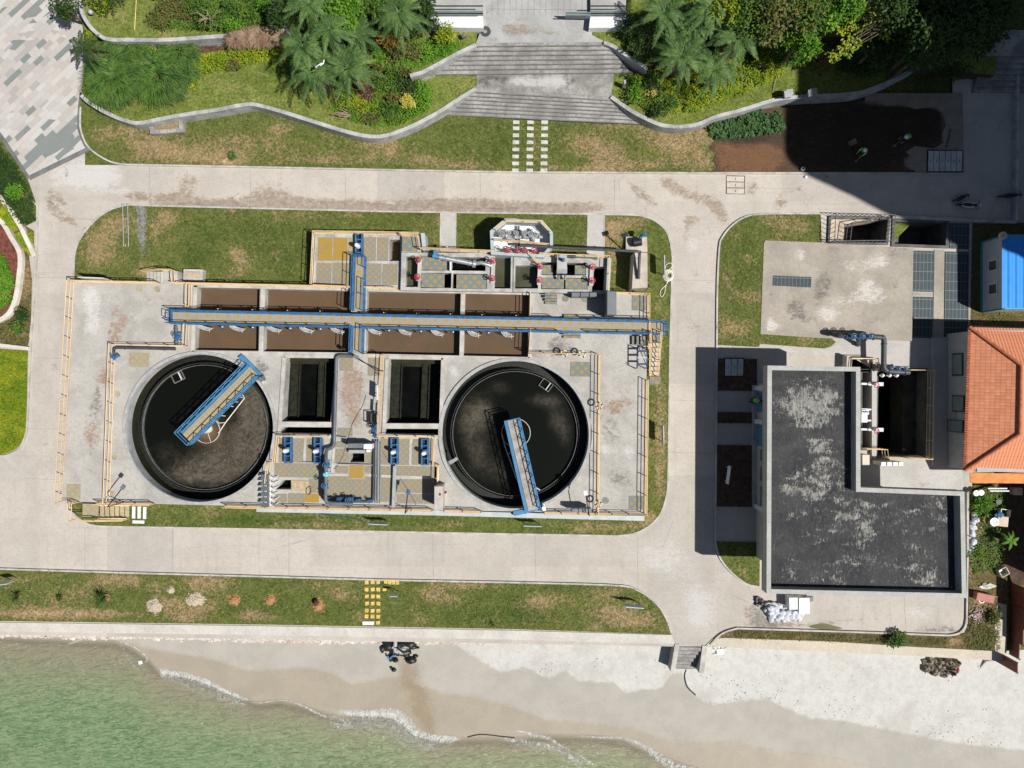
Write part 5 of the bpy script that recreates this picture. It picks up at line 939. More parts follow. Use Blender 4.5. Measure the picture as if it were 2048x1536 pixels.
m=MB();m.ribbon([(1219,516),(1215,586)],.3,0,2.1);solo('parapet',m,paint('blue_grey_wall',(.36,.42,.43,1),.7,var=.1),'blue grey upstand at the far end of the right screen chamber','parapet')
pipe([(862,500,1.6),(986,503,1.6)],.12,KERBC,'pale thick pipe behind the silver screw screen');pipe([(1110,512,2.3),(1151,513,2.3)],.14,PIPED,'dark pipe stub behind the steel screen box');pipe([(1152,512,2.1),(1186,513,2.1),(1195,518,1.5)],.16,PIPEG,'grey elbow pipe behind the right screen chamber');pipe([(892,500,1.9),(894,493,1.9)],.12,PIPEL,'short pale pipe stub behind the left railing',flanges=False)
oc=thing('octagonal_tank','octagonal tank with blue grey walls and a white floor full of pipework','tank',P(1045,475,0));OP=[(983,463),(1011,440),(1030,440),(1046,442),(1083,443),(1103,466),(1103,492),(1086,512),(985,506)]
m=MB();m.ribbon(OP,.24,-.1,2.35,True);m.build('wall',paint('blue_grey_wall',(.36,.42,.43,1),.7,var=.1),oc)
m=MB();m.prism([(x+(1.5 if x<1045 else-1.5),y+(1 if y<475 else-1))for x,y in OP],0,1.15);m.build('floor',WHITE,oc)
for q,lab in(([(992,463),(1013,446),(1047,447),(1081,448),(1098,466)],'yellow railing inside the back of the octagonal tank'),([(990,484),(1040,487),(1096,492)],'yellow railing across the front of the octagonal tank')):rail(q,lab,z0=1.9,h=.95,toe=False,step=1.0)
for k,(px,py)in enumerate(((1005,470),(1017,468),(1032,470),(1048,469),(1060,471),(1072,470))):valve(px,py,1.75,'pale valve on the white floor of the octagonal tank, number %s from the left'%('one two three four five six'.split()[k]),.6*k,1.05,PIPEL)
pipe([(994,471,1.55),(1030,475,1.6),(1085,474,1.55)],.13,PIPEL,'pale header pipe along the floor of the octagonal tank');pipe([(1011,460,1.5),(1014,482,1.5)],.12,PIPEL,'pale branch pipe at the left of the octagonal tank');pipe([(1037,452,1.5),(1038,500,1.5)],.09,PIPEG,'grey pipe running forward from the middle of the octagonal tank');pipe([(1062,458,1.5),(1068,482,1.5)],.12,PIPEL,'pale branch pipe at the right of the octagonal tank')
pipe([(1040,491,2.6),(1280,503,2.6),(1279,508,2.4),(1277,558,1.95)],.11,PIPED,'long dark pipe from the octagonal tank to the concrete biofilter block')
bl=thing('filter_block','pale concrete block with a lower step at the right end of the plant lawn','block',P(1277,530,0));CB=paint('warm_concrete',(.46,.40,.34,1),.8,var=.15)
m=MB();m.prism([(1268,505),(1295,506),(1295,575),(1264,577)],0,1.8);m.build('upper_block',CB,bl);m=MB();m.prism([(1252,473),(1294,474),(1295,504),(1252,504)],0,.4);m.build('base_slab',CB,bl)
r=thing('extraction_fan','black barrel fan with pale blue duct on the low slab','fan',P(1267,487,.4));c=P(1267,487,.4);m=MB();m.tube([c+Vector((-.1,0,.35)),c+Vector((.55,.1,.35))],.35,16);m.build('fan_barrel',BLACK,r);m=MB();m.tube([c+Vector((.4,.2,.4)),c+Vector((.5,.45,.7)),c+Vector((.75,.6,1.0)),c+Vector((.6,.5,1.2))],.14,10);m.build('duct',BLUEP,r)
m=MB();m.tube([P(1244,500,0),P(1249,471,2.1)],.05,8);m.box(P(1249,470,2.1),(.5,.3,.12),.3);solo('yard_lamp',m,DARKM,'dark leaning lamp post beside the concrete filter block','lamp')
m=MB();c=P(1296,572,1.3);m.box(c,(.3,.25,.2),.5);m.tube([c,c+Vector((-.3,-.1,0))],.04,6);solo('flood_light',m,DARKM,'small dark floodlight on the corner of the concrete filter block','lamp')
m=MB();c=P(1336,551,.12)
for k in range(5):m.tube([(c.x+(.42-k*.06)*math.cos(u*.39)+.03*k,c.y+(.46-k*.06)*math.sin(u*.39),c.z+.04+.035*(k%3))for u in range(16)],.032,6,True)
m.tube(smooth([tuple(P(x,y,.16))for x,y in((1337,562),(1330,572),(1322,580),(1320,590),(1324,593),(1329,586),(1331,574),(1335,562))],4),.03,6);m.tube(smooth([tuple(P(x,y,.16))for x,y in((1329,545),(1332,530),(1341,526),(1344,532),(1338,540))],4),.028,6)
solo('hose_coil',m,paint('white_hose',(.70,.66,.58,1),.6,var=.1),'coil of white hose lying on grass at the road kerb','hose')
# --- stairs at the deck edge and things on the plant lawn
r=thing('stair','small concrete steps up to the deck beside the pale service box','stairs',P(315,552,0))
for k in range(5):m=MB();x=293+k*7;m.prism([(x,543),(x+7,543),(x+7,567),(x,566)],0,.25+k*.2);m.build('step',KERBC,r)
m=MB();m.prism([(328,541),(355,542),(355,568),(328,567)],0,DZ-.01);m.build('landing',KERBC,r)
rail([(293,545,.15),(328,542,1.2),(354,543,1.2),(355,565,1.2)],'yellow railing around the small concrete steps',toe=False)
r=thing('service_box','concrete service box with a tan lid at the deck edge','box',P(386,549,0));m=MB();m.prism([(367,538),(406,539),(405,561),(366,560)],0,.7);m.build('box_wall',KERBC,r);m=MB();m.prism([(372,542),(400,543),(399,557),(371,556)],.68,.74);m.build('lid',paint('tan_lid',(.42,.34,.25,1),.7),r)
r=thing('stair','tan grated landing and steps at the lower left deck corner','stairs',P(210,1022,0));m=MB();m.prism([(165,1007),(197,1008),(196,1036),(165,1035)],1.05,1.12);m.build('landing',GR_T,r)
for k in range(6):x=200+k*10;z=1.0-k*.17;m=MB();m.prism([(x,1010),(x+8,1010),(x+8,1035),(x,1035)],z-.05,z);m.build('tread',paint('tan_tread',(.40,.33,.2,1),.75),r)
for y in(1010,1036):m=MB();m.bar(P(198,y,1.0),P(258,y+1,.1),.06,.2);m.build('stringer',YEL,r)
rail([(151,1005,1.1),(152,1038,1.1),(197,1038,1.1),(258,1037,.12)],'yellow railing on the lawn side of the tan stair',toe=False,z0=1.1)
r=thing('aluminium_ladder','long aluminium ladder lying on the dry lawn by the road bend','ladder',P(250,450,.35))
for x in(246,256):m=MB();m.tube([P(x-1,407,.4),P(x+1,493,.4)],.034,8);m.build('side_rail',PIPEL,r)
for k in range(4):y=408+k*28;m=MB();m.tube([P(246,y,.4),P(256,y+2,.4)],.022,6);m.build('rung',PIPEL,r)
for y in(410,490):m=MB();m.tube([P(251,y,.1),P(251,y,.4)],.03,6);m.build('foot',WHITE,r)
for i,(x0,y0,x1,y1)in enumerate(((264,1013,270,1037),(275,1013,281,1037),(286,1014,292,1038),(265,1041,288,1047))):m=MB();m.prism(R4(x0,y0,x1,y1),.08,.17);solo('paver_slab',m,WHITE,('white paving strip on the lawn nearest the tan stair','white paving strip on the lawn, middle of the upright three','white paving strip on the lawn farthest from the tan stair','white paving strip laid crosswise below the other three')[i],'slab')
def board(x0,y0,x1,y1,z1,label,zb=.1,h=.7,mat=None):
 a,b=P(x0,y0,z1),P(x1,y1,z1);r=thing('sign_board',label,'sign',Vector(((a.x+b.x)/2,(a.y+b.y)/2,zb)));dz=Vector((0,0,h/2))
 m=MB();m.bar(a-dz,b-dz,.05,h);m.build('board',mat or paint('board_back',(.5,.53,.58,1),.5,var=.08),r)
 for f in(.12,.88):e=a.lerp(b,f);m=MB();m.tube([(e.x,e.y,zb-.05),(e.x,e.y,z1-.1)],.03,6);m.build('leg',PIPEL,r)
 return r
board(1251,1214,1288,1217,1.55,'sign board on two legs at the right end of the lower lawn');board(737,1048,775,1050,1.35,'sign board on two legs below the cabinets, on the strip of plant lawn');board(1047,1052,1083,1053.5,1.35,'sign board on two legs below the end of the right scraper bridge');board(1327,851,1328,888,1.5,'sign board on the kerb side lawn right of the right clarifier');board(1329,510,1330,548,1.5,'sign board on the lawn above the coiled white hose')
board(780,1193,794,1193.5,1.5,'small sign board beside the yellow stepping slabs',h=.4);board(1457,969,1462,933,1.4,'sign board in the dark bed shaded by the black roofed building',mat=WHITE);board(-6,1171,14,1168,1.6,'sign board at the left end of the lower lawn');board(247,317,256,322,.7,'small low sign at the kerb of the dry upper lawn',h=.3,mat=CABG);board(755,770,754,800,2.6,'sign board on the railing of the right filter tank',zb=DZ,mat=WHITE)
board(155,554,206,556,2.35,'long white board on the railing at the road corner of the deck',zb=.0,h=1.6,mat=WHITE);m=MB();m.bar(P(753,805,2.1),P(752,826,2.1),.12,.1);solo('pole_bracket',m,BLACK,'black bracket on the railing above the black pump set','bracket')
rnd=random.Random(3);SLAB=paint('stone_slab',(.50,.50,.46,1),.85,var=.15,sc=2.5,da=.3);rn='top second third fourth fifth sixth seventh bottom'.split()
for i,(x,cn)in enumerate(((1032.5,'left'),(1061,'middle'),(1089.5,'right'))):
 for k,y in enumerate((244.3,256.5,270.4,284.4,298.6,312.8,326.8,340.6)):
  m=MB();w,h=6.6+rnd.uniform(-.3,.3),3.5+rnd.uniform(-.2,.3);xx=x-k*.25;m.prism([(xx-w,y-h),(xx+w,y-h+rnd.uniform(0,.5)),(xx+w,y+h),(xx-w,y+h-.2)],.05,.15)
  solo('stepping_stone',m,SLAB,'pale stepping stone, upper lawn, %s row, %s from the stairs'%(cn,rn[k]if k else 'nearest'),'paving stone','stepping stones below the wide stairs')
YSL=paint('yellow_slab',(.62,.44,.13,1),.8,var=.14,sc=3,da=.2)
ys=[(x,y,3.7,3.7,'yellow stepping slab on the lower lawn, %s row, %s from the road'%(cn,rw))for x,cn in((733.5,'left'),(745,'middle'),(756.5,'right'))for y,rw in((1164.8,'nearest'),(1179,'second'),(1193,'third'),(1207,'fourth'),(1221.5,'fifth'),(1233,'sixth'))]+[(756.5,1246,3.6,3.4,'yellow stepping slab alone beside the white slab at the seawall'),(771,1164,3.2,3.4,'yellow slab right of the three rows, by the road kerb'),(779,1165,3.6,4,'yellow slab first of three pushed together by the road kerb'),(787,1165,3.6,4,'yellow slab second of three pushed together by the road kerb'),(795,1165.3,3.2,4,'yellow slab third of three pushed together by the road kerb'),(769.5,1179.5,3.6,2.6,'yellow slab half hidden by the shadow of the small sign')]
for x,y,w,h,lab in ys:
 x+=rnd.uniform(-.6,.6);y+=rnd.uniform(-.5,.5);m=MB();j_=rnd.uniform(-.4,.4);m.prism([(x-w,y-h+j_),(x+w,y-h-j_),(x+w,y+h-j_),(x-w,y+h+j_)],.05,.15);solo('stepping_stone',m,YSL,lab,'paving stone','yellow stepping slabs on the lower lawn')
m=MB();m.prism([(725,1243),(748,1243),(748,1250),(725,1250)],.05,.2);solo('paver_slab',m,WHITE,'white slab lying at the seawall beside the yellow slabs','slab')
t=NT('loose_sand');n=t.noise(6,6,.8);MSAND=t.fin(t.mix(t.ramp(n,.3,.7),(.62,.55,.44,1),(.36,.28,.2,1)),.95);t.bump(n,.8,.1)
t=NT('loose_clay');n=t.noise(6,6,.8);MCLAY=t.fin(t.mix(t.ramp(n,.3,.7),(.50,.27,.12,1),(.28,.14,.07,1)),.95);t.bump(n,.8,.1)
def mound(px,py,rx,ry,h,mat,label,seed,name='soil_mound',cat='mound'):
 m=MB();rr=random.Random(seed);c=P(px,py,.08);rx,ry=rx/25,ry/25;m.ball((c.x,c.y,c.z),(rx*.8,ry*.8,h*.4),16,6,.3,seed)
 for k in range(int(90+900*rx*ry)):
  a_,q=rr.uniform(0,6.283),abs(rr.gauss(0,.42));lob=1+.45*noise.noise((math.cos(a_)*1.4,math.sin(a_)*1.4,seed*3.1));s_=rr.uniform(.025,.10)*(1.25-min(1,q*.7))*(1.5 if rr.random()<.1 else 1)
  m.ball((c.x+rx*q*lob*math.cos(a_),c.y+ry*q*lob*math.sin(a_),c.z+h*max(0,1-q)*rr.uniform(.2,1)),(s_*rr.uniform(.8,1.6),s_*rr.uniform(.8,1.6),s_*.7),6,4,.12,seed*999+k)
 return solo(name,m,mat,label,cat)
mound(309,1212,20,16,.22,MSAND,'wide patch of heaped pale sand on the lower lawn, left one',1);mound(342,1180,9,8,.12,MSAND,'small patch of pale sand above the left sand heap',2);mound(391,1200,22,16,.22,MSAND,'heaped pale sand on the lower lawn, right one',3)
mound(469,1200,14,14,.25,MCLAY,'orange clay heap on the lower lawn, left of three',4);mound(541,1199,13,13,.25,MCLAY,'orange clay heap on the lower lawn, middle of three',5);mound(636,1210,15,15,.25,MCLAY,'orange clay heap on the lower lawn, right of three',6)
mound(213,1194,9,8,.2,MCLAY,'small clay heap at the foot of the biggest sapling',7);mound(34,1192,7,5,.15,MCLAY,'small clay heap at the leftmost sapling',8);mound(120,1194,7,5,.15,MCLAY,'small clay heap at the middle sapling',9);mound(634,1203,4,4,.5,SOILD,'dark hole edge of the right clay heap',10,'stump','stump')
ROCK=paint('wet_black_rock',(.016,.020,.017,1),.35,var=.5,sc=6,dirt=(.13,.15,.125,1),da=.7,spec=.5,bmp=.8)
rk=[(782,1284,14,7),(800,1293,18,11),(818,1288,12,8),(776,1293,9,8),(792,1303,12,7),(806,1304,14,7),(825,1294,7,4),(765,1298,4,6),(782,1315,4,7),(791,1320,5,4),(822,1320,10,6),(832,1312,4,3),(788,1340,4,3),(836,1295,3,2),(783,1336,2,2),(812,1310,6,4)]
wd=['largest, left of the pipe end','largest, under the pipe spray','wide, against the seawall','at the left foot of the heap','below the pipe end','in front of the wet heap','at the right end of the heap','alone to the left of the heap','blue tinged, left of the outflow','small, in the outflow','flat, alone to the right','small, above the flat one','small, farthest down the sand','pebble sized, right of the heap','pebble sized, near the farthest one','small, on the right foot of the heap']
for i,(x,y,rx,ry)in enumerate(rk):
 m=MB();c=P(x,y,-1.12);m.ball(c,(rx/25*1.25,ry/25*1.25,min(rx,ry)/25*.9+.1),16,10,.16,i);[m.sm.__setitem__(q_,True)for q_ in range(len(m.sm))];solo('black_rock',m,ROCK,'wet black rock at the outfall, '+wd[i],'rock','black rocks at the outfall')
m=MB();m.tube([P(791,1274,-.5),P(790,1292,-.6)],.17,14);solo('outfall_pipe',m,PIPEL,'pale outfall pipe sticking out of the seawall over black rocks','pipe')
m=MB();m.tube(smooth([tuple(P(x,y,-.85))for x,y in((775,1312),(778,1318),(786,1311),(793,1311))],4),.07,8);solo('blue_pipe',m,BLUEP,'short blue pipe among the black rocks','pipe')
t=NT('rubble_stone');g=t.n('NewGeometry');t.fin(t.mix(g.outputs['Random Per Island'],(.60,.57,.53,1),(.42,.33,.27,1)),.85);RUB=t.m
m=MB();rr=random.Random(5)
for k in range(1300):
 x=rr.uniform(-40,1000);yb=np.interp(x,[0,520,1020],[1268,1279,1287]);y=yb+abs(rr.gauss(0,3.2))-3;wx=1 if x<860 else max(0,1-(x-860)/140)
 if rr.random()>wx:continue
 s_=rr.uniform(.05,.19);m.ball(P(x,y,-1.12+rr.uniform(-.05,.04)-(y-yb)*.02),(s_*rr.uniform(1,2.2),s_,s_*.6),5,4,.3,k)
for i in range(len(m.sm)):m.sm[i]=False
tag(solo('rubble',m,RUB,'strip of pale stone rubble along the foot of the seawall','rubble'),kind='stuff')
# --- black roofed L-shaped building
t=NT('bitumen_roof');a=t.attr();n1=t.noise(.55,7,.68,dist=.8);n2=t.noise(2.2,8,.78,t.mapping(t.pos(),(2.4,.9,1),(0,0,.12)),dist=1.2);n3=t.noise(6,6,.8,t.mapping(t.pos(),(1.9,.8,1)),dist=.8)
col=t.mix(t.ramp(n1,.3,.7),(.020,.022,.026,1),(.047,.047,.048,1));col=t.mix(t.math('MULTIPLY',t.ramp(t.math('ADD',t.math('MULTIPLY',n3,.6),t.math('MULTIPLY',n2,.4)),.47,.66),.42),col,(.145,.142,.13,1))
n4=t.noise(.9,5,.65,t.mapping(t.pos(),(.8,1.5,1),(0,0,.1)),dist=.5);f=t.ramp(t.math('ADD',t.math('MULTIPLY',a[0],.58),t.math('ADD',t.math('ADD',t.math('MULTIPLY',t.math('SUBTRACT',n2,.5),2.0),t.math('MULTIPLY',t.math('SUBTRACT',n4,.5),2.2)),t.math('MULTIPLY',t.math('SUBTRACT',n3,.5),1.2))),.40,.82)
col=t.mix(t.math('MULTIPLY',f,.78),col,t.mix(t.ramp(n2,.4,.75),(.20,.195,.175,1),(.50,.49,.45,1)));t.bump(n2,.5,.03);BITU=t.fin(col,.8,0,.25)
HZ=5.9
LO=[(1535,731),(1721,734),(1721,975),(1929,983),(1933,1196),(1533,1187)]
b0=P(1700,960,0);lb=thing('flat_roofed_building','L shaped building with black patchy flat roof and pale parapet','building',(b0.x,b0.y,0))
def offs(pts,d,z):
 q=[P(x,y,z)for x,y in pts];n=len(q);ar=sum(q[i].x*q[(i+1)%n].y-q[(i+1)%n].x*q[i].y for i in range(n));s=1 if ar>0 else-1;o=[]
 for i in range(n):
  e1,e2=(q[i]-q[i-1]).normalized(),(q[(i+1)%n]-q[i]).normalized();n1,n2=Vector((-e1.y,e1.x,0))*s,Vector((-e2.y,e2.x,0))*s;mtr=(n1+n2)/(1+n1.dot(n2));v=q[i]+mtr*d;o.append((v.x,v.y))
 return o
outer,inn,wl_=offs(LO,0,HZ),offs(LO,.32,HZ),offs(LO,1.25,HZ)
m=MB();m.prism(outer,5.0,HZ,[inn],world=True);m.build('parapet',concrete('parapet_render',(.43,.425,.40,1),(.34,.335,.32,1),sc=1.0,mott=.9),lb)
rp=[PX(v,5.12)for v in inn]
o=sheet('roof',rp,5.12,BITU,.4,[(1600,800,50,30,0.90),(1620,830,60,30,1.00),(1660,800,26,20,0.90),(1640,780,30,20,0.70),(1640,890,40,26,0.65),(1600,880,16,12,0.40),(1645,925,30,30,0.70),(1610,960,50,30,0.75),(1680,965,40,20,0.70),(1570,975,20,30,0.27),(1620,1000,50,26,0.54),(1700,1010,60,20,0.51),(1700,1050,40,24,0.61),(1760,1020,60,22,0.54),(1850,1000,60,16,0.48),(1850,1040,60,20,0.48),(1737,1075,26,30,0.65),(1640,1070,40,30,0.37),(1700,1100,30,20,0.48),(1820,1090,60,40,0.41),(1740,1130,120,22,0.44),(1680,1165,80,16,0.37),(1820,1160,60,20,0.48),(1580,1130,30,30,0.34),(1560,1160,20,20,0.31),(1880,1150,26,20,0.41),(1600,760,30,12,0.25),(1890,1060,20,50,0.27)],kind=None)
o.parent=lb;o.location=(-b0.x,-b0.y,0)
m=MB();m.prism(outer,4.9,5.10,world=True);m.build('roof_slab',TANKC,lb)
m=MB();m.prism(wl_,-.2,4.95,world=True);m.build('wall',paint('cream_render',(.50,.49,.42,1),.8,var=.08,da=.15),lb)
wx=wl_[0][0];y_of=lambda py:P(0,py,0).y
DOORB=paint('blue_door',(.10,.22,.36,1),.5,var=.15)
for y0,y1,nm in((784,824,'door'),(848,890,'door'),(700+196,918,'window'),(968,1010,'window'),(930,958,'panel')):
 cy=(y_of(y0)+y_of(y1))/2;h=abs(y_of(y0)-y_of(y1));zz=1.15 if nm=='door' else 1.6
 m=MB();m.box((wx-.03,cy,zz),(.08,h,2.3 if nm=='door' else 1.3));o=m.build(nm,DOORB if nm=='door' else(GLASS if nm=='window' else paint('olive_panel',(.2,.2,.14,1),.7)),lb)
 m=MB();m.box((wx-.085,cy+h*.3,1.1),(.05,.05,.2));
 if nm=='door':m.build('handle',STEEL,o)
for y0 in(770,836,1005):m=MB();m.box((wx-.12,y_of(y0+6),2.2),(.3,.35,4.4));m.build('pilaster',WHITEP,lb)
m=MB();m.box((wx-.2,(y_of(770)+y_of(1015))/2,.12),(.4,abs(y_of(770)-y_of(1015)),.24));m.build('plinth',KERBC,lb)
for px,py,lab in((1704,980,None),):pass
def covers(x0,y0,x1,y1,n,z,label,mat,name='drain_cover'):
 r=thing(name,label,'cover',P((x0+x1)/2,(y0+y1)/2,z));m=MB();m.prism(R4(x0-1.5,y0-1.5,x1+1.5,y1+1.5),z-.05,z+.03);m.build('frame',DARKM,r)
 for k in range(n):
  w=(x1-x0)/n;q=R4(x0+k*w+.6,y0+.8,x0+(k+1)*w-.6,y1-.8);o=MB();o.prism(q,z,z+.06);s_=o.build('slab',mat,r);o=MB();c=P(sum(p[0]for p in q)/4,sum(p[1]for p in q)/4,z+.065);o.box(c,(.03,.22,.03));o.build('lifting_eye',BLACK,s_)
 return r
SLG=paint('cover_concrete',(.45,.45,.44,1),.8,var=.15)
covers(1856,301,1925,343,6,.12,'row of six grey cover slabs in shade, beside the dug soil',SLG);covers(1450,717,1487,752,3,.1,'grey cover slabs in the dark bed shaded by the black roofed building',SLG)
r=thing('drain_cover','concrete three part cover set in the sunny road beside the upper lawn','cover',P(1471,370,0))
m=MB();m.prism(R4(1452,351,1490,388),-.02,.012);m.build('frame',DARKM,r)
for k in range(3):m=MB();y=352.5+k*12;m.prism(R4(1453.5,y,1488.5,y+10.6),.0,.03);s_=m.build('slab',paint('cover_beige',(.50,.45,.38,1),.85,var=.15),r);m=MB();m.box(P(1471,y+5.5,.035),(.03,.2,.02));m.build('lifting_eye',BLACK,s_)
t=NT('steel_drain_grate');s=t.n('SeparateXYZ');t.set(s.inputs[0],t.mapping(t.pos(),(1,1,1),(0,0,.02)))
gx=t.math('LESS_THAN',t.math('FRACT',t.math('DIVIDE',s.outputs[0],.30)),.09);gy=t.math('LESS_THAN',t.math('FRACT',t.math('DIVIDE',s.outputs[1],.74)),.055)
ra=t.math('LESS_THAN',t.math('FRACT',t.math('DIVIDE',s.outputs[1],.06)),.5);col=t.mix(ra,(.02,.033,.038,1),(.055,.072,.078,1));col=t.mix(t.math('MULTIPLY',t.math('MAXIMUM',gx,gy),.65),col,(.20,.24,.25,1));col=t.mix(t.math('MULTIPLY',t.ramp(t.noise(.8,6,.7),.5,.75),.3),col,(.16,.11,.08,1));SGR=t.fin(col,.6,.2,.3)
for q,lab,*zz in((((1547,551),(1623,554),(1622,575),(1546,571)),'small dark drain grating set in the concrete pad',.14),(((1827,501),(1868,502),(1867,584),(1826,583)),'dark drain grating at the edge of the pad, upper left of the sunlit ones'),(((1825,593),(1866,594),(1865,637),(1824,635)),'dark drain grating at the edge of the pad, lower left of the sunlit ones'),(((1824,638),(1865,639),(1864,676),(1823,675)),'drain grating at the edge of the pad, in the shade of the orange roof'),(((1891,503),(1938,504),(1937,640),(1889,638)),'wide drain grating in front of the blue roofed shed'),(((1889,641),(1937,643),(1936,682),(1888,680)),'drain grating in shade between the shed and the tiled house'),(((1900,446),(1938,447),(1937,498),(1899,497)),'drain grating deep in the tower shade, beside the pit')):
 z_=zz[0]if zz else 0;m=MB();m.prism(list(q),z_,z_+.06);solo('drain_grating',m,SGR,lab,'grating')
m=MB();m.prism([(1869,499),(1889,500),(1887,684),(1866,683)],.0,.05);struct('concrete_strip',m,PADC);m=MB();m.prism([(1826,585),(1866,586),(1866,592),(1826,591)],.0,.052);m.prism([(1939,445),(1944,445),(1940,690),(1936,690)],0,.10);struct('concrete_strip',m,PADC)
sheet('weedy_ground',[(1946,440),(2036,445),(2200,450),(2200,660),(1936,650),(1940,560)],.03,WEED,.7,R=[(1980,640,30,10,.5)],G=[(1990,635,20,6,.4)])
m=MB()
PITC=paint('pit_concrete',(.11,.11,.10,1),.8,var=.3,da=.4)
def pit(q,depth,fl,zr=0.0):
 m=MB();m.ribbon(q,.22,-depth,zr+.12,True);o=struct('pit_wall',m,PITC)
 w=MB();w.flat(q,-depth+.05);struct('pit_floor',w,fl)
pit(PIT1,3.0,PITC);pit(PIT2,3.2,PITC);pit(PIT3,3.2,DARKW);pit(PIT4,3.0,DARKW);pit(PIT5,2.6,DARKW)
m=MB();m.prism([(1661,448),(1688,448),(1688,484),(1659,484)],-1.2,-.15);m.prism([(1661,436),(1770,438),(1700,448),(1661,448)],-1.4,-.12);solo('ramp_slab',m,paint('ramp_beige',(.46,.38,.29,1),.85,var=.2),'beige concrete landing inside the railed stair pit','landing')
sheet('pit_bank',[(1788,442),(1822,448),(1800,470),(1787,490)],-.5,TURF2,.5)
m=MB();m.ribbon([(1786,433),(1899,438),(1944,441)],.25,-.1,.25);solo('pit_wall',m,KERBC,'low concrete wall in shade along the road above the open pit','wall')
FEN=paint('fence_grey',(.10,.105,.11,1),.5,.3,var=.2)
def barfence(pts,label,h=1.1,gap=.35,z0=.12):
 q=[P(x,y,z0)for x,y in pts];r=thing('metal_fence',label,'fence',q[0])
 for hh,nm in((h,'top_rail'),(.12,'bottom_rail')):m=MB();m.tube([v+Vector((0,0,hh))for v in q],.035,6);m.build(nm,FEN,r)
 for i in range(len(q)-1):
  n=max(2,round((q[i+1]-q[i]).length/gap))
  for k in range(n+1):p=q[i].lerp(q[i+1],k/n);m=MB();m.tube([p+Vector((0,0,0)),p+Vector((0,0,h))],.022,5);m.build('bar',FEN,r)
barfence([(1657,486),(1659,433),(1777,436)],'dark barred fence along the road side and left of the stair pit');barfence([(1776,437),(1772,486),(1657,487)],'dark barred fence on the pad side and right of the stair pit');barfence([(1694,450),(1690,484)],'short dark barred fence at the head of the pit stairs',h=.9,z0=-.1)
barfence([(1694,450),(1745,442)],'sloping dark handrail along the pit stairs',h=.9,z0=-.1,gap=1.0)
m=MB();m.prism([(1744,738),(1754,738),(1753,916),(1744,916)],-3,.35);solo('basin_wall',m,CONC2,'pale concrete wall between the narrow channel and the dark basin','wall')
m=MB();m.prism([(1807,742),(1846,742),(1844,912),(1805,912)],-3.1,-1.1);solo('basin_shelf',m,paint('brown_slime',(.05,.042,.03,1),.6,var=.4),'brownish shelf down in the dark basin','ledge')
for y,lab in((768,'upper'),(859,'lower')):
 r=thing('gate_support','white gate support with red wheel over the narrow channel, %s one'%lab,'valve',P(1745,y,.35));m=MB();m.bar(P(1722,y-.5,.5),P(1738,y,.5),.16,.14);m.bar(P(1738,y,.5),P(1766,y+.5,.5),.28,.16);m.build('beam',WHITEP,r);c=P(1749,y,.9);m=MB();m.cyl(P(1749,y,.55),.15,.45,10,.1);m.build('pedestal',WHITEP,r)
 m=MB();m.tube([(c.x+.2*math.cos(k*.5236)+.1,c.y-.1+.2*math.sin(k*.5236),c.z+.15)for k in range(12)],.03,6,True);m.tube([(c.x-.1,c.y-.1,c.z+.15),(c.x+.3,c.y-.1,c.z+.15)],.02,5);m.build('handwheel',RED,r)
r=thing('screen_machine','white screening machine squeezed against the black roofed building','machine',P(1731,831,.2));m=MB();m.prism([(1723,817),(1735,817),(1735,845),(1723,845)],.2,1.5);m.build('housing',WHITEP,r);m=MB();m.prism([(1724,820),(1738,821),(1738,829),(1724,829)],1.4,1.75);m.build('hood',WHITE,r)
for y in(819,841):m=MB();m.bar(P(1733,y,1.2),P(1742,y,1.2),.12,.1);m.build('arm',WHITEP,r)
for k in range(3):m=MB();m.cyl(P(1727+k*4,824,1.75),.05,.2,8);m.build('bolt',BLUEP,r)
rail([(1808,740),(1854,741),(1851,914)],'yellow railing on the house side of the dark basin',z0=.1);rail([(1851,916),(1764,914),(1762,897),(1722,896)],'yellow railing along the front of the dark basin',z0=.1);rail([(1690,738),(1692,717),(1744,718),(1746,738)],'yellow railing round the small pit behind the black roofed building',z0=.1)
m=MB();m.prism([(1694,711),(1701,711),(1700,740),(1693,740)],0,.9);solo('basin_wall',m,CONC2,'short pale wall stub beside the small railed pit','wall')
pipe([(1666,668,.4),(1676,671,1.5),(1762,674,1.5),(1768,676,1.5),(1767,742,1.4),(1818,745,1.2)],.2,PIPED,'dark large pipe bending around the pad towards the dark basin')
pipe([(1717,675,1.4),(1716,690,.1)],.16,PIPED,'dark short standpipe under the large pipe on the pad')
for x,y,s,lab in((1699,673,1.2,'blue valve on the large dark pipe, left of three on the pad'),(1716,673,1.25,'blue valve on the large dark pipe, middle of three on the pad'),(1733.5,673,1.2,'blue valve on the large dark pipe, right of three on the pad')):valve(x,y,1.5,lab,0,s)
for x,y,lab in((1775,737,'left of three'),(1790,738,'middle of three'),(1804,738.5,'right of three')):valve(x,y,.9,'blue valve at the edge of the dark basin, '+lab,0,.95)
first=None
for x,lab in((1763,'left of three'),(1777,'middle of three'),(1791,'right of three')):
 c=P(x,751,.3);lb='white capped hydrant below the blue valves at the dark basin, '+lab
 if first is None:r=first=thing('hydrant',lb,'hydrant',c,'white capped hydrants');m=MB();m.cyl(c,.14,.2,12);m.ball(c+Vector((0,0,.2)),.12);m.build('cap',WHITE,r);m=MB();m.bar(c+Vector((-.2,0,.1)),c+Vector((.2,0,.1)),.08,.08);m.build('arm',WHITE,r)
 else:dup(first,c,0,lb)
cabinet(1724,909,1739,930,0,1.9,'beige cabinet beside the building, below the dark basin',paint('beige_cabinet',(.50,.46,.36,1),.5,var=.06),1)
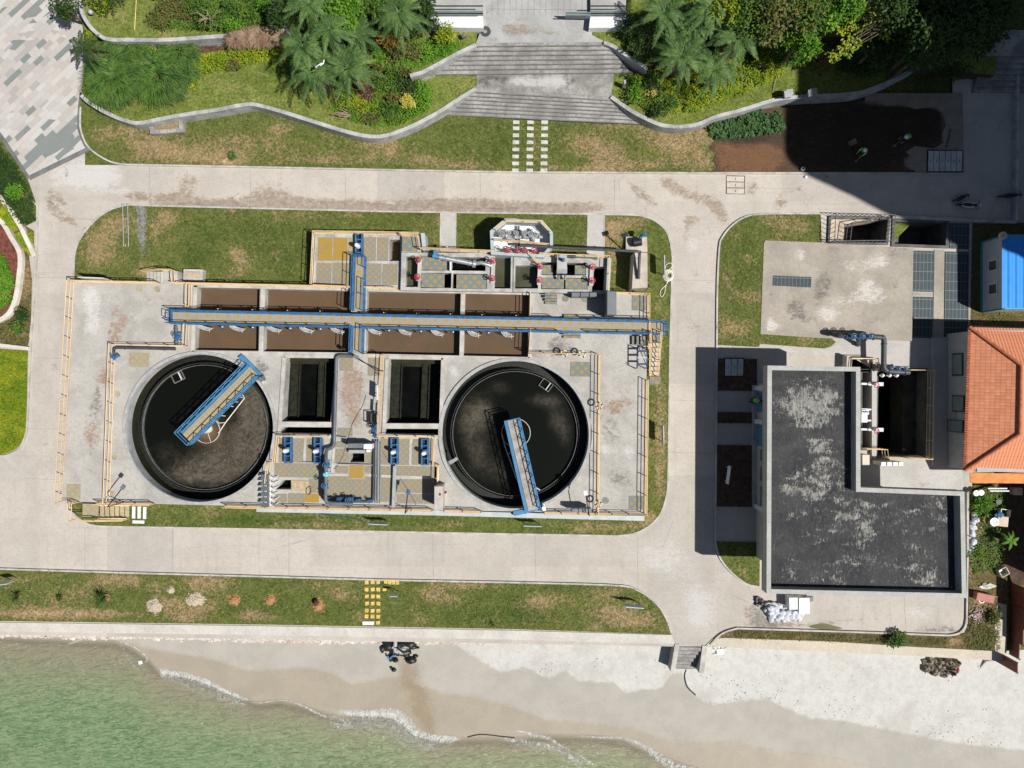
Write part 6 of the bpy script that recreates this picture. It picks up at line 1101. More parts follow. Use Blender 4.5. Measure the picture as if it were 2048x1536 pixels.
for i,x in enumerate((1762,1774,1786,1797)):cabinet(x,924,x+9,931,.3,1.6,'white box at the front railing of the dark basin, %s from the left'%('first second third fourth'.split()[i]),WHITE,1)
# --- orange tiled house
t=NT('orange_tiles');s=t.n('SeparateXYZ');t.set(s.inputs[0],t.mapping(t.pos(),(1,1,1),(0,0,.03)))
tx=t.math('DIVIDE',s.outputs[0],.30);row=t.math('FLOOR',tx);ty=t.math('DIVIDE',s.outputs[1],.24);fx=t.math('FRACT',tx);fy=t.math('FRACT',ty)
cv=t.n('CombineXYZ');t.set(cv.inputs[0],row);t.set(cv.inputs[1],t.math('FLOOR',ty));wn=t.n('TexWhiteNoise',noise_dimensions='2D');t.set(wn.inputs['Vector'],cv.outputs[0])
col=t.mix(wn.outputs[0],(.64,.26,.145,1),(.54,.20,.105,1));col=t.mix(t.math('MULTIPLY',t.ramp(t.noise(.5,6,.7),.4,.75),.3),col,(.34,.16,.10,1))
edge=t.math('MULTIPLY',t.math('LESS_THAN',fx,.16),.6);hh=t.math('ADD',t.math('MULTIPLY',t.math('SINE',t.math('MULTIPLY',fy,3.1416)),.6),t.math('MULTIPLY',t.math('SUBTRACT',1.0,fx),.4));col=t.mix(t.math('MULTIPLY',edge,.35),col,(.22,.065,.03,1));t.bump(hh,.6,.06);TILEW=t.fin(col,.75,0,.2)
t=NT('orange_tiles_ends');s=t.n('SeparateXYZ');t.set(s.inputs[0],t.pos());fy=t.math('FRACT',t.math('DIVIDE',s.outputs[0],.24));fx=t.math('FRACT',t.math('DIVIDE',s.outputs[1],.30))
col=t.mix(t.noise(1.5,5,.7),(.66,.27,.15,1),(.54,.20,.10,1));col=t.mix(t.math('MULTIPLY',t.math('LESS_THAN',fx,.14),.2),col,(.3,.10,.05,1));t.bump(t.math('SINE',t.math('MULTIPLY',fy,3.1416)),.6,.06);TILEN=t.fin(col,.75,0,.2)
RIDGE=paint('ridge_tiles',(.40,.13,.065,1),.8,var=.25,sc=3)
EZ,RZ=3.63,4.95;nw,sw_,ne,se=P(1938,654,EZ),P(1928,941,EZ),P(2230,662,EZ),P(2225,953,EZ);ra,rb=P(2041,730,RZ),P(2038,868,RZ)
ho=thing('tiled_house','house with an orange tiled hip roof at the right edge','house',P(2040,800,0));
r_=ho
m=MB();m.add([nw,sw_,rb,ra],[(0,1,2,3)]);m.build('roof_slope',TILEW,ho)
rc,rd=P(2150,732,RZ),P(2148,870,RZ)
m=MB();m.add([nw,ra,rc,ne],[(0,1,2,3)]);m.build('roof_slope',TILEN,ho);m=MB();m.add([sw_,se,rd,rb],[(0,1,2,3)]);m.build('roof_slope',TILEN,ho);m=MB();m.add([ra,rb,rd,rc],[(0,1,2,3)]);m.build('roof_slope',TILEN,ho)
for u,w in((nw,ra),(sw_,rb),(ra,rb)):
 m=MB();m.tube([u+Vector((0,0,.06)),w+Vector((0,0,.06))],.13,8);m.build('ridge_cap',RIDGE,ho)
m=MB();n_=60
for k in range(n_):p=nw.lerp(sw_,(k+.5)/n_);m.tube([p+Vector((-.06,0,-.03)),p+Vector((.12,0,.05))],.085,6)
m.build('eave_tiles',RIDGE,ho)
m=MB();p0,p1=P(1892,668,0),P(1893,932,0);m.add([(p0.x,p0.y,0),(p1.x,p1.y,0),(p1.x+14,p1.y,0),(p0.x+14,p0.y,0),(p0.x,p0.y,3.75),(p1.x,p1.y,3.75),(p1.x+14,p1.y,3.75),(p0.x+14,p0.y,3.75)],[(0,1,5,4),(1,2,6,5),(2,3,7,6),(3,0,4,7),(4,5,6,7)]);m.build('wall',paint('white_wall',(.38,.40,.41,1),.8,var=.1),ho)
for y0,y1,z0,z1 in((708,752,.9,2.2),(790,822,.9,2.4),(838,862,.3,2.3)):
 a_,b_=y_of(y0),y_of(y1);m=MB();m.box((p0.x-.03,(a_+b_)/2,(z0+z1)/2),(.1,abs(a_-b_),z1-z0));o=m.build('window',PIPED,ho);m=MB();m.box((p0.x-.07,(a_+b_)/2,(z0+z1)/2),(.05,abs(a_-b_)*.86,(z1-z0)*.86));m.build('pane',GLASS,o)
m=MB();m.box((p0.x-.6,(y_of(675)+y_of(930))/2,.12),(1.2,abs(y_of(675)-y_of(930)),.24));m.build('plinth',CONC2,ho)
m=MB();c=P(1915,835,.9);m.box(c,(.7,1.1,.9));solo('air_conditioner',m,PIPEL,'pale outdoor air unit under the eave of the tiled house','air unit')
m=MB();a_,b_=P(1940,946,2.9),P(2180,948,2.9);c_,d_=P(2180,968,2.6),P(1941,966,2.6);m.add([a_,d_,c_,b_],[(0,1,2,3)]);m.add([v-Vector((0,0,.05))for v in(a_,d_,c_,b_)],[(3,2,1,0)]);r=solo('porch_roof',m,paint('orange_sheet',(.60,.21,.05,1),.5,var=.2,sc=2),'flat orange porch roof in front of the tiled house','roof');
sh=thing('blue_shed','pale site shed with bright blue ribbed roof and teal trim','shed',P(2030,545,0));SH0,SH1=2.75,3.3
rw,re=P(2003,471,SH0),P(2003,617,SH0);xe=P(2160,500,0).x;TEAL=paint('teal_trim',(.05,.30,.32,1),.5,var=.1);BLR=paint('blue_sheet',(.02,.24,.72,1),.45,var=.06,da=.06)
m=MB();n_=14;vs=[];
for k in range(n_*4+1):
 x=rw.x+(xe-rw.x)*k/(n_*4);zz=.05 if k%4 in(0,1)else 0;vs+=[(x,rw.y,SH0+zz),(x,re.y,SH0+zz)]
m.add(vs,[(2*k,2*k+1,2*k+3,2*k+2)for k in range(n_*4)]);m.build('roof',BLR,sh)
m=MB();bx0=P(1962,545,0).x;m.box(((bx0+xe)/2,(rw.y+re.y)/2,SH0/2-.03),(xe-bx0,rw.y-re.y-.1,SH0-.06));m.build('wall',paint('shed_panel',(.50,.53,.56,1),.6,var=.06),sh)
for u,w in(((bx0-.03,rw.y),(bx0-.03,re.y)),):
 m=MB();m.bar((u[0],u[1],SH0-.08),(w[0],w[1],SH0-.08),.12,.2);m.bar((u[0],u[1],.1),(w[0],w[1],.1),.1,.2);m.build('trim',TEAL,sh)
for yy in(rw.y,re.y):m=MB();m.bar((bx0,yy,SH0-.05),(xe,yy,SH0-.05),.14,.18);m.box((bx0,yy,SH0/2),(.12,.12,SH0));m.build('trim',TEAL,sh)
for y0,y1 in((526,548),(572,594)):a_,b_=y_of(y0),y_of(y1);m=MB();m.box((bx0-.02,(a_+b_)/2,1.45),(.08,abs(a_-b_),1.0));o=m.build('window',WHITEP,sh);m=MB();m.box((bx0-.05,(a_+b_)/2,1.45),(.05,abs(a_-b_)*.8,.8));m.build('pane',paint('brown_glass',(.12,.10,.07,1),.2,spec=.5),o)
m=MB();c=P(2007,471,3.0);m.ring(c,.12,.3,2.85,3.0,20);m.cyl((c.x,c.y,2.8),.14,.12,12);solo('roof_vent',m,paint('cream_vent',(.5,.46,.38,1),.6),'round cream roof vent on the corner of the blue roofed shed','vent')
m=MB();m.ribbon([(2037,150),(2036,300),(2034,440)],.2,0,.5);solo('boundary_wall',m,WALLC,'low boundary wall in shade behind the parked motorcycles','wall')
m=MB();m.ribbon([(1946,441),(2034,444)],.22,0,.35);solo('boundary_wall',m,WALLC,'low wall in shade between the motorcycles and the shed','wall')
BRN=paint('red_brown_sheet',(.17,.055,.038,1),.6,.0,var=.2,sc=2,da=.3)
hts=((2024,1167,2024,1205,2.1),(2025,1208,2024,1248,2.0),(2024,1238,2023,1279,1.3),(2024,1275,2022,1310,.9),(2007,1311,2007,1331,1.6))
for i,(x0,y0,x1,y1,h)in enumerate(hts):
 r=thing('fence_panel','red brown sheet fence panel stepping to the beach, %s from the tiled house'%('first second third fourth fifth'.split()[i]),'fence',P(x0,(y0+y1)/2,0));a_,b_=P(x0,y0,0),P(x1,y1,0);zb=-.2 if i<4 else-1.2
 m=MB();m.bar(Vector((a_.x,a_.y,(zb+h)/2)),Vector((b_.x,b_.y,(zb+h)/2)),.06,h-zb);m.build('sheet_panel',BRN,r)
 for p in(a_,b_):m=MB();m.box((p.x+.06,p.y,(zb+h)/2),(.08,.08,h-zb+.1));m.build('post',WHITEP if i==4 else BRN,r)
m=MB();m.prism([(2152,985),(2400,985),(2400,1185),(2152,1185)],-.2,4.2);nb=thing('neighbour_house','plain house beyond the yard, mostly outside the picture, shading the weeds','house',P(2150,1080,0));m.build('wall',paint('grey_render',(.35,.34,.32,1),.8),nb);m=MB();m.prism([(2148,980),(2410,980),(2410,1190),(2148,1190)],4.2,4.35);m.build('roof',BRN,nb)
sheet('painted_yard_shade',[(2008,955),(2100,955),(2100,1170),(2026,1170),(2012,1130)],.055,SOILD,1.0)  # dark strip, shade of the yard edge painted as soil colour
sheet('yard',[(1940,985),(2012,960),(2016,1290),(1994,1300),(1500,1286),(1436,1274),(1470,1259),(1900,1272),(1930,1266),(1937,1250)],.05,WEED,.5,R=[(1958,1062,20,22,.9),(1950,1190,14,16,.7),(1960,1215,12,12,.8),(1960,1240,20,16,.5),(1540,1272,20,6,.9),(1600,1274,20,5,.7),(1450,1270,30,6,.8),(1700,1278,30,5,.7),(1910,1284,20,8,.9),(1945,1130,10,20,.7)],G=[(1965,1005,26,20,.9),(1960,1105,22,20,.8),(1985,1080,16,20,.6),(1640,1272,26,8,.7),(1770,1280,40,8,.6),(1970,1275,26,20,.8),(1860,1282,40,6,.7),(1990,1240,10,40,.6),(1580,1270,10,8,.6)],B=[(1955,1235,16,18,.6),(1940,1140,8,18,.5)])
kerb('kerb',smooth([(1421,1290),(1436,1274),(1452,1264),(1475,1257)],4)+[(1700,1264),(1895,1271)]+smooth([(1900,1271),(1918,1267),(1930,1255),(1934,1238)],4)+[(1936,1110)],.16)
wall([(1936,985),(1936,1110)],.2,0,.5,'low pale wall beside the row of white sacks','boundary_wall',KERBC)
STY=paint('white_foam',(.70,.72,.73,1),.6,var=.05,da=.12);BAG=paint('white_sack',(.50,.52,.56,1),.75,var=.16,sc=5,dirt=(.2,.2,.2,1),da=.35,bmp=.3)
def obox(px,py,w,d,h,rz,label,mat,z=.05,lid=True,inner_=None,name='storage_box'):
 c=P(px,py,z);r=thing(name,label,'box',c);ca,sa=math.cos(rz),math.sin(rz);f=lambda x,y:(c.x+x*ca-y*sa,c.y+x*sa+y*ca)
 if lid:m=MB();m.box((c.x,c.y,z+h/2),(w,d,h),rz,taper=.96);m.build('body',mat,r);m=MB();m.box((c.x,c.y,z+h+.02),(w*1.04,d*1.04,.05),rz);m.build('lid',mat,r)
 else:
  m=MB()
  for x,y,a_,b_ in((0,d/2,w,.05),(0,-d/2,w,.05),(w/2,0,.05,d),(-w/2,0,.05,d)):m.box((*f(x,y),z+h/2),(a_,b_,h),rz)
  m.build('side_wall',mat,r);m=MB();m.box((c.x,c.y,z+.05),(w*.95,d*.95,.05),rz);m.build('bottom',inner_ or mat,r)
 return r
obox(2003,1024,.75,.55,.5,-.15,'open white foam box beside the beige crate',STY,lid=False,inner_=BLACK);obox(1995,1040,.8,.75,.6,-.1,'beige wooden crate below the open foam box',paint('crate_beige',(.52,.42,.34,1),.7,var=.1));obox(2000,1141,.65,.6,.5,.5,'small pale box tilted on the weedy ground',paint('pale_box',(.5,.46,.38,1),.7),lid=False,inner_=PIPEL);obox(2027,981,.65,.55,.5,0,'cream box in the shade by the porch',paint('crate_cream',(.45,.4,.32,1),.7))
r=thing('barrel','pale translucent drum beside the beige crate','barrel',P(1975,1040,.05));m=MB();c=P(1975,1040,.05);m.cyl(c,.32,.8,18);m.build('drum',paint('milky_plastic',(.24,.28,.23,1),.4),r);m=MB();m.ring(c,.26,.34,.83,.88,18);m.build('rim',PIPEL,r)
m=MB();c=P(1965,1036,.05);m.cyl(c,.28,.5,14,.3);solo('clay_pot',m,paint('terracotta',(.30,.12,.05,1),.8,var=.2),'brown clay pot beside the pale drum','pot')
r=thing('red_chest','faded red chest lying in the weeds with white rings under it','chest',P(1967,1194,.05));m=MB();c=P(1967,1194,.4);m.box(c,(1.4,.6,.55),-.2);m.build('body',paint('faded_red',(.36,.12,.10,1),.6,var=.15),r);m=MB();m.tube([(c.x+.05+.3*math.cos(k*.5),c.y-.15+.4*math.sin(k*.5),.1)for k in range(13)],.06,6);m.build('ring',WHITE,r)
m=MB();m.tube([P(1947,1075,.9),P(1998,1099,.3)],.03,6);solo('long_pole',m,PIPED,'thin pole lying slantwise over the weeds by the sacks','pole')
for px,py,rx,lab in((1951,986,.2,'white pan among the leaves, left of two'),(1961,985,.2,'white pan among the leaves, right of two')):c=P(px,py,.6);m=MB();m.cyl(c,rx,.12,16,rx*1.15);solo('pan',m,WHITE,lab,'pan')
m=MB();c=P(1992,1002,.05);m.cyl(c,.2,.35,14,.24);solo('bucket',m,BLACK,'black bucket in the weeds above the open foam box','bucket')
m=MB();m.ball(P(1998,1030,.7),(.35,.22,.12),12,8,.3,4);solo('blue_cloth',m,BLUE,'crumpled blue cloth between foam box and crate','cloth')
for q in(((1976,977),(2014,977)),((1980,982),(2018,982))):m=MB();m.bar(P(*q[0],1.0),P(*q[1],1.0),.1,.06);solo('plank',m,WHITEP,'white plank leaning near the porch, %s'%('upper one' if q[0][1]==977 else 'lower one'),'plank')
m=MB();m.ball(P(1975,1172,.12),(.6,.22,.12),14,7,.3,8);solo('plastic_sheet',m,paint('grey_sheet',(.5,.5,.46,1),.5),'crumpled grey plastic sheet in the weeds above the red chest','sheet')
t=NT('debris');g=t.n('NewGeometry');t.fin(t.mix(g.outputs['Random Per Island'],(.5,.47,.44,1),(.22,.10,.08,1)),.9);DEB=t.m
m=MB();rr=random.Random(8)
for k in range(260):a_=rr.uniform(0,6.28);q=rr.gauss(0,.5);m.box(P(1956+18*q*math.cos(a_),1232+22*q*math.sin(a_),.1+rr.uniform(0,.12)),(rr.uniform(.04,.2),rr.uniform(.03,.1),.03),rr.uniform(0,3),rr.uniform(-.6,.6))
tag(solo('debris',m,DEB,'scatter of broken bits on the weedy ground','debris'),kind='stuff')
def sack_mesh(seed):
 rr=random.Random(seed);m=MB();nu,nv=14,9;m.ball((0,0,.15),(.32,.205,.165),nu,nv)
 vs=[]
 for v in m.v:
  x,y,z=v;q=noise.noise((x*7+seed,y*7,z*7))*.16;k=1+.6*max(0,abs(x)-.2);vs.append((x*(1+q),y*(1+q)*k*(1.15 if abs(x)<.3 else .9),max(0,z+q*.6)))
 m.v=vs;return m
SK=[sack_mesh(k)for k in range(4)];skm=None;rr=random.Random(21);sk_src=[]
for k in range(4):pass
pos=[]
for row_,(y,z,x0,x1,n_)in enumerate(((1236,.0,1537,1604,6),(1228,.05,1531,1608,7),(1219,.1,1528,1608,7),(1232,.3,1540,1600,5),(1224,.36,1534,1602,6),(1210,.1,1530,1560,3),(1217,.4,1534,1556,2))):
 for k in range(n_):pos.append((x0+(x1-x0)*(k+.5)/n_+rr.uniform(-2,2),y+rr.uniform(-1.5,1.5),z,rr.uniform(-.5,.5)+(1.57 if row_ in(0,1)else 0),'heap',row_,k))
o1='first second third fourth fifth sixth seventh'.split();rows=('lowest row along the road','second row from the road','third row from the road','upper layer, front','upper layer, behind','back row against the building','upper layer at the left')
for i,(x,y,z,rz,_,r0,k)in enumerate(pos):
 m=SK[i%4];o=m.build('sack',BAG,None,(0,0,0));o.location=P(x,y,z);o.rotation_euler=(rr.uniform(-.1,.1),rr.uniform(-.1,.1),rz);tag(o,'white sack in the heap, %s, %s from the left'%(rows[r0],o1[k]),'sack','white sacks heaped at the building')
for k in range(11):
 y=1032+k*7.2;o=SK[k%4].build('sack',BAG,None,(0,0,0));o.location=P(1942+rr.uniform(-3,3)+(4 if k<2 else 0),y,.05+.2*(k%2));o.rotation_euler=(0,0,rr.uniform(0,3));tag(o,'white sack in the row by the weeds, number %d from the porch'%(k+1),'sack','white sacks in a row beside the weeds')
obox(1578,1200,.65,.9,.9,.02,'tall white foam box on the sack heap, left of two',STY,.1);obox(1598,1204,.8,1.2,1.0,.02,'tall white foam box on the sack heap, right of two',STY,.1)
m=MB();m.prism([(1606,1193),(1627,1194),(1626,1203),(1606,1202)],.4,.7);solo('grey_board',m,PIPEG,'grey board lying right of the white foam boxes','board')
m=MB();c=P(1607,1204,.3);m.tube(smooth([tuple(c),tuple(c+Vector((.2,.2,.1))),tuple(c+Vector((.45,.1,.05))),tuple(c+Vector((.4,-.15,0)))],4),.05,6);solo('red_rope',m,RED,'short red rope beside the white foam boxes','rope')
m=MB()
for k in range(7):m.box(P(1515+(k%3)*4,1197+k*2,.15),(.3,.25,.2),k*.7)
solo('scrap_pile',m,BLACK,'dark scrap piled at the corner of the building by the sacks','scrap pile')
TWIGD=paint('wet_rope',(.06,.05,.04,1),.8)
t=NT('shore_rock');n=t.noise(3,7,.8,dist=.6);n2=t.noise(9,5,.7);ROCK2=t.fin(t.mix(t.ramp(n,.35,.62),(.05,.045,.035,1),t.mix(t.ramp(n2,.3,.7),(.30,.24,.17,1),(.42,.38,.31,1))),.9);t.bump(n2,.8,.1)
for i,(x,y,rx,ry)in enumerate(((1855,1326,12,10),(1874,1329,13,11),(1892,1326,12,9),(1865,1341,10,7),(1884,1342,11,8),(1900,1338,8,8),(1848,1336,7,6),(1908,1323,7,5))):
 m=MB();m.ball(P(x,y,-1.05),(rx/25*1.15,ry/25*1.35,.5+.15*(i%3)),12,8,.30,40+i)
 for q in range(len(m.sm)):m.sm[q]=False
 solo('boulder',m,ROCK2,'brown boulder against the seawall, '+('leftmost of the back row','centre of the back row','right of the back row','front row, left','front row, middle','front row, right, mossy','small one at the left end','small one at the right end')[i],'rock','brown boulders below the seawall')
m=MB();m.tube(smooth([tuple(P(x,y,-.9))for x,y in((1916,1331),(1918,1340),(1914,1346),(1909,1347))],4),.07,8);solo('red_hose',m,paint('pink_hose',(.50,.14,.15,1),.6),'curled red hose end beside the brown boulders','hose')
m=MB();m.tube([P(2006,1318,-.7),P(1972,1322,-.8),P(1960,1335,-1.0)],.08,8);m.tube([P(1956,1332,-1.0),P(1962,1337,-1.0)],.08,6);solo('drain_pipe',m,PIPEL,'bent grey drain pipe reaching from the seawall to the sand','pipe')
r=thing('plastic_chair','white broken chair lying on the sand beside the beach steps','chair',P(1438,1302,-1.1));WP=WHITE;c=P(1440,1303,-.95)
m=MB();m.box(c+Vector((0,0,.05)),(.55,.45,.05),.15);m.build('seat',WP,r);m=MB()
for k in range(4):m.bar(c+Vector((-.45+k*.12,.45,.1)),c+Vector((-.4+k*.12,.1,.1)),.05,.05)
m.build('backrest',WP,r)
for x,y in((-.3,-.2),(.3,-.25),(-.35,.25),(.4,.2)):m=MB();m.tube([c+Vector((x*.6,y*.6,0)),c+Vector((x*1.7,y*1.6,.1))],.03,6);m.build('leg',WP,r)
m=MB();m.tube(smooth([tuple(P(x,y,-1.12))for x,y in((1372,1339),(1369,1352),(1373,1370),(1380,1380),(1391,1390))],4),.06,6);solo('black_hose',m,BLACK,'black hose lying on the sand below the beach steps','hose')
m=MB();m.tube(smooth([tuple(P(x,y,-1.2))for x,y in((888,1289),(893,1300),(900,1312),(903,1319))],4),.035,6);solo('black_hose',m,BLACK,'short thin black line on the sand right of the outfall rocks','hose')
m=MB();m.tube(smooth([tuple(P(x,y,-1.27))for x,y in((935,1475),(955,1470),(975,1470),(1000,1473),(1030,1476))],4),.028,6);solo('washed_rope',m,TWIGD,'dark rope washed along the water edge in the middle of the beach','rope')
m=MB();c=P(281,1325,SEA_Z+.03);m.box(c,(.3,.28,.05),.2);solo('foam_scrap',m,WHITE,'square white scrap floating in the shallow water','scrap')
m=MB();rr=random.Random(31)
for k in range(420):
 x=rr.uniform(1390,2060)if k%6 else rr.uniform(1000,1340);yb=ln(DRYL,x)-abs(rr.gauss(0,26))if k%3 else rr.uniform(1310,ln(DRYL,x));yb=max(yb,1312)
 if noise.noise((x*.012,yb*.02,1))<-.05:continue
 d_=(ln(SHORE,x)-yb)/25;s_=rr.uniform(.015,.05);m.box(P(x,yb,SEA_Z+.03*d_+.03),(s_*rr.uniform(1,3),s_,.025),rr.uniform(0,3))
tag(solo('driftwood_bits',m,paint('driftwood',(.26,.235,.20,1),.9,var=.4),'dark bits of driftwood strewn along the dry sand','driftwood'),kind='stuff')
t=NT('puddle');t.fin((.10,.095,.03,1),.12,0,.4);m=MB();m.flat(smooth([(1618,1253),(1635,1248),(1650,1247),(1666,1251),(1685,1257),(1660,1259),(1630,1257)],4,True),.012);struct('puddle',m,t.m)
# --- vegetation
LF_MID=leafmat('leaf_mid',(.032,.085,.012,1),(.085,.17,.022,1),(.16,.24,.03,1))
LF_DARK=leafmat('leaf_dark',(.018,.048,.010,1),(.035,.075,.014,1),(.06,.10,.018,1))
LF_LIME=leafmat('leaf_lime',(.10,.20,.010,1),(.24,.32,.016,1),(.40,.40,.025,1))
LF_YEL=leafmat('leaf_yellow',(.42,.40,.05,1),(.55,.47,.09,1),(.60,.50,.18,1))
LF_BRIGHT=leafmat('leaf_bright',(.045,.15,.010,1),(.11,.26,.016,1),(.20,.34,.03,1))
LF_OLIVE=leafmat('leaf_olive',(.07,.10,.025,1),(.12,.14,.03,1),(.17,.17,.04,1),(.25,.16,.06,1))
LF_BROWN=leafmat('leaf_brown',(.12,.065,.045,1),(.32,.21,.14,1),(.44,.32,.21,1))
LF_PURP=leafmat('leaf_purple',(.085,.035,.03,1),(.14,.06,.045,1),(.18,.10,.06,1))
LF_AUT=leafmat('leaf_autumn',(.12,.13,.02,1),(.28,.17,.03,1),(.34,.12,.03,1))
LF_PALM=leafmat('palm_leaf',(.035,.075,.022,1),(.085,.165,.04,1),(.17,.27,.08,1),None,.15,.8)
LF_BLADE=leafmat('blade_leaf',(.014,.05,.008,1),(.075,.16,.026,1),(.12,.21,.04,1),(.12,.13,.04,1),.12,1.6)
LF_COVER=leafmat('cover_leaf',(.03,.085,.025,1),(.06,.13,.035,1),(.09,.16,.05,1))
BARK=paint('bark',(.14,.10,.07,1),.9,var=.3,sc=4);TWIG=paint('dry_twig',(.28,.22,.15,1),.9,var=.2)
def leaf(vs,fs,c,d,up,L,W):
 """one folded leaf"""
 s=d.cross(up)
 if s.length<1e-3:s=Vector((1,0,0))
 s.normalize();n=s.cross(d);o=len(vs);t=c+d*L;mid=c+d*L*.5
 vs+=[c,mid+s*W/2-n*W*.12,t,mid-s*W/2-n*W*.12];fs+=[(o,o+1,o+2),(o,o+2,o+3)]
def clump(c,r,n,L,W,seed,flat=.6,shell=.55,up=.5,lumps=7):
 """leaves spread through an uneven crown built of several lumps"""
 rr=random.Random(seed);vs,fs=[],[];c=Vector(c);lm=[]
 for k in range(lumps):
  a=rr.uniform(0,6.283);q=rr.uniform(.25,.78);lm.append((Vector((math.cos(a)*q*r[0],math.sin(a)*q*r[1],rr.uniform(-.3,.55)*r[2])),rr.uniform(.32,.6)))
 lm.append((Vector((0,0,.25*r[2])),.6))
 for i in range(n):
  o,k=rr.choice(lm);v=Vector((rr.gauss(0,1),rr.gauss(0,1),rr.gauss(0.25,1)))
  if v.length<1e-3:continue
  v.normalize();q=rr.uniform(shell,1.08)if rr.random()<.8 else rr.uniform(.2,1)
  p=c+o+Vector((v.x*r[0]*k*q,v.y*r[1]*k*q,v.z*r[2]*k*q))
  d=(v*.6+Vector((rr.gauss(0,.6),rr.gauss(0,.6),rr.gauss(-.1,.4)))).normalized()
  leaf(vs,fs,p,d,(Vector((rr.gauss(0,.4),rr.gauss(0,.4),1))*up+v*(1-up)).normalized(),L*rr.uniform(.6,1.25),W*rr.uniform(.7,1.2))
 m=MB();m.v=[tuple(v)for v in vs];m.f=fs;m.sm=[False]*len(fs);return m
def branches(base,top,r0,n,spread,seed):
 rr=random.Random(seed);m=MB();base,top=Vector(base),Vector(top);mid=base.lerp(top,.5)+Vector((rr.gauss(0,.1),rr.gauss(0,.1),0));m.tube(smooth([tuple(base),tuple(mid),tuple(top)],4),[r0*(1-.07*k)for k in range(9)],8)
 for k in range(n):
  a=rr.uniform(0,6.283);s=base.lerp(top,rr.uniform(.4,.95));e=s+Vector((math.cos(a)*spread*rr.uniform(.4,.9),math.sin(a)*spread*rr.uniform(.4,.9),rr.uniform(.2,.8)*spread));md=s.lerp(e,.5)+Vector((0,0,.12*spread));m.tube(smooth([tuple(s),tuple(md),tuple(e)],3),[r0*.42,r0*.36,r0*.3,r0*.25,r0*.2,r0*.14,r0*.1],6)
 return m
VG={}
def bush(px,py,rpx,h,mat,label,z0,seed,n=None,L=.22,W=.11,ry=None,name='shrub',cat='shrub',group=None):
 zc=z0+h*.55;rx=rpx*(CAM_H-zc)/FPX;ry=(ry or rpx)*(CAM_H-zc)/FPX;c=P(px,py,zc);b=Vector((c.x,c.y,z0));n=n or int(900*max(.5,rx*ry));r=thing(name,label,cat,b,group)
 clump(c,(rx,ry,h*.55),n,L,W,seed).build('foliage',mat,r);branches(b,(c.x,c.y,zc),.04+.02*h,5,min(rx,ry)*.8,seed).build('stem',BARK,r);return r
def tree(px,py,rpx,zc,hr,mat,label,z0,seed,n,L=.3,W=.15,ry=None,lumps=10,name='tree',group=None):
 k=(CAM_H-zc)/FPX;rx,ry=rpx*k,(ry or rpx)*k;c=P(px,py,zc);b=Vector((c.x,c.y,z0));r=thing(name,label,'tree',b,group)
 clump(c,(rx,ry,hr),n,L,W,seed,lumps=lumps).build('crown',mat,r);branches(b,(c.x,c.y,zc),.12+.01*rpx/10,9,min(rx,ry)*.85,seed).build('trunk',BARK,r);return r
def frond(vs,fs,base,az,L,lift,droop,rr,nl=34,lw=.045,ll=.55):
 d0=Vector((math.cos(az),math.sin(az),0));side=Vector((-d0.y,d0.x,0));pts=[];tw=rr.uniform(-.35,.35)
 for i in range(11):u=i/10;pts.append(base+d0*L*(u*.96)+side*tw*u*u*L*.3+Vector((0,0,lift*u-droop*u*u)))
 for i in range(10):
  o=len(vs);w=.03*(1-i/11)+.006;w2=.03*(1-(i+1)/11)+.006;s=side;vs+=[pts[i]+s*w,pts[i]-s*w,pts[i+1]-s*w2,pts[i+1]+s*w2];fs.append((o,o+1,o+2,o+3))
 for k in range(nl):
  u=.14+.86*k/(nl-1);i=min(9,int(u*10));p=pts[i].lerp(pts[i+1],u*10-i);t=(pts[i+1]-pts[i]).normalized();l=ll*(math.sin(math.pi*min(1,.18+u*.8))**.7)*rr.uniform(.85,1.1)
  for sg in(-1,1):
   d=(t*(.55+.5*u)+side*sg*.95+Vector((0,0,rr.uniform(-.42,.1)))).normalized();leaf(vs,fs,p,d,Vector((rr.gauss(0,.15),rr.gauss(0,.15),1)).normalized(),l,lw*1.6)
def palm_crown(c,L,n,seed,nl=36):
 rr=random.Random(seed);vs,fs=[],[]
 for k in range(n):
  az=k*2.399+rr.uniform(-.2,.2);ring_=k/n;frond(vs,fs,c+Vector((0,0,.1)),az,L*(1.08-.45*ring_)*rr.uniform(.88,1.1),L*(.10+.62*ring_),L*(.40+.35*rr.random()),rr,nl,.024,L*.175)
 m=MB();m.v=[tuple(v)for v in vs];m.f=fs;m.sm=[False]*len(fs);return m
def palm(px,py,zc,Lpx,label,z0,seed,n=19,mat=None):
 k=(CAM_H-zc)/FPX;c=P(px,py,zc);b=Vector((c.x+.1,c.y-.05,z0));r=thing('palm_tree',label,'palm tree',b,'feather palms in the terraced garden');palm_crown(c,Lpx*k*1.14,n,seed).build('fronds',mat or LF_PALM,r)
 m=MB();m.tube(smooth([tuple(b),tuple(b.lerp(c,.5)+Vector((.06,0,0))),tuple(c)],6),[.19-.007*i for i in range(13)],10);m.build('trunk',BARK,r);return r
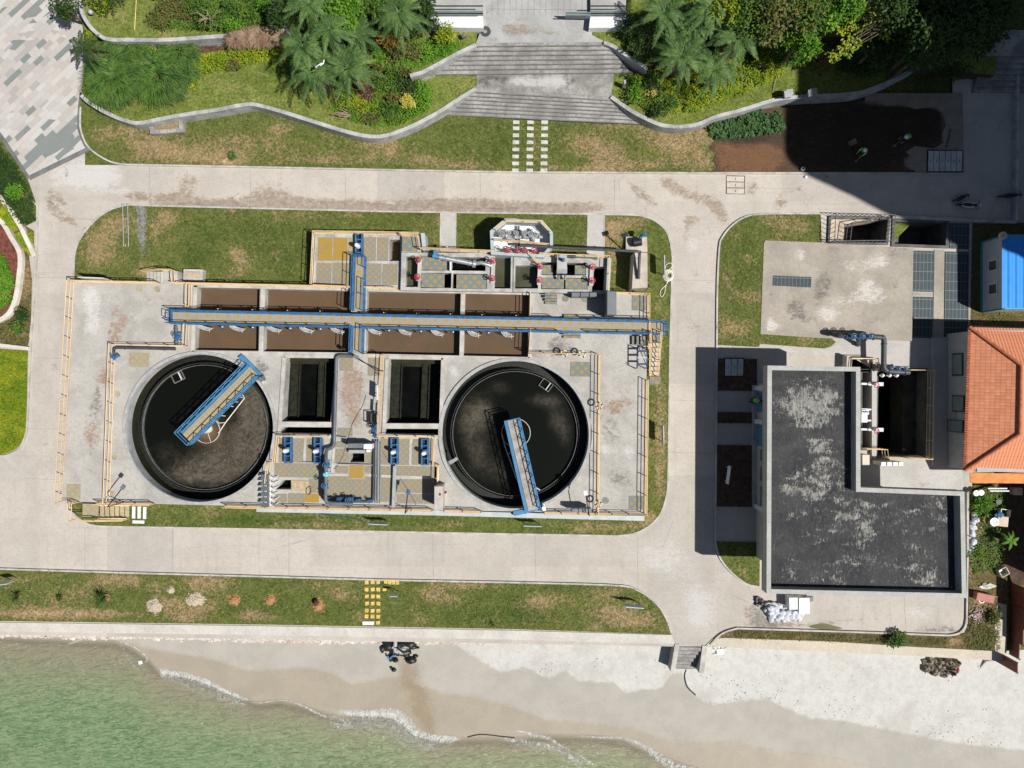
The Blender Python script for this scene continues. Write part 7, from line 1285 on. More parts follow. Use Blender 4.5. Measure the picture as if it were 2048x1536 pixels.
def blades(c,r,n,L,seed,w=.05,core=.35,lean=(0,0)):
 rr=random.Random(seed);vs,fs=[],[];c=Vector(c)
 for k in range(n):
  a=rr.uniform(0,6.283);q=math.sqrt(rr.random())*core;b=c+Vector((math.cos(a)*q*r,math.sin(a)*q*r,0));az=a+rr.gauss(0,.5);d=Vector((math.cos(az)+lean[0],math.sin(az)+lean[1],0));d.normalize();s=Vector((-d.y,d.x,0));l=L*rr.uniform(.6,1.1);up=rr.uniform(.45,1.0);ww=w*rr.uniform(.7,1.2);o=len(vs)
  for i in range(5):u=i/4;p=b+d*l*(.15+.85*u)*u+Vector((0,0,l*(up*u*1.5-(up*.9+.25)*u*u)));wi=ww*(1-u*.88);vs+=[p+s*wi,p-s*wi]
  fs+=[(o+2*i,o+2*i+1,o+2*i+3,o+2*i+2)for i in range(4)]
 m=MB();m.v=[tuple(v)for v in vs];m.f=fs;m.sm=[False]*len(fs);return m
def fountain(px,py,rpx,label,z0,seed,n=900,mat=None,h=1.0,w=.045,core=.45,name='fountain_grass',cat='plant',group=None,lean=(0,0)):
 z=z0+h*.7;R_=rpx*(CAM_H-z)/FPX;c=P(px,py,z);c.z=z0+h*.4;m=blades(c,R_,n,R_*(.85 if core<.8 else .62),seed,w,core,lean);return solo(name,m,mat or LF_BLADE,label,cat,group,(c.x,c.y,z0))
def scatter(pxs,z,n,L,W,mat,label,seed,hmax=.3,name='ground_cover',up=.75):
 """low leafy cover that nobody could count, spread over an area"""
 rr=random.Random(seed);xs,ys=[p[0]for p in pxs],[p[1]for p in pxs];vs,fs=[],[];k=0
 def ins(x,y):
  c=False;j=len(pxs)-1
  for i in range(len(pxs)):
   if(pxs[i][1]>y)!=(pxs[j][1]>y)and x<(pxs[j][0]-pxs[i][0])*(y-pxs[i][1])/(pxs[j][1]-pxs[i][1])+pxs[i][0]:c=not c
   j=i
  return c
 while k<n:
  x,y=rr.uniform(min(xs),max(xs)),rr.uniform(min(ys),max(ys))
  if not ins(x,y):k+=.2;continue
  k+=1;hz=hmax*max(.05,.5+noise.noise((x*.09+seed,y*.09,0))*1.2)
  if noise.noise((x*.05+9,y*.05+seed,3))<-.38:continue
  p=P(x,y,z)+Vector((0,0,rr.uniform(.1,1)*hz));d=Vector((rr.gauss(0,1),rr.gauss(0,1),rr.uniform(-.2,.5))).normalized();leaf(vs,fs,p,d,Vector((rr.gauss(0,.35),rr.gauss(0,.35),up)).normalized(),L*rr.uniform(.6,1.25),W*rr.uniform(.7,1.2))
 m=MB();m.v=[tuple(v)for v in vs];m.f=fs;m.sm=[False]*len(fs);o=m.build(name,mat);return tag(o,label,None,None,'stuff')
for px,py,zc,L,lab,z0,sd in((607,94,5.0,60,'feather palm upper left of the garden lamp',Z2,1),(630,143,4.6,60,'feather palm beside the garden lamp, above the bare twigs',Z1,2),(697,136,4.8,60,'feather palm right of the garden lamp, near the purple shrub',Z1,3),(797,26,5.2,64,'feather palm nearest the left white parapet',Z2,4),(712,68,4.4,48,'smaller feather palm between the round bright tree and lamp',Z2,5),(620,8,5.4,60,'feather palm at the upper edge, left of the round bright tree',Z2,6),(1362,112,4.8,62,'feather palm of the right garden nearest the wide stairs',Z1,7),(1428,140,4.2,56,'feather palm of the right garden closest to the retaining wall',Z1,8),(1477,76,5.2,62,'feather palm at the right end of the right garden palms',Z2,9),(1328,26,5.4,60,'feather palm beside the shaded right parapet',Z2,10),(1392,54,4.6,52,'feather palm in the middle of the right garden palms',Z2,11),(660,60,5.6,50,'feather palm squeezed left of the round bright tree',Z2,12),(1420,12,5.8,56,'feather palm at the upper edge of the right garden',Z2,13),(1545,20,5.5,56,'feather palm among the leafy trees of the right garden',Z2,14)):palm(px,py,zc,L,lab,z0,sd)
r=palm(168,96,3.6,40,'small dark palm leaning over the stone paving',Z1,15,12,LF_DARK);palm(1943,0,5.0,40,'young palm in the shade of the dark trees',Z2,16,12);r=palm(2020,1081,1.2,20,'tiny palm in the weeds near the yard poles',0,17,10,LF_BRIGHT)
for px,py,rp,lab,sd,n in((222,158,52,'huge drooping blade plant nearest the paving, above the curving wall',1,1500),(312,155,50,'huge drooping blade plant beside the first, above the turf',2,1500),(250,92,44,'drooping blade plant behind the other two big ones',3,1200),(354,104,36,'dark blade plant in front of the narrow garden wall',4,900),(372,142,24,'small blade plant at the right of the blade plant group',5,500),(262,120,36,'blade plant in the middle of the blade plant group',6,900),(205,130,30,'blade plant against the paving side wall',7,700),(340,180,26,'low blade plant spilling towards the turf',8,600)):
 fountain(px,py-6,rp,lab,Z1,sd,n,h=1.3,w=.05,core=.85,group='big blade plants of the left garden',lean=(.15,-.75))
n_=0
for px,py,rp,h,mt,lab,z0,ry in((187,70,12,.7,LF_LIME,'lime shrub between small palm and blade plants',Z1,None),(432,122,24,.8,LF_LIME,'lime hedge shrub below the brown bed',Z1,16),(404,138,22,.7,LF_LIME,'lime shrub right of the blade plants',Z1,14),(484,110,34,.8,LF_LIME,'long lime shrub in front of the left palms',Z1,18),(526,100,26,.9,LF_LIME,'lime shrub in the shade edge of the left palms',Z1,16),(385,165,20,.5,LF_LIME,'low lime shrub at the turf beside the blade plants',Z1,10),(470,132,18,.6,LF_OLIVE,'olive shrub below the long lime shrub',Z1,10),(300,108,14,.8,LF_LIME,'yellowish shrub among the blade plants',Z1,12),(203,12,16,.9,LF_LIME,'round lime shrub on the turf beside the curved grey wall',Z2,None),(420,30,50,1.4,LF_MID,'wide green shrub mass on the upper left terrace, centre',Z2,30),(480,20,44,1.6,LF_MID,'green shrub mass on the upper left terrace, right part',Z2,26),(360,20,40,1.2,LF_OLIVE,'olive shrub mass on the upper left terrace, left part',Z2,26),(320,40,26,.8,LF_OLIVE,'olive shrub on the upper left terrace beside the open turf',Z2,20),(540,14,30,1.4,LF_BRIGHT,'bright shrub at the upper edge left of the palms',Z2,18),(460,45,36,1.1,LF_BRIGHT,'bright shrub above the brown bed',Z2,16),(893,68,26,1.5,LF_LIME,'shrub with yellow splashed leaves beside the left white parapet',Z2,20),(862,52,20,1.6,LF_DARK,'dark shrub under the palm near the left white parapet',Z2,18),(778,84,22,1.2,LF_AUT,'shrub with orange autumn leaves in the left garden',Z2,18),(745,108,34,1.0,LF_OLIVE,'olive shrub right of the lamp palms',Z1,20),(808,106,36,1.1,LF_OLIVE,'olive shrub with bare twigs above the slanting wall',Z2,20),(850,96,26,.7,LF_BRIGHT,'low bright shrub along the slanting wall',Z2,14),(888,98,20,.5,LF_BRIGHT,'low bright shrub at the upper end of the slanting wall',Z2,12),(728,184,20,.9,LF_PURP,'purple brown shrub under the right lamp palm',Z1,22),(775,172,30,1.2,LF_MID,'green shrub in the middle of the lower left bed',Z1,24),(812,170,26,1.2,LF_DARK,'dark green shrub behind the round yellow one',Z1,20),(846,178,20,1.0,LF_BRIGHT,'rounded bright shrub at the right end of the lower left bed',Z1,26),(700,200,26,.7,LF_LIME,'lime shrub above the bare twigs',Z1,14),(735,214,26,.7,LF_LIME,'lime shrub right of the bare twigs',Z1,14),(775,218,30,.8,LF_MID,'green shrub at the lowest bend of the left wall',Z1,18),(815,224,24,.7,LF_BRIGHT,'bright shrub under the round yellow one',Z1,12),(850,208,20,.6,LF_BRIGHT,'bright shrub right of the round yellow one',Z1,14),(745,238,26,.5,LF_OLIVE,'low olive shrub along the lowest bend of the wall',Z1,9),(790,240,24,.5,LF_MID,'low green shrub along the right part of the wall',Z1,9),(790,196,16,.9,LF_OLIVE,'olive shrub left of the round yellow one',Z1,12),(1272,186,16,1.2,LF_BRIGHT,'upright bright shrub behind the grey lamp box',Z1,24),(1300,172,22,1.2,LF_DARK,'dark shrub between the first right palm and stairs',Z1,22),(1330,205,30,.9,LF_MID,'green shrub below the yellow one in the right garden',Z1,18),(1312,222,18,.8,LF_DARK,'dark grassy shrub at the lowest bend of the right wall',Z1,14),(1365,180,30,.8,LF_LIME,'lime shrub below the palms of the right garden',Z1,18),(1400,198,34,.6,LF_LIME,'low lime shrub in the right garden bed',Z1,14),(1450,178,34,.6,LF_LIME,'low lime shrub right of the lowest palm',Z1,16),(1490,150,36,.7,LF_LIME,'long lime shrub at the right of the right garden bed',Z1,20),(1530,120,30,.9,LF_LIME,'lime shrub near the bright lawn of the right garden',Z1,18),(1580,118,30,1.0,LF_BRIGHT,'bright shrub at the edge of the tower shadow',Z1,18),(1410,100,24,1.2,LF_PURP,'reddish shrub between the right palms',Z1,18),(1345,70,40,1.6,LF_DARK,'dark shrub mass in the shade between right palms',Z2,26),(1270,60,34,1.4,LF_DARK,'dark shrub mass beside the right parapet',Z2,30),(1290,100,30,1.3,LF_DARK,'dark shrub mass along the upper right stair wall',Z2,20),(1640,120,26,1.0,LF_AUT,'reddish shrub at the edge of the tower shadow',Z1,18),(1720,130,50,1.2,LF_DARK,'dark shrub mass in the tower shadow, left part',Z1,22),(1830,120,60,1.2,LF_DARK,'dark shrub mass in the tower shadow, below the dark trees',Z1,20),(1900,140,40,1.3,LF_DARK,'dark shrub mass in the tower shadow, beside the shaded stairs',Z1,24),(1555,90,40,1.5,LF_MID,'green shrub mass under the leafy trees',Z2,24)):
 n_+=1;bush(px,py,rp,h,mt,lab,z0,100+n_,None,.20,.10,ry)
bush(817,205,15,1.1,LF_YEL,'round bright yellow shrub in the left garden',Z1,61,900,.16,.09);bush(1303,187,13,.9,LF_YEL,'small yellow shrub in the right garden near the stairs',Z1,62,500,.16,.09,10)
n_=0
for px,py,rp,lab in((470,76,17,'leftmost of the brown tufts'),(492,72,18,'second of the brown tufts'),(514,73,18,'third of the brown tufts'),(536,74,18,'fourth of the brown tufts'),(556,74,14,'brown tuft nearest the palms')):
 n_+=1;fountain(px,py,rp,lab+' along the narrow garden wall',Z2+.05,30+n_,380,LF_BROWN,.6,.035,.75,'brown_tuft','plant','brown tufts along the narrow garden wall')
scatter([(390,82),(460,78),(462,100),(400,106)],Z1,1500,.16,.05,LF_PURP,'reddish low cover in front of the narrow garden wall',4,.3)
tree(688,28,40,5.0,1.3,LF_BRIGHT,'round bright green tree between the left palms',Z2,1,2600,.26,.14);tree(745,8,34,4.6,1.2,LF_MID,'green tree behind the palm near the left parapet',Z2,2,1800,.24,.12);tree(560,30,26,4.0,1.0,LF_DARK,'dark tree in the gap left of the upper palms',Z2,3,1200,.24,.12);tree(852,20,20,4.2,1.0,LF_DARK,'dark tree between palm and left white parapet',Z2,25,900,.24,.12)
for i,(px,py,rp,mt,lab,nn,zc)in enumerate(((1510,20,50,LF_MID,'leafy tree of the right garden nearest the palms',2600,6),(1570,40,52,LF_OLIVE,'pale leafy tree in the middle of the right garden trees',2800,6.5),(1625,20,54,LF_MID,'leafy tree of the right garden, near the tower shadow',2800,6.8),(1600,85,36,LF_BRIGHT,'bright leafy tree in front of the right garden trees',1700,5),(1680,30,40,LF_BRIGHT,'bright leafy tree at the edge of the shaded wood',1700,7),(1450,20,34,LF_LIME,'yellowish tree behind the right palms',1400,5.5),(1730,60,40,LF_DARK,'dark tree behind the bare branched one',1500,5))):tree(px,py,rp,zc,1.6,mt,lab,Z2,10+i,nn,.28,.13)
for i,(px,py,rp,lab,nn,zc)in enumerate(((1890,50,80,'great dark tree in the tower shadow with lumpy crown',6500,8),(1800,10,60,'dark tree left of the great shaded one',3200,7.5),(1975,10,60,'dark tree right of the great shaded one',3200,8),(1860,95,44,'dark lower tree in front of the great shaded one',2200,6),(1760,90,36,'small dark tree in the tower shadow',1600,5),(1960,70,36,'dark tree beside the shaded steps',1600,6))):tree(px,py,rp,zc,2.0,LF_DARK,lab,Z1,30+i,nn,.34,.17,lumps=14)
r=thing('sparse_tree','sparse tree with yellowish leaf tips reaching over the shaded soil','tree',P(1800,40,Z1));rr=random.Random(17);m=MB();tr_=P(1805,28,7.2);m.tube([P(1800,40,Z1),P(1803,34,4),tr_],[.12,.1,.07],8);vs,fs=[],[]
for x,y in((1700,20),(1725,30),(1740,45),(1668,115),(1690,90),(1700,75),(1718,60),(1755,58),(1748,20),(1705,45),(1685,60),(1775,72),(1735,12),(1712,92),(1672,108),(1760,40),(1695,105)):
 e=P(x,y,6.9+rr.uniform(-.4,.4));md=tr_.lerp(e,.55)+Vector((rr.gauss(0,.2),rr.gauss(0,.2),.2));m.tube(smooth([tuple(tr_),tuple(md),tuple(e)],4),[.04,.038,.036,.033,.03,.027,.024,.02,.015],5)
 for k in range(34):p=e+Vector((rr.gauss(0,.22),rr.gauss(0,.22),rr.gauss(0,.12)));leaf(vs,fs,p,Vector((rr.gauss(0,1),rr.gauss(0,1),rr.gauss(-.3,.4))).normalized(),Vector((rr.gauss(0,.3),rr.gauss(0,.3),1)).normalized(),.26*rr.uniform(.6,1.2),.14)
m.build('branch',BARK,r);m=MB();m.v=[tuple(v)for v in vs];m.f=fs;m.sm=[False]*len(fs);m.build('leaves',LF_LIME,r)
for px,py,sd,lab,z0,sp in((706,230,3,'bare dry twigs lying out over the turf by the left wall',Z1,1.7),(815,112,5,'bare twigs rising from the olive shrub',Z2,.9),(420,40,6,'bare twigs above the upper left shrub mass',Z2+1.2,1.4)):
 rr=random.Random(sd);b=P(px,py,z0+.1);m=MB()
 for k in range(12):a=rr.uniform(2.2,4.0)if sd==3 else rr.uniform(0,6.28);e=b+Vector((math.cos(a)*sp*rr.uniform(.5,1),math.sin(a)*sp*.6*rr.uniform(.4,1),rr.uniform(.3,.8)));m.tube(smooth([tuple(b),tuple(b.lerp(e,.5)+Vector((rr.gauss(0,.12),rr.gauss(0,.12),.15))),tuple(e)],3),[.035,.032,.028,.024,.02,.014,.01],5)
 solo('bare_twig',m,TWIG,lab,'twigs')
scatter([(-60,262),(-5,288),(20,318),(54,364),(69,405),(73,440),(54,452),(30,425),(0,392),(-60,360)],.1,9000,.26,.07,LF_DARK,'low dark feathery cover on the shaded left strip beside the paving',40,.9);tree(30,385,14,1.6,.4,LF_BRIGHT,'brighter leafy sapling in the dark cover at the left',.1,74,500,.24,.1)
scatter([(0,395),(20,420),(38,458),(28,462),(0,432)],.25,2600,.16,.07,LF_LIME,'lime ground cover between the pale planter walls, upper patch',1,.35);scatter([(32,468),(66,464),(67,510),(58,508),(42,486)],.15,2200,.16,.07,LF_LIME,'lime ground cover at the road edge below the upper patch',2,.3)
scatter([(-5,500),(12,520),(30,560),(26,600),(-5,620)],.3,4200,.2,.10,LF_BRIGHT,'bright leafy cover in the curved red mulch bed',3,.6);scatter([(-5,640),(60,600),(60,685),(10,690)],.1,900,.18,.07,LF_OLIVE,'scattered olive weeds in the bare left bed',6,.3);scatter([(0,705),(54,705),(52,800),(48,862),(36,890),(14,903),(0,906)],.12,9000,.22,.035,LF_LIME,'long yellow green grass of the fresh left lawn',7,.22,'grass')
bush(45,630,12,.8,LF_DARK,'dark shrub in the bare bed beside the left road, upper one',.1,81,300);bush(34,655,14,.8,LF_MID,'green shrub in the bare bed beside the left road, lower one',.1,82,300);bush(205,-8,40,1.2,LF_DARK,'dark shrub at the upper left corner of the garden',Z2,83,900);tree(128,8,26,3.0,1.0,LF_DARK,'dark tree shading the paving at the upper edge',0,84,1100,.24,.1)
scatter([(1420,245),(1440,238),(1500,236),(1560,228),(1570,262),(1500,272),(1430,278),(1418,262)],.15,3000,.26,.2,LF_COVER,'broad leaved green crop on the bed below the right wall',8,.4,'crop');scatter([(1470,225),(1520,215),(1525,232),(1480,240)],.15,500,.24,.18,LF_COVER,'smaller patch of broad leaved crop against the right wall',9,.35,'crop')
scatter([(1940,985),(2010,965),(2012,1100),(1990,1140),(1948,1150),(1940,1110)],.08,2600,.18,.08,LF_MID,'weeds in the yard behind the building',10,.4,'weeds');scatter([(1950,1225),(2000,1215),(1998,1300),(1940,1300),(1930,1280)],.08,2200,.16,.05,LF_OLIVE,'dry weeds at the corner of the buff seawall',11,.35,'weeds');scatter([(1470,1262),(1900,1276),(1900,1292),(1470,1276)],.08,2600,.13,.04,LF_OLIVE,'dry weeds along the top of the buff seawall',12,.25,'weeds')
scatter([(1960,620),(2030,630),(2030,648),(1960,645)],.05,500,.14,.05,LF_OLIVE,'dry grass between shed and tiled house',13,.2,'weeds')
bush(1797,1280,24,.8,LF_MID,'dense green shrub on the buff seawall below the black roofed building',.05,85,700,.2,.1,16);bush(1985,1235,14,.7,LF_OLIVE,'olive shrub beside the scattered bits in the corner',.05,86,350);bush(1965,1010,26,.9,LF_BRIGHT,'leafy bush around the white pans',.05,87,700,.18,.09);bush(1950,1105,16,.6,LF_MID,'low bush beside the row of white sacks',.05,88,350)
for i,(px,py,rp,h,lab)in enumerate(((28,1196,16,.9,'sapling at the left end of the lower lawn'),(116,1198,10,.7,'smallest sapling on the lower lawn'),(199,1199,23,1.2,'largest sapling on the lower lawn, casting a starry shadow'))):
 fountain(px,py,rp,lab,.1,90+i,26 if i!=2 else 40,LF_DARK,h,.07,.1,'sapling','plant')
fountain(985,1249,8,'tiny dark seedling near the seawall on the lower lawn',.1,95,14,LF_DARK,.4,.05,.2,'sapling','plant');fountain(464,311,10,'tuft of taller grass at the kerb of the upper lawn',.1,96,120,LF_BLADE,.3,.03,.4,'grass_tuft','plant');fountain(855,1200,3,'thin dark stake tuft in the middle of the lower lawn',.1,97,6,LF_DARK,1.2,.05,.1,'sapling','plant')
for pg,n,mt,lab,sd,hh in(([(660,215),(700,185),(760,160),(840,160),(868,180),(860,215),(800,250),(750,255),(700,240)],9000,LF_BRIGHT,'low leafy cover between the shrubs of the lower left bed',21,.5),([(660,205),(720,160),(800,155),(850,190),(780,235),(700,235)],4500,LF_OLIVE,'olive cover between the shrubs of the lower left bed',22,.55),([(395,115),(520,88),(560,92),(560,115),(480,135),(400,150)],5000,LF_LIME,'lime cover between the hedge shrubs left of the palms',23,.5),([(740,100),(820,85),(930,85),(900,108),(840,135),(760,130)],5000,LF_BRIGHT,'leafy cover along the slanting wall',24,.4),([(1260,150),(1330,140),(1480,140),(1560,120),(1570,150),(1470,195),(1390,225),(1330,228),(1280,205)],12000,LF_LIME,'lime cover of the bed under the right palms',25,.5),([(1250,150),(1300,140),(1340,200),(1330,235),(1290,220),(1262,195)],3500,LF_MID,'green cover beside the landing in the right garden',26,.5)):scatter(pg,Z1 if sd!=24 else Z2,n,.16,.085,mt,lab,sd,hh)
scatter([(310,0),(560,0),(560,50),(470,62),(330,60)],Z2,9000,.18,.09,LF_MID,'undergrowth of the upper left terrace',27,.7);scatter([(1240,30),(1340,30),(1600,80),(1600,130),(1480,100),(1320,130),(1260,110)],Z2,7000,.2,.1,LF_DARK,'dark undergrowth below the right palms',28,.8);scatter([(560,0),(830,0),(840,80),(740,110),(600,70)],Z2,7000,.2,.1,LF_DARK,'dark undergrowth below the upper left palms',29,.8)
for i,(px,py)in enumerate(((690,120),(722,128),(756,136),(790,144),(815,150))):bush(px,py,20,1.25,(LF_OLIVE,LF_MID)[i%2],('olive','green')[i%2]+' shrub hiding the terrace bank, %s from the lamp palms'%('first second third fourth fifth'.split()[i]),Z1,300+i,None,.2,.1,12)
LF_TURF=leafmat('turf_blade',(.08,.10,.022,1),(.15,.16,.045,1),(.23,.20,.09,1),None,.1,1.2)
for pg,z,n,sd,lab in((lawnA,.1,9000,51,'longer grass tufts on the upper lawn'),(Cb[1:]+Cc+[(1020,1258),(520,1249),(0,1242)],.1,11000,52,'longer grass tufts on the lower lawn'),(Dk+[(1644,486),(1529,482),(1521,667),(1517,694)],.1,3500,53,'longer grass tufts beside the concrete pad'),([(160,560),(150,505),(173,458),(200,432),(256,411),(780,424),(878,425),(878,500),(800,465),(622,464),(620,570)],.1,9000,54,'longer grass tufts behind the deck'),([(140,1008),(150,1030),(178,1048),(500,1056),(1235,1070),(1290,1056),(1326,1015),(1338,700),(1300,700),(1293,1036),(900,1028)],.1,5000,55,'longer grass tufts in front of the deck'),([(914,427),(1172,430),(1172,508),(1108,500),(980,500),(914,500)],.1,2200,56,'longer grass tufts around the octagonal tank')):
 scatter(pg,z,n,.17,.035,LF_TURF,lab,sd,.10,'grass_tufts',.4)
# --- garden lamps, boxes on the wall
r=thing('garden_lamp','white double headed garden lamp standing among the left palms','lamp',P(632,140,Z1));tp=P(632,134,6.0);m=MB();m.tube([P(634,142,Z1),tp],.06,8);m.tube([tp,P(638,129,6.2),P(644,126,6.2)],.04,6);m.build('pole',WHITE,r);m=MB();m.ball(tp,.1);m.build('lamp_head',PIPEL,r);m=MB();m.tube(smooth([tuple(P(640,131,6.2)),tuple(P(646,127,6.25)),tuple(P(648,120,6.2))],4),.045,8);m.build('lamp_arm',WHITE,r)
m=MB();m.tube([P(181,27,Z2),P(181,24,Z2+.5)],.05,8);m.ball(P(181,24,Z2+.55),.2);solo('spot_light',m,PIPEL,'small round spot light on the upper left turf','lamp');m=MB();m.tube([P(273,-10,Z2+.3),P(269,60,Z2+.2)],.04,6);solo('bamboo_pole',m,paint('bamboo',(.62,.48,.2,1),.6),'pale bamboo pole lying on the upper left turf','pole')
for x,y,lab,mt in((1576,188,'grey switch box on the right wall, sunlit one',PIPEL),(1624,186,'grey switch box on the right wall, shaded one',PIPEL)):
 r=thing('switch_box',lab,'box',P(x,y,1.2));m=MB();m.box(P(x,y,1.6),(.5,.45,.8),.1);m.build('body',mt,r);m=MB();m.box(P(x,y,2.02),(.56,.52,.05),.1);m.build('lid',mt,r)
m=MB();m.tube([P(1545,184,1.1),P(1563,115,1.4)],.03,6);solo('rope_line',m,TWIG,'pale line stretched over the right garden lawn','rope');m=MB();c=P(1246,174,Z1);m.box(c+Vector((0,0,.5)),(.16,.3,1.0));solo('lamp_box',m,PIPEL,'slim grey lamp box at the turf edge right of the landing','lamp');m=MB();c=P(926,78,Z2);m.tube([c,c+Vector((.05,0,.4))],.06,8);m.box(c+Vector((.05,0,.45)),(.2,.3,.2),.3);solo('flood_light',m,PIPEG,'small floodlight on the turf tip left of the upper stairs','lamp')
for cx,cy,lab in((540,30,'white loop of hose on turf, upper one'),(554,44,'white loop of hose on turf, lower one')):m=MB();c=P(cx,cy,Z2+.1);m.tube([(c.x+.28*math.cos(k*.5),c.y+.4*math.sin(k*.5),c.z)for k in range(10)],.022,6);solo('hose_loop',m,HOSE,lab,'hose')
m=MB();m.ring(P(971,63,Z2+.02),.15,.4,Z2+.015,Z2+.05,24);solo('drain_ring',m,PIPED,'dark round drain ring at the corner of the plaza','drain')
r=thing('planter_box','grey stone planter box filled with dry bark by the left wall','planter',P(332,249,.1));q=[(297,238),(366,232),(367,264),(300,268)];qi=[(306,242),(357,238),(358,257),(308,260)];m=MB();m.prism(q,0,.55,[qi]);m.build('stone_rim',STEPC,r);t=NT('bark_chips');n=t.noise(9,6,.8);MBK=t.fin(t.mix(t.ramp(n,.3,.7),(.45,.34,.2,1),(.16,.10,.05,1)),.9);t.bump(n,1,.1);m=MB();m.flat(qi,.42);m.build('bark_fill',MBK,r)
# --- people
SKIN=paint('skin',(.36,.20,.13,1),.6,var=.05,da=0);VEST=paint('vest_green',(.16,.62,.10,1),.6,var=.1,da=.05);NAVYC=paint('navy_trousers',(.02,.025,.035,1),.8);HELM=paint('white_helmet',(.8,.8,.8,1),.35,var=.02,da=0);SHOE=paint('black_boot',(.02,.02,.02,1),.6);STRIPE=paint('silver_stripe',(.6,.62,.6,1),.4)
def skin(name,verts,edges,rad,mat,parent,origin,rz,root=0):
 me=bpy.data.meshes.new(name);ca,sa=math.cos(rz),math.sin(rz);me.from_pydata([(x*ca-y*sa,x*sa+y*ca,z)for x,y,z in verts],edges,[]);o=bpy.data.objects.new(name,me);COL.objects.link(o)
 md=o.modifiers.new('s','SKIN');md.use_smooth_shade=True
 for i,d in enumerate(me.skin_vertices[0].data):r_=rad[i];d.radius=(r_,r_)if not isinstance(r_,tuple)else r_;d.use_root=i==root
 s=o.modifiers.new('b','SUBSURF');s.levels=1;s.render_levels=1;me.materials.append(mat);o.parent=parent;return o
def person(px,py,z0,rz,label,lean,helmet=True,tool=False,head_hair=False):
 """figure facing +x before turning; lean bends the upper body forward"""
 g0=P(px,py,z0+1.2);org=Vector((g0.x,g0.y,z0));r=thing('person',label,'person',org);L=math.sin(lean),math.cos(lean);up=lambda d:(.0+L[0]*d,.92+L[1]*d)
 v,e,rd=[],[],[]
 def a(p,rr,par=None):v.append(p);rd.append(rr);(e.append((par,len(v)-1))if par is not None else None);return len(v)-1
 pel=a((0,0,.92),.15);wx,wz=up(.22);w=a((wx,0,wz),(.13,.15),pel);cx,cz=up(.46);ch_=a((cx,0,cz),(.14,.17),w);nx,nz=up(.60);nk=a((nx,0,nz),.065,ch_);hx,hz=up(.72);h1=a((hx+.02,0,hz),.095,nk);hx2,hz2=up(.83);a((hx2+.03,0,hz2),.085,h1)
 ns=a((hx+.125,0,hz+.02),.02,h1)
 for s in(-1,1):
  a((hx-.01,s*.105,hz+.01),.022,h1)
  hp=a((0,s*.1,.88),.1,pel);kn=a((.06+.05*s,s*.11,.48),.075,hp);an=a((-.02+.08*s,s*.11,.09),.05,kn);a((.12+.08*s,s*.12,.04),.045,an)
  sx,sz=up(.52);sh=a((sx,s*.2,sz),.07,ch_);el=a((sx+.14,s*.26,sz-.24),.05,sh);wr=a((sx+.32,s*.2,sz-.36),.034,el);pm=a((sx+.39,s*.19,sz-.40),(.04,.022),wr)
  for k in range(4):f=a((sx+.44,s*(.165+.018*k),sz-.42),.0095,pm);a((sx+.46-.004*abs(k-1.5),s*(.165+.018*k),sz-.46),.008,f)
  th=a((sx+.40,s*.145,sz-.40),.010,pm);a((sx+.43,s*.13,sz-.42),.008,th)
 b=skin('body',v,e,rd,SKIN,r,org,rz);R_=lambda x,y,z:Vector((org.x+x*math.cos(rz)-y*math.sin(rz),org.y+x*math.sin(rz)+y*math.cos(rz),z0+z))
 def cl(nm,pts,ed,rr,mt):return skin(nm,pts,ed,rr,mt,r,org,rz)
 sx,sz=up(.52);bx,bz=up(.06)
 cl('vest',[(wx,0,wz),(bx,0,bz),(cx,0,cz),(sx,.17,sz),(sx,-.17,sz)],[(0,1),(0,2),(2,3),(2,4)],[(.155,.175),(.16,.175),(.165,.19),.095,.095],VEST)
 for s in(-1,1):cl('sleeve',[(sx,s*.2,sz),(sx+.14,s*.26,sz-.24),(sx+.26,s*.22,sz-.32)],[(0,1),(1,2)],[.085,.068,.055],NAVYC if tool else VEST)
 cl('trousers',[(0,0,.9)]+[(q,s*.11,z)for s in(-1,1)for q,z in((0,.84),(.06+.05*s,.48),(-.02+.08*s,.14))],[(0,1),(1,2),(2,3),(0,4),(4,5),(5,6)],[.17,.125,.1,.08,.125,.1,.08],NAVYC)
 for s in(-1,1):m=MB();p=R_(.06+.08*s,s*.12,.05);m.ball(p,(.14,.06,.06)if abs(math.cos(rz))>.7 else(.06,.14,.06));m.build('boot',SHOE,r)
 hc=R_(hx2+.03,0,hz2)
 for s in(-1,1):m=MB();p=R_(hx+.115,s*.035,hz+.05);m.ball(p,.014,6,5);m.build('eye',BLACK,r)
 m=MB();p=R_(hx+.115,0,hz-.04);m.ball(p,(.012,.03,.008),6,5);m.build('mouth',paint('lips',(.25,.09,.07,1),.6),r)
 m=MB();m.ball(hc+Vector((0,0,.03)),(.13,.13,.10)if helmet else(.105,.105,.09),16,8)
 if helmet:m.cyl(hc+Vector((0,0,-.01)),.165,.02,20,.15)
 m.build('helmet' if helmet else 'hair',HELM if helmet else BLACK,r)
 return r,R_
r,Rf=person(1822,270,.1,3.6,'person in green vest and white helmet bending with a tool over the shaded soil',.75,tool=True)
m=MB();m.tube([Rf(.75,.1,.05),Rf(.4,-.1,.95)],.02,6);m.box(Rf(.78,.1,.06),(.2,.15,.05));solo('spade',m,TWIG,'spade held by the bending person on the shaded soil','tool')
r,Rf=person(1731,298,.1,3.9,'person in green vest and white helmet standing on the shaded soil',.4);m=MB();m.tube([Rf(.5,.3,.05),Rf(.35,.2,1.0)],.02,6);m.box(Rf(.55,.3,.06),(.25,.1,.05));solo('hoe',m,TWIG,'hoe held by the standing person on the shaded soil','tool')
person(1511,801,.1,0.0,'person in a green vest walking to the blue door of the black roofed building',.25,helmet=False)
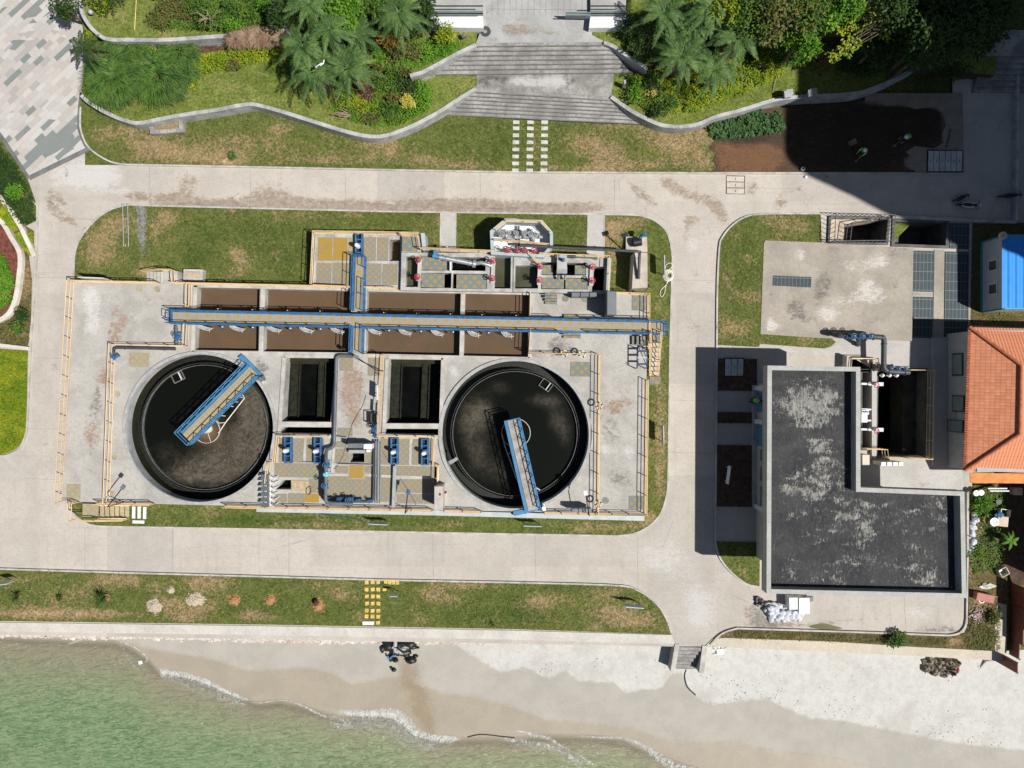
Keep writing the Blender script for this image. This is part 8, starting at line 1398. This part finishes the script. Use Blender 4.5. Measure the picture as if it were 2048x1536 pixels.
m=MB();c=P(1703,286,.1);m.box(c+Vector((0,0,.15)),(.55,.4,.3),.4);m.box(c+Vector((0,0,.33)),(.2,.2,.05),.4);solo('tool_crate',m,paint('crate_wood',(.22,.16,.10,1),.8),'small wooden crate on the shaded soil near the workers','crate')
m=MB();m.ring(P(1604,339,.1),.1,.16,.1,.35,18);solo('ring_bucket',m,PIPEL,'round white bucket rim at the kerb in the tower shadow','bucket');m=MB();m.bar(P(1902,258,.15),P(1893,296,.15),.08,.06);solo('timber',m,BARK,'long timber lying on the pale ground in shade','timber');m=MB();m.ball(P(1612,354,.1),(.12,.1,.08),8,6,.3,3);solo('litter',m,WHITE,'white crumpled litter on the road near the kerb','litter')
# --- motorcycles
def bike(px,py,rz,label,body,accent,s=1.0):
 c=P(px,py,0);r=thing('motorcycle',label,'motorcycle',c);ca,sa=math.cos(rz),math.sin(rz);f=lambda x,y,z:Vector((c.x+(x*ca-y*sa)*s,c.y+(x*sa+y*ca)*s,z*s));tilt=-.18
 g=lambda x,y,z:f(x,y+z*tilt,z)
 for x in(-.62,.64):
  m=MB();m.tube([g(x+.27*math.cos(k*.3927),0,.29+.27*math.sin(k*.3927))for k in range(16)],.05*s,8,True);w=m.build('wheel',BLACK,r);m=MB();m.tube([g(x+.2*math.cos(k*.3927),0,.29+.2*math.sin(k*.3927))for k in range(16)],.02*s,6,True)
  for k in range(4):m.tube([g(x-.2*math.cos(k*.785),0,.29-.2*math.sin(k*.785)),g(x+.2*math.cos(k*.785),0,.29+.2*math.sin(k*.785))],.012*s,5)
  m.build('rim',STEEL,w)
 m=MB();m.tube([g(.42,0,.78),g(.25,0,.48),g(0,0,.36),g(-.3,0,.5),g(-.7,0,.68)],[.07*s,.13*s,.15*s,.14*s,.06*s],10);m.build('body',body,r)
 m=MB();m.tube([g(.08,0,.72),g(-.2,0,.78),g(-.5,0,.80),g(-.72,0,.82)],[.09*s,.14*s,.13*s,.07*s],10);m.build('seat',BLACK,r)
 for sd in(-1,1):m=MB();m.tube([g(.3,sd*.12,.6),g(0,sd*.16,.5),g(-.45,sd*.15,.64),g(-.75,sd*.06,.72)],[.05*s,.07*s,.06*s,.03*s],8);m.build('side_panel',accent,r)
 m=MB();m.tube([g(.64,.06,.29),g(.46,.05,.82)],.03*s,6);m.tube([g(.64,-.06,.29),g(.46,-.05,.82)],.03*s,6);m.build('fork',STEEL,r)
 m=MB();m.tube(smooth([tuple(g(.3,.34,.98)),tuple(g(.42,.18,.98)),tuple(g(.46,0,.95)),tuple(g(.42,-.18,.98)),tuple(g(.3,-.34,.98))],3),.024*s,6);m.build('handlebar',BLACK,r)
 m=MB();m.ball(g(.56,0,.82),.13*s);m.build('fairing',accent,r);m=MB();m.ball(g(.66,0,.80),.075*s);m.build('headlight',WHITE,r);m=MB();m.tube([g(.78,0,.5),g(.64,0,.62),g(.42,0,.5)],.07*s,8);m.build('mudguard',body,r)
 for sd in(-1,1):m=MB();m.tube([g(.4,sd*.25,.98),g(.42,sd*.3,1.15)],.012,5);m.ball(g(.42,sd*.33,1.18),(.06,.06,.05));m.build('mirror',STEEL,r)
 m=MB();m.tube([g(.0,.14,.28),g(-.7,.18,.36)],.05*s,8);m.build('exhaust',STEEL,r);return r
BK=paint('black_bike_paint',(.015,.016,.02,1),.25,var=.1,spec=.6)
bike(1932,411,-.05,'black and white motorcycle parked in shade near the drain slabs',BK,WHITE);bike(2013,392,.1,'plain black motorcycle parked beside the boundary wall',BK,PIPEG);bike(1917,396,.45,'small old black motorcycle leaning behind the black and white one',BK,BK,.72)
# --- tall rounded tower whose shadow falls on the right-hand wood
TH=42.0;ox,oy=.617*TH,-.278*TH
def sh(px,py):v=P(px,py,0);return(v.x+ox,v.y+oy)
fp=[sh(1566,-400),sh(1566,296)]+[sh(1566+84-84*math.cos(k*.1745),296+56*math.sin(k*.1745))for k in range(1,7)]+[sh(1652,362),sh(1745,411),sh(2300,411),sh(2300,-400)]
tw=thing('tower_block','tall pale tower block with a rounded corner beyond the tiled house','tower',(fp[1][0],fp[1][1],0));m=MB();m.prism(fp,0,TH,world=True);m.build('wall',WHITEP,tw);m=MB()
for k in range(13):m.prism([(x-.12,y-.12)for x,y in fp],k*3.2+.9,k*3.2+2.3,world=True)
m.build('window_band',GLASS,tw)
# --- sun, sky, camera
S=Vector((.617,-.278,1)).normalized();ld=bpy.data.lights.new('sun','SUN');ld.energy=5.0;ld.angle=math.radians(.5);ld.color=(1.0,.965,.91);lo_=bpy.data.objects.new('sun',ld);COL.objects.link(lo_);lo_.rotation_euler=S.to_track_quat('Z','Y').to_euler();lo_.location=(20,-10,60)
w=bpy.data.worlds.new('World');SC.world=w;w.use_nodes=True;nt=w.node_tree;bg=nt.nodes['Background'];sky=nt.nodes.new('ShaderNodeTexSky');sky.sky_type='NISHITA';sky.sun_disc=False;sky.sun_elevation=math.asin(S.z);sky.sun_rotation=math.atan2(S.x,S.y);nt.links.new(sky.outputs[0],bg.inputs[0]);bg.inputs[1].default_value=.05
cd=bpy.data.cameras.new('camera');cam=bpy.data.objects.new('camera',cd);COL.objects.link(cam);cam.location=(0,0,CAM_H);cam.rotation_euler=(0,0,0);cd.sensor_fit='HORIZONTAL';cd.sensor_width=36;cd.lens=36*FPX/2048;cd.clip_start=.5;cd.clip_end=3000;SC.camera=cam
SC.render.resolution_x,SC.render.resolution_y=1024,768
vs_=SC.view_settings;vs_.view_transform='Standard';vs_.look='None';vs_.exposure=.14;vs_.gamma=1;vs_.use_curve_mapping=False
SC.cycles.max_bounces=5;SC.cycles.transparent_max_bounces=6;SC.cycles.use_denoising=True
